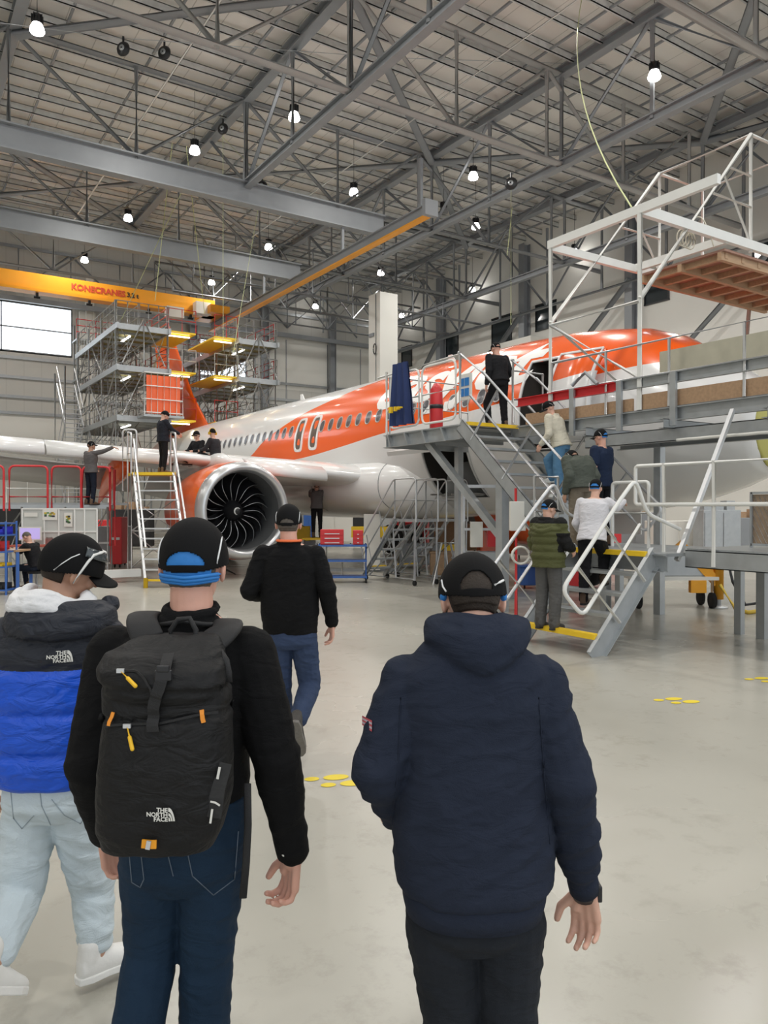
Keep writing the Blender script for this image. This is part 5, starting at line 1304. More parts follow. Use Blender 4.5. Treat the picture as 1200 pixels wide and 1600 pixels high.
def cap_geo(parent,c,R,k=1.0,opening=True,liner=None,piping=True,bill=True,low=.0,m=None,rad=(.089,.109,.112),back=-.18,bw=.74,arch=(.62,.16),nu=168,nv=110):
    m=m or M_cap; c=c+R@V((0,-.002,.006)); rad=[x*k for x in rad]
    def cond(az,u):
        lim = low+(back-low)*max(0,math.cos(az))**1.0 if abs(az)<PI/2 else low
        if u.z<lim: return False
        if opening:
            aw,ah=arch
            zt=back+.12+ah*2.2
            if abs(az)<aw and u.z>back+.17 and u.z<back+.17+(zt-back-.1)*math.sqrt(max(0,1-(az/aw)**2)): return False
        return True
    def dsp(u):  # squarer crown with faint panel seams
        a=math.atan2(u.x,-u.y); return .012*math.cos(4*a)*(1-abs(u.z))-.006*max(0,1-abs(math.sin(3*a))*14)
    mb=MB(); mb.shell(c,R,rad,cond,.004,nu,nv,dsp); cp=mb.build('cap',m,parent,local=True)
    if liner is not None:
        mb=MB(); mb.shell(c,R,[x*.965 for x in rad],lambda az,u:abs(az)<.85 and back-.16<u.z<.62,.003,96,64,lambda u:.012*noise.noise(u*9)); mb.build('liner',liner,cp,local=True)
    def on(az,z,off=1.015):
        s=math.sqrt(max(0,1-z*z)); q=V((s*math.sin(az)*rad[0],-s*math.cos(az)*rad[1],z*rad[2])); return c+R@(q*off)
    if piping:
        for sd in (-1,1):
            mb=MB(); mb.tube([on(sd*(a),z) for a,z in ((.98,-.12),(1.0,0),(1.06,.15),(1.15,.3),(1.28,.44),(1.42,.52))],[.0016*k,.0024*k,.0024*k,.0024*k,.0024*k,.0012*k],6); mb.build('piping',M_pipe,cp,local=True)
    if bill:
        mb=MB(); vs=[];n=14;mm=6
        for lay in (0,1):
            for i in range(mm+1):
                for j in range(n+1):
                    a=(j/n-.5)*2.3; rr=.095*(1+.72*i/mm*math.cos(a*.62)); q=V((math.sin(a)*rr*bw,math.cos(a)*rr*1.12,.012-.02*(i/mm)-.03*abs(math.sin(a))-.003*lay))*k; vs.append(c+R@q)
        N=(mm+1)*(n+1); fs=[]
        for i in range(mm):
            for j in range(n):
                a=i*(n+1)+j; fs.append((a,a+1,a+n+2,a+n+1)); fs.append((N+a,N+a+n+1,N+a+n+2,N+a+1))
        for j in range(n): a=mm*(n+1)+j; fs.append((a,a+1,N+a+1,N+a))
        mb.add(vs,fs,True); mb.build('cap_bill',m,cp,local=True)
    return cp
PEOPLE=[]
def person(label,loc,rot,J,top,trousers,shoe_m,skin=None,hy=0,hp=0,hr=0,hk=1.0,vox=.009,hands=None,toes=None,cap=True,capk={},hairm=None,group=None,leg_r=(.092,.066,.048),hair_low=-.62,eyes=True,prof=None,shoe_u=None,soles=None):
    skin=skin or M_skin; R=headR(hy,hp,hr)
    prof=prof or ((-.22,.125,.095),(0,.158,.112),(.5,.138,.100),(1,.160,.118),(1.5,.165,.108),(1.8,.10,.08),(2.0,.055,.058))
    mb=MB(); torso(mb,J,prof)
    for c in 'LR':
        limb(mb,[J['chest']+(J['neck']-J['chest'])*.6,J['sh'+c]-V((0,0,.01)),J['el'+c],J['wr'+c]],[.07,.052,.038,.025])
        limb(mb,[J['hip'+c],J['kn'+c],J['an'+c]],[.085,.055,.038])
        mb.cap(J['neck']-V((0,0,.02)),J['sh'+c]-V((0,0,.01)),.05,.045)
        f=V((toes or {}).get(c,(0,1,0))).normalized(); mb.cap(J['an'+c],J['an'+c]+f*.12-V((0,0,.045)),.026,.018)
        h=(hands or {}).get(c); s=-1 if c=='L' else 1
        if h is None: h=dict(d=(J['wr'+c]-J['el'+c])+V((0,0,-.15)),t=(0,1,0),n=(-s,0,0),curl=.6)
        hand(mb,J['wr'+c],**h)
    head_geo(mb,J['head'],R,hk,J['neck'])
    body=skin_obj('person',mb,vox,skin,None,2)
    tag(body,label,'person',group)
    # clothes
    tm=top['mat']; g=top.get('grow',.022); kind=top.get('kind','jumper')
    mb=MB()
    if 'secs' in top:
        mb.loft([(V(((a+b)/2,yc,z)),V((1,0,0)),V((0,1,0)),(b-a)/2,d) for (z,a,b,yc,d) in top['secs']],36,pw=top.get('pw',2.3))
    else:
        hem=top.get('hem',-.25)
        pf=[(hem,prof[1][1]+g+.008,prof[1][2]+g+.012)]+[(t,w+g,d+g) for (t,w,d) in prof if t>hem+.05 and t<1.9]+[(1.9,.085,.085)]
        if kind=='puffer':
            ps=[]; N=26
            ts=[p[0] for p in pf]
            for i in range(N+1):
                t=pf[0][0]+(1.75-pf[0][0])*i/N; w=np.interp(t,ts,[p[1] for p in pf]); d=np.interp(t,ts,[p[2] for p in pf]); b=.020*abs(math.sin(PI*i/4))
                ps.append((t,w+b,d+b))
            pf=ps+[(1.9,.085,.085)]
        torso(mb,J,pf)
    sr=top.get('sleeve',(.068,.056,.042)); so=top.get('sleeve_scale',1.0)
    for c in 'LR':
        a=J['sh'+c]; e=J['el'+c]; w=J['wr'+c]
        mb.cap(J['neck']-V((0,0,.05)),a-V((0,0,.015)),.055+g*.4,sr[0]*.9)
        if top.get('short'):
            m_=a+(e-a)*.62; limb(mb,[a,m_],[sr[0],sr[1]])
        else:
            w2=w+(e-w).normalized()*.015
            if kind=='puffer': puff(mb,[a,e,w2],sr)
            else: limb(mb,[a,e,w2],sr)
        mb.cap(J['chest']+(a-J['chest'])*.5,a,.10,sr[0])
    if 'extra' in top: top['extra'](mb)
    if top.get('collar'):
        nk=J['neck']; mb.tube([nk+V((.066*math.cos(a),.066*math.sin(a)-.003,-.005+.012*math.sin(a))) for a in np.linspace(0,2*PI,17)[:-1]],.020,8,closed=True)
    if top.get('hood'):
        nk=J['neck']; bk=top.get('hoodk',1.0)
        for k in range(4):
            pts=[]
            for a in np.linspace(-.15*PI,-.85*PI,11):
                s_=abs(math.sin(a)); pts.append(nk+V((math.cos(a)*(.09+.02*k)*bk,math.sin(a)*(.075+.022*k)*bk-.01,-.0-.035*k*s_*bk-.02*k*.5+.01)))
            mb.tube(pts,[.016]+[.030]*9+[.016],10)
    jp=top.get('folds',.006)
    fd=folds(jp,(5,5,13),seed=len(PEOPLE)*1.7,rot=.5,extra=joint_folds([J['elL'],J['elR']],jp*.8))
    name={'puffer':'puffer_jacket','hoodie':'hoodie','shirt':'shirt','tee':'t_shirt','jumper':'jumper','jacket':'jacket'}[kind]
    tb=skin_obj(name,mb,max(.0065,vox*top.get('vx',.9)),tm,body,3,disp=fd,matfn=top.get('matfn'))
    # trousers
    mb=MB(); tr=trousers; lr=tr.get('r',leg_r)
    if 'secs' in tr:
        mb.loft([(V(((a+b)/2,yc,z)),V((1,0,0)),V((0,1,0)),(b-a)/2,d) for (z,a,b,yc,d) in tr['secs']],32,pw=2.4)
    else: torso(mb,J,((-.32,.13,.10),(-.15,.165,.125),(0,.176,.128),(.22,.170,.122)))
    for c in 'LR':
        an=J['an'+c]; kn=J['kn'+c]; hp_=J['hip'+c]
        limb(mb,[hp_+V((0,0,-.02)),kn,an+(kn-an).normalized()*tr.get('cuff',-.012)],lr)
    fj=tr.get('folds',.005)
    tj=skin_obj(tr.get('name','trousers'),mb,max(.0065,vox*.9),tr['mat'],body,3,disp=folds(fj,(6,6,15),seed=3.1+len(PEOPLE),rot=-.4,extra=joint_folds([J['knL'],J['knR'],J['anL']+V((0,0,.08)),J['anR']+V((0,0,.08))],fj*.9,.14,60)),matfn=tr.get('matfn'))
    for c in 'LR':
        f=V((toes or {}).get(c,(0,1,0))); su=(shoe_u or {}).get(c)
        shoe(body,J['an'+c],f,shoe_m,soles or M_dark,u=su)
    if hairm is not None: hair(body,J['head'],R,hk,hairm,hair_low)
    if cap:
        ck=dict(nu=48,nv=30) if vox>.006 else {}
        ck.update(capk); cap_geo(body,J['head'],R,hk,**ck)
    if eyes:
        for s in (-1,1):
            mb=MB(); mb.ell(J['head']+R@(V((s*.031,.080,.0))*hk),(.0125*hk,.0125*hk,.0125*hk),None,12,8); 
            e=mb.build('eye',M_wallw,body,local=True)
            MB().ell(J['head']+R@(V((s*.031,.0905,.0))*hk),(.0055*hk,.004*hk,.0055*hk),None,10,6).build('iris',M_black,e,local=True)
    body.location=loc; body.rotation_euler=(0,0,rot); PEOPLE.append(body); return body
def cloth(name,c,rough=.85,var=.12,bump=.35,bs=500,sheen=0,vs=6): return mat(name,c,rough,0,var,vs,bump=bump,bscale=bs,sheen=0,spec=.18,wrinkle=.5)
# ================================================================== the four men in the foreground
FACE=-YAW
def at(px,D,z): p=P(px,793,D); p.z=z; return p
def ray(bvh,x,y):
    a=q(x,y,0); b=q(x,y,-1); c0=V((b[0],-1,b[1])); c1=V((a[0],0,a[1])); h=bvh.ray_cast(c0,(c1-c0).normalized()); return h[0]
def near(px0,s):
    """local metric helper: photograph pixel -> x,z of a man standing s pixels per metre away"""
    D=1200/s; o=P(px0,793,D); o.z=0
    return o,(lambda x,y,d=0:((x-600)/1200*(D+d)-(px0-600)/1200*D,CH-(y-793)/1200*(D+d)))
def place(p): return p
M_navyh=cloth('navy_sweatshirt_fleece',(.020,.026,.044),.92,.12,.4,420,sheen=.15)
M_blkden=cloth('charcoal_denim',(.018,.021,.027),.85,.35,.4,420,vs=5)
M_blk=cloth('black_brushed_cotton',(.006,.006,.0065),.88,.15,.3,420,sheen=.1)
M_jean=cloth('dark_blue_denim',(.012,.029,.056),.8,.45,.4,420,vs=4)
M_jeanl=cloth('washed_light_denim',(.56,.64,.68),.85,.14,.4,380,vs=4)
M_chino=cloth('blue_chino',(.036,.054,.105),.85,.2,.3,380)
M_pufb=mat('royal_blue_nylon',(.008,.085,.60),.42,0,.1,6,bump=.35,bscale=26,spec=.4,wrinkle=.9)
M_pufd=mat('charcoal_nylon',(.020,.023,.032),.55,0,.1,6,bump=.3,bscale=26,spec=.3,wrinkle=.9)
M_whitef=cloth('white_fleece',(.74,.74,.75),.9,.04,.5,60)
M_wshoe=mat('white_trainer',(.78,.77,.74),.5,0,.06,20,bump=.3,bscale=60)
M_bshoe=mat('worn_dark_shoe',(.05,.045,.04),.7,0,.3,30)
M_strap=mat('black_webbing',(.012,.012,.013),.7,0,.1,40,bump=.4,bscale=500)
def logo(parent,bvh,cx,cz,w,mats_,y0=-1.0):
    """three line outdoor brand wordmark with its quarter dome, laid on cloth seen from behind"""
    mb=MB(); h=w*.30
    for i,t in enumerate(('THE','NORTH','FACE')):
        cu=bpy.data.curves.new('t','FONT'); cu.body=t; cu.size=h*1.28; cu.align_x='RIGHT'; cu.offset=h*.045; cu.resolution_u=2; cu.extrude=0
        ob=bpy.data.objects.new('t',cu); COL.objects.link(ob); me=ob.to_mesh()
        bm=bmesh.new(); bm.from_mesh(me); bmesh.ops.remove_doubles(bm,verts=bm.verts,dist=1e-5); bmesh.ops.triangulate(bm,faces=bm.faces[:])
        mb.add([V((cx+w*.08+v.co.x,0,cz+h*(.62-i*.98)+v.co.y)) for v in bm.verts],[tuple(v.index for v in f.verts) for f in bm.faces]) if (bm.verts.ensure_lookup_table() or bm.verts.index_update() or True) else None
        bm.free(); ob.to_mesh_clear(); bpy.data.objects.remove(ob); bpy.data.curves.remove(cu)
    ox,oz=cx+w*.12,cz-h*1.34
    for (r0,r1) in ((.02,.13),(.17,.26),(.30,.42)):
        r0*=w*1.0; r1*=w*1.0; n=14; k=len(mb.v); A=[]
        for j in range(n+1):
            a=(PI/2)*j/n
            A+= [V((ox+math.cos(a)*r0*.92,0,oz+math.sin(a)*r0*2.1)),V((ox+math.cos(a)*r1*.92,0,oz+math.sin(a)*r1*2.1))]
        mb.add(A,[(2*j,2*j+1,2*j+3,2*j+2) for j in range(n)])
    out=[]
    for v in mb.v:
        hit=bvh.ray_cast(V((v[0],y0,v[2])),V((0,1,0)))
        yy=hit[0].y if hit[0] is not None else 0; out.append((v[0],yy-.006,v[2]))
    mb.v=out; return mb.build('logo',mats_,parent,local=True)
def bvh_of(ob): 
    me=ob.data; return BVHTree.FromPolygons([v.co.copy() for v in me.vertices],[tuple(p.vertices) for p in me.polygons])
# ---------------------------------------------------------------- 1 navy hoodie
o,q=near(738,600)
def XZ(x,y,d=0): a=q(x,y,d); return V((a[0],d,a[1]))
J=std(1.68)
J.update(head=XZ(738,930,.055),neck=XZ(738,985,-.01),chest=XZ(738,1120,0),pelvis=XZ(742,1330,0),
 shL=XZ(640,1072,0),elL=XZ(592,1205,-.06),wrL=XZ(618,1278,.11),shR=XZ(838,1072,0),elR=XZ(888,1228,-.06),wrR=XZ(913,1388,.06),
 hipL=XZ(690,1425,0),knL=XZ(706,1585,.03),anL=V((-.06,-.02,.085)),hipR=XZ(794,1425,0),knR=XZ(793,1585,.02),anR=V((.10,.02,.085)))
def sec(y,x0,x1,yc,d,y0=1000): z=q(0,y,-d*.85*min(1,max(0,(y-y0)/260)))[1]; return (z,q(x0,0)[0],q(x1,0)[0],yc,d)
def navy_hood(mb):
    c=J['neck']+V((.014,0,.008))
    # bag of the hood lying over the shoulders and upper back
    rows=((.004,.076,.075,.024),(-.010,.095,.092,.027),(-.032,.106,.108,.030),(-.056,.108,.120,.031),(-.076,.092,.126,.027),(-.092,.062,.128,.020))
    for (dz,rx,ry,r) in rows:
        pts=[]
        for a in np.linspace(.06*PI,-1.06*PI,19):
            s_=max(0,-math.sin(a)); pts.append(c+V((math.cos(a)*rx,math.sin(a)*ry+.01,dz*(.35+.65*s_)+.012)))
        mb.tube(pts,[r*.5]+[r]*17+[r*.5],12)
    mb.loft([(c+V((0,-.045,-.098)),V((1,0,0)),V((0,1,0)),.03,.06),(c+V((0,-.055,-.07)),V((1,0,0)),V((0,1,0)),.085,.085),(c+V((0,-.045,-.02)),V((1,0,0)),V((0,1,0)),.115,.09),(c+V((0,-.02,.012)),V((1,0,0)),V((0,1,0)),.085,.075)],28)
    # bunched cuffs and rib hem
    mb.cap(J['elR']+(J['wrR']-J['elR'])*.35,J['elR']+(J['wrR']-J['elR'])*.72,.064,.055)
    mb.cap(J['elL'],J['elL']+(J['wrL']-J['elL'])*.5,.066,.05)
def navy_rib(p,n):
    a=0
    hz=q(0,1412)[1]
    if abs(p.x)<.23 and p.z<hz: a-=.006+.0015*math.sin(p.x*600)*0
    if p.z>q(0,1000)[1]+.02 and False: a+=0
    return a
top=dict(kind='hoodie',mat=M_navyh,grow=.03,sleeve=(.080,.068,.036),folds=.010,vx=.9,extra=navy_hood,
 secs=[sec(1422,632,848,.0,.155),sec(1412,624,860,.0,.166),sec(1395,621,863,0,.166),sec(1350,616,863,0,.16),sec(1290,615,858,0,.155),sec(1220,621,852,0,.150),sec(1150,624,852,0,.145),sec(1090,612,866,0,.140),sec(1050,622,860,-.005,.125),sec(1015,655,825,-.01,.10),sec(985,690,790,-.01,.08)])
pn=person('person in a navy blue hooded sweatshirt and black cap walking away at right front',o,FACE,J,top,
 dict(mat=M_blkden,name='jeans',r=(.097,.078,.064),secs=[(q(0,1470)[1],-.10,.10,0,.09),(q(0,1440)[1],-.155,.155,0,.125),(q(0,1380)[1],-.165,.165,0,.13)]),M_bshoe,
 skin=M_skin,hp=.42,hk=.98,vox=.0042,hands=dict(L=dict(d=(.4,.5,-.25),t=(.2,0,1),n=(.3,1,0),curl=1.0),R=dict(d=(.10,.12,-1),t=(-.75,.55,0),n=(-.75,-.35,0),curl=.85,k=1.06,spread=.1,thumb=.75)),
 toes=dict(L=(-.1,1,0),R=(.1,1,0)),capk=dict(rad=(.092,.112,.112),back=-.38,low=-.05,liner=M_hair,arch=(.50,.20),piping=False,bw=.58),hairm=M_hair,hair_low=-.66)
Rh=headR(0,.42)
tb=[c for c in pn.children if c.name.startswith('hoodie')][0]
# rib hem and cuff
w=J['wrR']; 
def ring(p,d,r,h,m,name,parent,n=20):
    d=V(d).normalized(); return MB().lathe([(r*.8,-h/2),(r,-h/2),(r*1.04,0),(r,h/2),(r*.8,h/2)],p,d,n).build(name,m,parent,local=True)
dR=(J['wrR']-J['elR']).normalized()
hb=[sec(1460,634,846,.0,.152),sec(1440,629,851,.0,.158),sec(1408,628,854,.0,.158)]
mb=MB(); mb.loft([(V(((a+b)/2,yc,z)),V((1,0,0)),V((0,1,0)),(b-a)/2,d) for (z,a,b,yc,d) in hb],48,pw=2.3); mb.build('hem_band',M_navyh,tb,local=True)
ring(J['wrR']-dR*.022,dR,.040,.06,M_navyh,'cuff',tb)
ring(J['wrR']+dR*.014,dR,.034,.026,M_black,'watch',pn)
k=J['wrR']+dR*.012+V((.036,-.004,0)); MB().obox(k,V((.007,0,0)),V((0,.02,0)),V((0,0,.022))).build('watch_case',M_black,[c for c in pn.children if c.name.startswith('watch')][0],local=True,bevel=.004)
# kerchief ends of the cap strap (blue) beside the ears and the reflective dashes
cp=[c for c in pn.children if c.name.startswith('cap')][0]
for s in (-1,1):
    MB().ell(J['head']+Rh@V((s*.079,-.02,-.012)),(.010,.022,.014),Rh,12,8).build('ear_tab',M_bluec,cp,local=True)
cc=J['head']+Rh@V((0,-.002,.006))
def oncap(az,z,rad=(.092,.112,.112),k=.98,off=1.02,c=cc,R=Rh):
    s=math.sqrt(1-z*z); return c+R@(V((s*math.sin(az)*rad[0],-s*math.cos(az)*rad[1],z*rad[2]))*k*off)
MB().tube([oncap(a,z) for a,z in ((.55,-.08),(.75,.02),(.98,.13))],.0032,6).build('piping',M_pipe,cp,local=True)
MB().tube([oncap(a,z) for a,z in ((-1.2,.2),(-1.1,.0),(-.98,-.14))],.0026,6).build('piping',M_pipe,cp,local=True)
# flag patch on the left sleeve
bt_=bvh_of(tb); fx,fz=q(573,1126,-.03)
mb=MB()
for k in range(5):
    mb.mi=k%2; z0=fz-.012+k*.0048
    A=[]
    for x in (fx-.012,fx+.014):
        for z in (z0,z0+.0048):
            h=bt_.ray_cast(V((x,-1,z)),V((0,1,0))); A.append(V((x,(h[0].y if h[0] is not None else -.02)-.008,z)))
    mb.add(A,[(0,2,3,1)])
mb.build('flag_patch',[mat('flag_red',(.5,.08,.1),.7),mat('flag_pale',(.5,.45,.5),.7)],tb,local=True)
# sleeve and centre seams
for pts in ([(842,1090),(850,1200),(860,1320)],[(626,1090),(622,1200),(613,1290)]):
    A=[]
    for i in range(len(pts)-1):
        for t in np.linspace(0,1,10):
            x=pts[i][0]+(pts[i+1][0]-pts[i][0])*t; y=pts[i][1]+(pts[i+1][1]-pts[i][1])*t; h=ray(bt_,x,y)
            if h is not None: A.append(h+V((0,-.001,0)))
    if len(A)>3: MB().tube(A,.0018,5).build('seam',M_navyh,tb,local=True)
# ---------------------------------------------------------------- 2 man with the backpack
o,q=near(292,560)
J=std(1.76)
J.update(head=XZ(303,878,.03),neck=XZ(300,955,-.01),chest=XZ(285,1080,0),pelvis=XZ(288,1290,0),
 shL=XZ(180,1022,0),elL=XZ(140,1195,-.05),wrL=XZ(165,1308,.10),shR=XZ(388,1022,0),elR=XZ(432,1190,-.05),wrR=XZ(458,1335,.02),
 hipL=XZ(240,1340,0),knL=XZ(236,1480,.05),anL=V((-.14,-.16,.12)),hipR=XZ(330,1340,0),knR=XZ(322,1490,.04),anR=V((.03,.04,.085)))
def bp_extra(mb):
    c=J['neck']; mb.tube([c+V((.066*math.cos(a),.062*math.sin(a)-.008,.006+.010*math.sin(a))) for a in np.linspace(0,2*PI,21)[:-1]],.013,10,closed=True)
top=dict(kind='shirt',mat=M_blk,grow=.02,sleeve=(.078,.066,.045),folds=.006,extra=bp_extra,
 secs=[sec(1262,190,385,0,.13),sec(1240,186,388,0,.13),sec(1180,180,385,0,.13),sec(1110,172,392,0,.135),sec(1050,165,402,0,.13),sec(1010,180,392,-.005,.115),sec(985,215,360,-.01,.095),sec(960,252,338,-.01,.08)])
pb=person('person in a black shirt and dark blue jeans wearing a black backpack',o,FACE,J,top,
 dict(mat=M_jean,name='jeans',r=(.095,.076,.064),secs=[(q(0,1385)[1],-.12,.10,0,.08),(q(0,1350)[1],-.178,.160,0,.125),(q(0,1300)[1],-.18,.17,0,.135),(q(0,1238)[1],-.17,.165,0,.125)]),M_bshoe,
 skin=M_skin2,hp=.12,hk=1.06,vox=.0042,hands=dict(L=dict(d=(.1,.25,-1),t=(.3,1,.1),n=(1,-.2,0),curl=1.0),R=dict(d=(-.12,.1,-1),t=(-.5,.8,0),n=(-1,-.3,0),curl=1.1,k=1.1,thumb=.6)),
 toes=dict(L=(-.1,1,-.3),R=(.05,1,0)),capk=dict(rad=(.090,.110,.114),back=-.34,low=-.1,liner=M_bluec,arch=(.60,.13)),hairm=M_hairg,hair_low=-.72)
Rh=headR(0,.12); cp=[c for c in pb.children if c.name.startswith('cap')][0]
cc=J['head']+Rh@V((0,-.002,.006))
# blue cloth edge below the cap at the back
mb=MB()
for dz,r_ in ((-.40,.006),(-.47,.007),(-.53,.006)): mb.tube([oncap(a,dz-.05*math.cos(a)+.10*abs(a)*.6,(.088,.108,.114),1.06,1.0+.01*math.sin(a*5),cc,Rh) for a in np.linspace(-1.25,1.25,21)],[.002]+[r_]*19+[.002],8)
mb.build('kerchief',M_bluec,cp,local=True)
sh_=[c for c in pb.children if c.name.startswith('shirt')][0]
dR=(J['wrR']-J['elR']).normalized(); ring(J['wrR']-dR*.03,dR,.046,.055,M_blk,'cuff',sh_)
for t in (.0,.055):
    a=J['wrR']-dR*(.02+t)+V((-.018,-.047+.004,0)); MB().ell(a,(.0065,.003,.0065),None,10,6).build('button',M_wallw,sh_,local=True)
# jeans pockets and seams
tj=[c for c in pb.children if c.name.startswith('jeans')][0]; bj=bvh_of(tj)
M_stitch=mat('jeans_stitching',(.10,.13,.17),.7)
def stitch(parent,bvh,pts,q,r=.0016,m=None):
    A=[]
    for i in range(len(pts)-1):
        for t in np.linspace(0,1,8):
            x=pts[i][0]+(pts[i+1][0]-pts[i][0])*t; y=pts[i][1]+(pts[i+1][1]-pts[i][1])*t; h=ray(bvh,x,y)
            if h is not None: A.append(h+V((0,-.001,0)))
    if len(A)>3: MB().tube(A,r,5).build('stitching',m or M_stitch,parent,local=True)
stitch(tj,bj,[(290,1322),(300,1370),(333,1400),(366,1375),(372,1300)],q); stitch(tj,bj,[(200,1322),(205,1380),(218,1388),(224,1375),(218,1322)],q); stitch(tj,bj,[(258,1322),(270,1370)],q)
# backpack
def bx(x,y,d=0): a=q(x,y); return o+RT*a[0]+FW*d+V((0,0,a[1]))
bpk=thing('backpack','black roll top backpack with yellow zip pulls worn on the back','backpack',(o.x,o.y,q(0,1320)[1]))
bpk.rotation_euler=(0,0,0)
M_pack=mat('black_pack_nylon',(.0075,.0075,.008),.62,0,.15,10,bump=.35,bscale=90,spec=.3,wrinkle=.6)
def lb(mb): # local -> world for backpack meshes (built in the wearer's frame)
    Mx=Matrix.Rotation(FACE,4,'Z'); Mx.translation=V((o.x,o.y,0)); mb.v=[tuple(Mx@V(v)) for v in mb.v]; return mb
mb=MB()
def ps(y,x0,x1,yc,d): a=q(x0,y,yc); b=q(x1,y,yc); return (V(((a[0]+b[0])/2,yc,a[1])),V((1,0,0)),V((0,1,0)),(b[0]-a[0])/2,d)
mb.loft([ps(1322,178,322,-.20,.06),ps(1314,164,334,-.21,.085),ps(1290,158,346,-.215,.10),ps(1240,158,358,-.22,.11),ps(1180,162,360,-.22,.11),ps(1120,166,360,-.215,.105),ps(1075,166,358,-.205,.10),ps(1050,168,352,-.20,.09)],32,pw=3.2)
mb.loft([ps(1085,172,356,-.215,.10),ps(1065,160,358,-.22,.11),ps(1040,153,354,-.215,.105),ps(1020,168,350,-.195,.085),ps(1000,205,346,-.17,.05),ps(990,225,338,-.155,.03)],28,pw=2.6)
me=remesh(mb,.005,3)
n=len(me.vertices); fd=folds(.007,(5,5,12),2.2,.7)
seamz=[q(0,1128,-.3)[1],q(0,1078,-.3)[1]]
for v in me.vertices:
    p=v.co; a=fd(p,v.normal)
    for i,sz in enumerate(seamz):
        zz_=sz+.04*(p.x+.1)*(1 if i==0 else -.6); a-=.009*math.exp(-((p.z-zz_)/.009)**2)
    v.co=p+v.normal*a
mb=MB(); mb.add([v.co for v in me.vertices],[tuple(p.vertices) for p in me.polygons],True)
packl=BVHTree.FromPolygons([v.co.copy() for v in me.vertices],[tuple(p.vertices) for p in me.polygons])
lb(mb).build('main_bag',M_pack,bpk)
def onpack(x,y,off=.004):
    h=ray(packl,x,y); a=q(x,y,-.22); return (h if h is not None else V((a[0],-.22,a[1])))-V((0,off,0))
def strip(pts,w,m,name,parent,th=.003,off=.004,n=10,label=None):
    """webbing laid on the pack along pixel path"""
    mb=MB(); C_=[]
    for i in range(len(pts)-1):
        for t in np.linspace(0,1,n,endpoint=(i==len(pts)-2)): C_.append(((pts[i][0]+(pts[i+1][0]-pts[i][0])*t),(pts[i][1]+(pts[i+1][1]-pts[i][1])*t)))
    Pp=[onpack(x,y,off) for x,y in C_]; 
    ys_m=[p.y for p in Pp]
    for i,p in enumerate(Pp): p.y=min(ys_m[max(0,i-2):i+3])
    vs=[]
    for i,p in enumerate(Pp):
        d=(Pp[min(i+1,len(Pp)-1)]-Pp[max(i-1,0)]).normalized(); s=d.cross(V((0,1,0))).normalized()*w/2
        vs+=[p-s,p+s,p+s-V((0,th,0)),p-s-V((0,th,0))]
    fs=[]
    for i in range(len(Pp)-1):
        a=4*i
        for j in range(4): fs.append((a+j,a+(j+1)%4,a+4+(j+1)%4,a+4+j))
    fs+=[(0,1,2,3),tuple(4*(len(Pp)-1)+k for k in (3,2,1,0))]
    mb.add(vs,fs); ob=lb(mb).build(name,m,parent); 
    if label: ob['label']=label
    return ob
strip([(268,1018),(258,1050),(243,1095),(240,1142)],.028,M_strap,'centre_strap',bpk,.003,.008)
mb=MB(); c=onpack(258,1053,.016); mb.obox(c,V((.020,0,0)),V((0,.006,0)),V((0,0,.013))); mb.obox(c+V((0,-.004,.016)),V((.015,0,0)),V((0,.005,0)),V((0,0,.008))); lb(mb).build('buckle',M_black,bpk,bevel=.003)
strip([(166,1132),(250,1130),(345,1108)],.006,M_strap,'pocket_seam',bpk,.003,.002)
strip([(180,1046),(215,1048),(228,1062),(240,1085)],.005,M_strap,'pocket_zip',bpk,.003,.003)
M_zy=mat('yellow_zip_pull',(.85,.50,.02),.5)
def zpull(x0,y0,x1,y1):
    mb=MB(); a=onpack(x0,y0,.010); b=onpack(x1,y1,.014); mb.tube([a,a+(b-a)*.45],.0022,6); mb.cap(a+(b-a)*.5,b,.0048,.0050,10); z=lb(mb).build('zip_pull',M_zy,bpk)
    mb=MB(); mb.obox(a,V((.009,0,0)),V((0,.003,0)),V((0,0,.005))); lb(mb).build('zip_slider',M_alu,z)
zpull(190,1047,214,1070); zpull(200,1133,209,1168)
strip([(172,1132),(178,1112)],.008,mat('orange_tag',(.85,.30,.03),.5),'orange_loop',bpk,.004,.006,4); strip([(316,1108),(319,1128)],.010,mat('orange_tag',(.85,.30,.03),.5),'orange_loop',bpk,.004,.006,4)
strip([(223,1316),(246,1317)],.020,M_kone,'bottom_tag',bpk,.004,.010,4); strip([(231,1316),(238,1317)],.020,M_alu,'reflective_tag',bpk,.004,.016,3)
tgt=packl
# logo on the pack
xx,zz_=q(262,1271,-.32)
lg=logo(None,packl,xx,zz_,.038,M_wallw); 
lgm=lg.data; Mx=Matrix.Rotation(FACE,4,'Z'); Mx.translation=V((o.x,o.y,0)); lgm.transform(Mx); lgm.transform(Matrix.Translation(-WLOC[bpk.name])); lg.parent=bpk; lg['label']='white three line wordmark with a quarter dome'
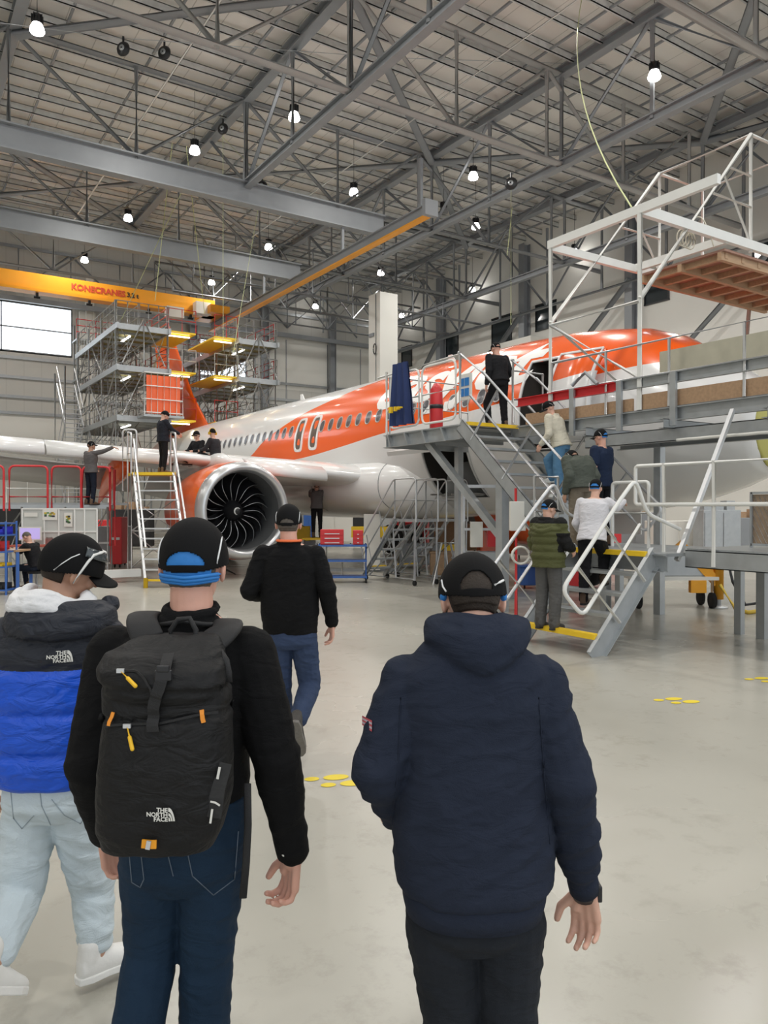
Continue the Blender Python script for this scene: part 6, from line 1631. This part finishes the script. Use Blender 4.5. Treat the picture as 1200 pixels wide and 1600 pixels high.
# side mesh pocket, straps over the shoulders, haul loop, hanging strap
strip([(349,1190),(338,1230),(332,1275)],.045,mat('black_mesh',(.02,.02,.02),.8,0,.5,120),'side_pocket',bpk,.003,.006)
strip([(345,1196),(341,1215)],.006,M_wallw,'pocket_print',bpk,.002,.012,3); strip([(330,1250),(350,1247)],.004,M_wallw,'pocket_print',bpk,.002,.012,3); strip([(333,1262),(331,1282)],.005,M_wallw,'pocket_print',bpk,.002,.012,3)
for (pts,nm) in (([(232,1000,-.16),(222,975,-.125),(224,962,-.06),(238,965,.03),(250,1010,.12)],'shoulder_strap'),([(330,1004,-.16),(352,985,-.125),(356,974,-.06),(350,975,.03),(338,1010,.12)],'shoulder_strap')):
    mb=MB(); Pp=[XZ(x,y,d) for x,y,d in pts]; vs=[]; 
    # smooth path
    Q=[]
    for i in range(len(Pp)-1):
        p0=Pp[max(i-1,0)];p1=Pp[i];p2=Pp[i+1];p3=Pp[min(i+2,len(Pp)-1)]
        for t in np.linspace(0,1,8,endpoint=False): Q.append(.5*((2*p1)+(p2-p0)*t+(2*p0-5*p1+4*p2-p3)*t*t+(3*p1-p0-3*p2+p3)*t**3))
    Q.append(Pp[-1])
    secs=[]
    for i,p in enumerate(Q):
        d=(Q[min(i+1,len(Q)-1)]-Q[max(i-1,0)]).normalized(); s=V((1,0,0)); s=(s-d*s.dot(d)).normalized(); u=s.cross(d).normalized(); secs.append((p,s,u,.040,.010))
    mb.loft(secs,16,pw=3); lb(mb).build(nm,M_strap,bpk)
mb=MB(); mb.tube([XZ(x,y,d) for x,y,d in ((268,1005,-.17),(266,985,-.165),(278,968,-.16),(296,966,-.16),(306,985,-.165),(304,1005,-.17))],.007,8); lb(mb).build('haul_loop',M_strap,bpk)
mb=MB(); c=J['neck']; mb.tube([c+V((.090*math.cos(a),.088*math.sin(a)-.010,-.012-.02*abs(math.cos(a)))) for a in np.linspace(-.12*PI,-.88*PI,13)],.007,6); lb(mb).build('collar_strap',M_strap,bpk)
mb=MB(); mb.loft([(XZ(x,y,d),V((1,0,0)),V((0,1,0)),.010,.003) for x,y,d in ((386,1225,-.14),(387,1290,-.15),(384,1350,-.15),(379,1405,-.15))],8); lb(mb).build('hanging_strap',M_strap,bpk)
mb=MB(); mb.loft([(XZ(x,y,d),V((1,0,0)),V((0,1,0)),.016,.004) for x,y,d in ((338,1015,-.20),(348,1030,-.22),(352,1050,-.23),(353,1066,-.23))],10,pw=3); lb(mb).build('side_strap',M_strap,bpk)
# ---------------------------------------------------------------- 3 blue puffer jacket
o,q=near(88,430)
J=std(1.72)
J.update(head=XZ(112,886,.05),neck=XZ(92,955,-.01),chest=XZ(86,1060,0),pelvis=XZ(80,1230,0),
 shL=XZ(14,1000,0),elL=XZ(-12,1120,-.05),wrL=XZ(-14,1215,.10),shR=XZ(158,1000,0),elR=XZ(178,1120,-.05),wrR=XZ(172,1215,.14),
 hipL=XZ(52,1235,0),knL=XZ(28,1400,-.02),anL=XZ(-18,1508,-.34),hipR=XZ(112,1235,0),knR=XZ(143,1380,.12),anR=XZ(150,1490,.06))
def blue_extra(mb):
    c=J['neck']
    for (dz,rx,ry,r) in ((.01,.135,.10,.035),(-.025,.155,.125,.040),(-.05,.160,.135,.036)):
        pts=[c+V((math.cos(a)*rx+.01,math.sin(a)*ry,dz*(.5+.5*max(0,-math.sin(a)))+.02*math.cos(a)*0)) for a in np.linspace(.12*PI,-1.12*PI,19)]
        mb.tube(pts,[r*.6]+[r]*17+[r*.6],12)
    mb.ell(c+V((.165,.06,.02)),(.035,.03,.03))
zy=q(0,1036)[1]
def qs(y,x0,x1,d):
    out=[]; return out
ctr=[(1226,5,146,.115),(1215,-6,160,.15),(1190,-12,166,.165),(1152,-14,168,.165),(1100,-12,168,.165),(1050,-8,168,.16),(1010,-4,170,.15),(985,12,160,.13),(960,40,140,.10)]
ys_c=[c[0] for c in ctr][::-1]
secsb=[]
for i,y in enumerate(np.linspace(1226,960,46)):
    x0=np.interp(y,ys_c,[c[1] for c in ctr][::-1]); x1=np.interp(y,ys_c,[c[2] for c in ctr][::-1]); d=np.interp(y,ys_c,[c[3] for c in ctr][::-1])
    b=0
    for s_ in (1036,1102,1163,1226): b-=.016*math.exp(-((y-s_)/7.0)**2)
    z=q(0,y)[1]; secsb.append((z,q(x0,0)[0]-b*0+(-b)*.8,q(x1,0)[0]+b*.8,0,d+b))
def bluedisp(p,n):
    return 0
top=dict(kind='puffer',mat=[M_pufb,M_pufd],grow=.03,sleeve=(.088,.080,.055),folds=.007,extra=blue_extra,secs=secsb,
 matfn=lambda c,n:1 if (c.z>zy and not (c.x>.185 and c.y>.02)) or c.x>.16 and c.z>zy-.10 or c.x<-.20 and c.z>zy-.10 else 0)
pl=person('person in a royal blue and charcoal puffer jacket and pale jeans at left edge',o,FACE,J,top,
 dict(mat=M_jeanl,name='jeans',r=(.098,.082,.066),secs=[(q(0,1275)[1],-.12,.10,0,.10),(q(0,1250)[1],-.182,.15,0,.135),(q(0,1205)[1],-.175,.15,0,.13)],folds=.008,cuff=.055),M_wshoe,soles=M_wshoe,
 skin=M_skin3,hy=-.75,hp=.35,hr=.15,hk=1.05,vox=.005,toes=dict(L=(.15,.8,-.5),R=(.62,.62,.0)),shoe_u=dict(L=(0,.4,.9)),
 capk=dict(rad=(.094,.114,.116),back=-.40,low=-.1,liner=None,opening=False,piping=False),hairm=M_hair,hair_low=-.62)
Rh=headR(-.75,.35,.15); cp=[c for c in pl.children if c.name.startswith('cap')][0]; cc=J['head']+Rh@V((0,-.002,.006))
MB().tube([oncap(a,z,(.094,.114,.116),1.05,1.015,cc,Rh) for a,z in ((.75,-.25),(.92,.0),(1.1,.25),(1.3,.42))],.0022,6).build('piping',M_pipe,cp,local=True)
# white wrap-around glasses pushed up on the cap
mb=MB(); mb.tube([oncap(a,z,(.094,.114,.116),1.05,1.05,cc,Rh) for a,z in ((1.45,-.42),(1.5,-.1),(1.6,.25),(1.75,.50),(2.1,.62),(2.7,.66),(3.3,.66),(4.0,.62),(4.5,.4),(4.75,0))],[.003,.004,.005,.006,.006,.006,.006,.006,.005,.003],8)
gl=mb.build('safety_glasses',M_white,pl,local=True,label='white safety glasses pushed up on the cap')
mb=MB()
for s_ in (2.05,3.5):
    mb.shell(cc,Rh,[x*1.05*1.075 for x in (.094,.114,.116)],lambda az,u,s=s_:abs(((az%(2*PI))-s))<.55 and .40<u.z<.66,.003,64,40)
mb.build('lens',M_glassd,gl,local=True)
# white hood under the jacket collar
mb=MB(); c=J['neck']
for (dz,rx,ry,r,sx) in ((.055,.105,.095,.022,-.01),(.035,.128,.11,.026,-.02),(.018,.135,.12,.024,-.02)):
    mb.tube([c+V((math.cos(a)*rx+sx,math.sin(a)*ry,dz-.018*math.cos(a)+.012*math.sin(3*a))) for a in np.linspace(.25*PI,-1.15*PI,19)],[r*.5]+[r]*17+[r*.5],12)
skin_obj('white_hood',mb,.006,M_whitef,pl,3,disp=folds(.006,(8,8,22),1.0))
jk_=[c for c in pl.children if c.name.startswith('puffer')][0]
xx,zz_=q(98,1028,-.16); logo(jk_,bvh_of(jk_),xx,zz_,.046,M_wallw)['label']='white three line wordmark with a quarter dome'
tj=[c for c in pl.children if c.name.startswith('jeans')][0]; bj=bvh_of(tj); M_st2=mat('pale_stitching',(.30,.36,.40),.8)
stitch(tj,bj,[(15,1232),(20,1280),(33,1296),(52,1275)],q,.0018,M_st2); stitch(tj,bj,[(80,1250),(100,1275),(125,1288),(140,1262)],q,.0018,M_st2); stitch(tj,bj,[(60,1226),(64,1260),(78,1290)],q,.0018,M_st2)
# ---------------------------------------------------------------- 4 man ahead in the black jumper
o,q=near(453,219)
J=std(1.78)
J.update(head=XZ(451,815,.03),neck=XZ(452,847,-.01),chest=XZ(452,900,0),pelvis=XZ(453,975,0),
 shL=XZ(412,868,0),elL=XZ(389,924,-.06),wrL=XZ(408,932,.20),shR=XZ(493,868,0),elR=XZ(511,922,-.05),wrR=XZ(519,975,.04),
 hipL=XZ(436,990,0),knL=XZ(438,1075,.06),anL=XZ(446,1160,.10),hipR=XZ(474,990,0),knR=XZ(484,1072,.05),anR=XZ(464,1130,-.32))
top=dict(kind='jumper',mat=M_blk,grow=.02,sleeve=(.075,.062,.045),folds=.007,collar=True,
 secs=[sec(989,413,495,0,.12),sec(975,411,496,0,.135),sec(955,408,498,0,.145),sec(920,407,497,0,.14),sec(885,408,499,0,.135),sec(866,414,492,0,.115),sec(856,428,478,-.005,.09),sec(846,438,466,-.01,.07)])
pm=person('person in a black jumper, blue trousers and orange lanyard walking ahead',o,FACE,J,top,
 dict(mat=M_chino,name='trousers',cuff=.045,r=(.098,.080,.062),secs=[(q(0,1013)[1],-.12,.12,0,.09),(q(0,1004)[1],-.175,.19,0,.12),(q(0,980)[1],-.18,.19,0,.12)],folds=.007),M_bshoe,soles=mat('grey_tread_sole',(.16,.15,.135),.8,0,.3,60,bump=.8,bscale=90),
 skin=M_skin2,hp=.05,hk=1.08,vox=.006,toes=dict(L=(-.05,1,0),R=(.08,.42,-.9)),shoe_u=dict(R=(0,.9,.42)),hands=dict(R=dict(d=(-.02,.05,-1),t=(-.3,1,0),n=(-1,-.2,0),curl=.8,k=1.05)),
 capk=dict(rad=(.088,.110,.114),back=-.32,low=-.1,liner=M_hairg,arch=(.55,.10),nu=110,nv=70),hairm=M_hairg,hair_low=-.66)
c=J['neck']; mb=MB()
mb.tube([c+V((.085*math.cos(a),.08*math.sin(a)-.012,.012-.0*math.sin(a))) for a in np.linspace(.2*PI,-1.2*PI,17)],.009,8); mb.build('lanyard',mat('orange_lanyard',(.85,.17,.05),.6),pm,local=True)
# ================================================================== people on the stairs and around the aircraft
T=cloth
M_blktr=T('black_work_trousers',(.012,.012,.014)); M_grtr=T('grey_trousers',(.10,.098,.095)); M_btop=T('black_overshirt',(.013,.013,.015))
def stepJ(h,up='L',dz=.22,lean=.10,**k):
    J=std(h); s=h/1.75; lo='R' if up=='L' else 'L'
    J['an'+up]=J['an'+up]+V((0,.24,dz)); J['kn'+up]=J['kn'+up]+V((0,.27,dz*.6+.02))
    for a in ('head','neck','chest','shL','shR','elL','elR','wrL','wrR'):
        J[a]=J[a]+V((0,lean*(J[a].z-.9*s)/.7,0))
    for a,b in k.items(): J[a]=V(b)*s
    return J
sm=mat('brown_work_shoe',(.12,.07,.04),.6)
person('person all in black with a cap stepping onto the boarding platform',(9.95,11.15,PZ),-.15,stepJ(1.68,'L',.02,.12,elL=(-.25,.0,1.13),wrL=(-.27,.05,.88),elR=(.25,.0,1.13),wrR=(.29,.28,1.02)),
 dict(kind='shirt',mat=M_btop,grow=.04,sleeve=(.08,.062,.045),hem=-.05),dict(mat=M_blktr,r=(.10,.075,.06)),sm,hy=.1,hp=.15,skin=M_skin2)
person('person in a cream hoodie and blue jeans climbing the upper stairs',(9.75,9.35,1.96),.35,stepJ(1.66,'R',.26,.22,elL=(-.26,.12,1.12),wrL=(-.22,.30,.95)),
 dict(kind='hoodie',mat=T('cream_fleece',(.62,.58,.47)),grow=.04,sleeve=(.078,.062,.045),hood=True,hem=-.15),dict(mat=T('mid_blue_denim',(.10,.22,.36)),name='jeans',r=(.105,.085,.07)),M_wshoe,soles=M_white,hy=.7,hp=.45,skin=M_skin)
person('person in a navy t-shirt and cap at the foot of the upper stairs',at(940,11.7,1.2),.15,std(1.78,elR=(.26,.03,1.15),wrR=(.27,.18,.95)),
 dict(kind='tee',mat=T('navy_cotton',(.015,.025,.055)),grow=.03,sleeve=(.075,.072,.06),short=True,hem=-.2),dict(mat=M_blktr),sm,skin=M_skin2,hp=.1,capk=dict(liner=M_bluec))
person('person in a grey-green hooded jacket and tan trousers on the stair landing',at(908,10.9,1.2),-.2,std(1.60,head=(.02,.27,1.42),neck=(0,.13,1.40),chest=(0,.05,1.22),shL=(-.185,.10,1.36),shR=(.185,.10,1.36)),
 dict(kind='hoodie',mat=T('grey_green_nylon',(.075,.085,.07),.6),grow=.07,sleeve=(.09,.08,.055),hood=True,hoodk=1.2,hem=-.1),dict(mat=T('tan_twill',(.20,.17,.13)),r=(.105,.085,.075)),sm,hp=.35,skin=M_skin3)
person('person in a white long sleeved top and black trousers on the lower stairs',(7.85,6.98,.50),-1.05,stepJ(1.66,'R',.24,.22,elR=(.30,.22,1.35),wrR=(.34,.52,1.44),elL=(-.25,.12,1.12),wrL=(-.22,.25,1.0)),
 dict(kind='jumper',mat=T('white_jersey',(.66,.65,.68)),grow=.03,sleeve=(.07,.055,.04),hem=-.2),dict(mat=M_blktr,r=(.10,.08,.06)),sm,skin=M_skin,hp=.1,capk=dict(liner=M_bluec))
person('person in an olive puffer jacket and grey trousers on the bottom yellow step',(7.12,7.05,.24),-1.35,std(1.64,elR=(.27,.02,1.14),wrR=(.24,.22,1.08),elL=(-.27,.02,1.14),wrL=(-.22,.2,.98)),
 dict(kind='puffer',mat=[T('olive_nylon',(.085,.09,.035),.6),T('black_yoke',(.014,.014,.014))],grow=.055,sleeve=(.09,.08,.06),hood=True,hoodk=1.15,hem=-.35,matfn=lambda c,n:1 if c.z>1.34 or (c.x>.19 and .98<c.z<1.22) else 0),
 dict(mat=M_grtr,r=(.10,.082,.07)),M_bshoe,skin=M_skin,hy=-.35,hp=.2,capk=dict(liner=M_bluec))
person('person in dark work clothes and beanie standing on top of the ladder stand',at(255,19.6,2.66),FACE-.9,std(1.60,head=(0,.06,1.62),elR=(.2,.2,1.18),wrR=(.1,.42,1.12),elL=(-.2,.18,1.18),wrL=(-.1,.4,1.1)),
 dict(kind='jacket',mat=T('dark_check_cloth',(.02,.022,.03),.85,.5,vs=30),grow=.03,hem=-.25),dict(mat=M_blktr),sm,hp=.35,skin=M_skin,capk=dict(opening=False,bill=False,piping=False,low=-.1,back=-.2))
person('person in a grey top reaching up to the wing edge from the red railed platform',at(142,19.6,1.85),FACE-.55,std(1.62,elR=(.34,.12,1.46),wrR=(.56,.28,1.58),elL=(-.24,.1,1.14),wrL=(-.2,.28,1.05)),
 dict(kind='jumper',mat=T('grey_jersey',(.12,.11,.11)),grow=.03,hem=-.2),dict(mat=T('dark_navy_trousers',(.014,.018,.03))),sm,hp=-.2,skin=M_skin3)
person('person in a grey shirt working under the inner wing on folding steps',at(495,22.7,.90),FACE,std(1.66,head=(0,.06,1.62),elR=(.22,.22,1.3),wrR=(.14,.3,1.5),elL=(-.22,.22,1.3),wrL=(-.14,.3,1.5)),
 dict(kind='shirt',mat=T('grey_shirt',(.13,.12,.12)),grow=.03,hem=-.15),dict(mat=M_blktr),sm,hp=-.5,skin=M_skin)
# sitting on the inner wing above the engine
sk=dict(hipL=(-.1,0,.18),hipR=(.1,0,.18),knL=(-.16,.40,.32),knR=(.18,.38,.30),anL=(-.18,.72,.10),anR=(.15,.75,.09),pelvis=(0,0,.2),chest=(0,.05,.52),neck=(0,.08,.74),head=(0,.12,.90),
 shL=(-.185,.07,.68),shR=(.185,.07,.68),elL=(-.24,.2,.44),elR=(.24,.2,.44),wrL=(-.14,.4,.42),wrR=(.14,.4,.42))
pe=person('person with yellow ear defenders sitting on the wing above the engine',at(338,20.9,2.92),FACE+1.25,std(1.75,**sk),
 dict(kind='jacket',mat=T('dark_grey_vest',(.03,.03,.034)),grow=.03,hem=-.1),dict(mat=M_blktr),sm,hy=-.5,skin=M_skin,capk=dict(opening=False,bill=False,piping=False))
Rh=headR(-.5,0); hc=pe and std(1.75,**sk)['head']
mb=MB()
for s_ in (-1,1): mb.cyl(hc+Rh@V((s_*.08,-.01,-.02)),hc+Rh@V((s_*.115,-.01,-.02)),.042,16)
mb.tube([hc+Rh@V((math.cos(a)*.105,-.01,math.sin(a)*.13)) for a in np.linspace(0,PI,13)],.008,6); mb.build('ear_defenders',M_yel,pe,local=True)
pe2=person('person in black cap and dark top crouching on the wing, face to the viewer',at(312,21.4,2.92),FACE+2.6,std(1.70,**sk),
 dict(kind='jacket',mat=M_btop,grow=.03,hem=-.1),dict(mat=M_blktr),sm,hp=.1,skin=M_skin,hairm=M_hair)
# seated man at the bench
ss=dict(hipL=(-.1,0,.50),hipR=(.1,0,.50),knL=(-.14,.42,.50),knR=(.14,.42,.50),anL=(-.14,.40,.09),anR=(.14,.36,.09),pelvis=(0,0,.53),chest=(0,.10,.82),neck=(0,.17,1.03),head=(0,.25,1.17),
 shL=(-.185,.14,.97),shR=(.185,.14,.97),elL=(-.24,.30,.80),elR=(.24,.32,.80),wrL=(-.10,.50,.90),wrR=(.08,.52,.90))
person('person in a black t-shirt sitting and writing at the blue work bench',at(57,16.6,0),FACE+1.35,std(1.72,**ss),
 dict(kind='tee',mat=M_btop,grow=.025,short=True,sleeve=(.07,.068,.06),hem=-.1),dict(mat=T('dark_navy_trousers',(.014,.018,.03))),sm,cap=False,hairm=M_hairg,hair_low=-.4,hp=.7,skin=M_skin)
q=L(57,16.6); ch=thing('stool','black stool with a chrome stem under the seated man','stool',q.o)
MB().cyl(q.p(0,0,.36),q.p(0,0,.42),.19,20).build('seat',M_dark,ch); MB().cyl(q.p(0,0,.1),q.p(0,0,.36),.025,10).build('stem',M_alu,ch)
mb=MB()
for k in range(5): a=2*PI*k/5; mb.beam(q.p(0,0,.09),q.p(.25*math.cos(a),.25*math.sin(a),.06),.03,.03); mb.cyl(q.p(.25*math.cos(a)-.015,.25*math.sin(a),.03),q.p(.25*math.cos(a)+.015,.25*math.sin(a),.03),.03,8)
mb.build('base',M_alu,ch)
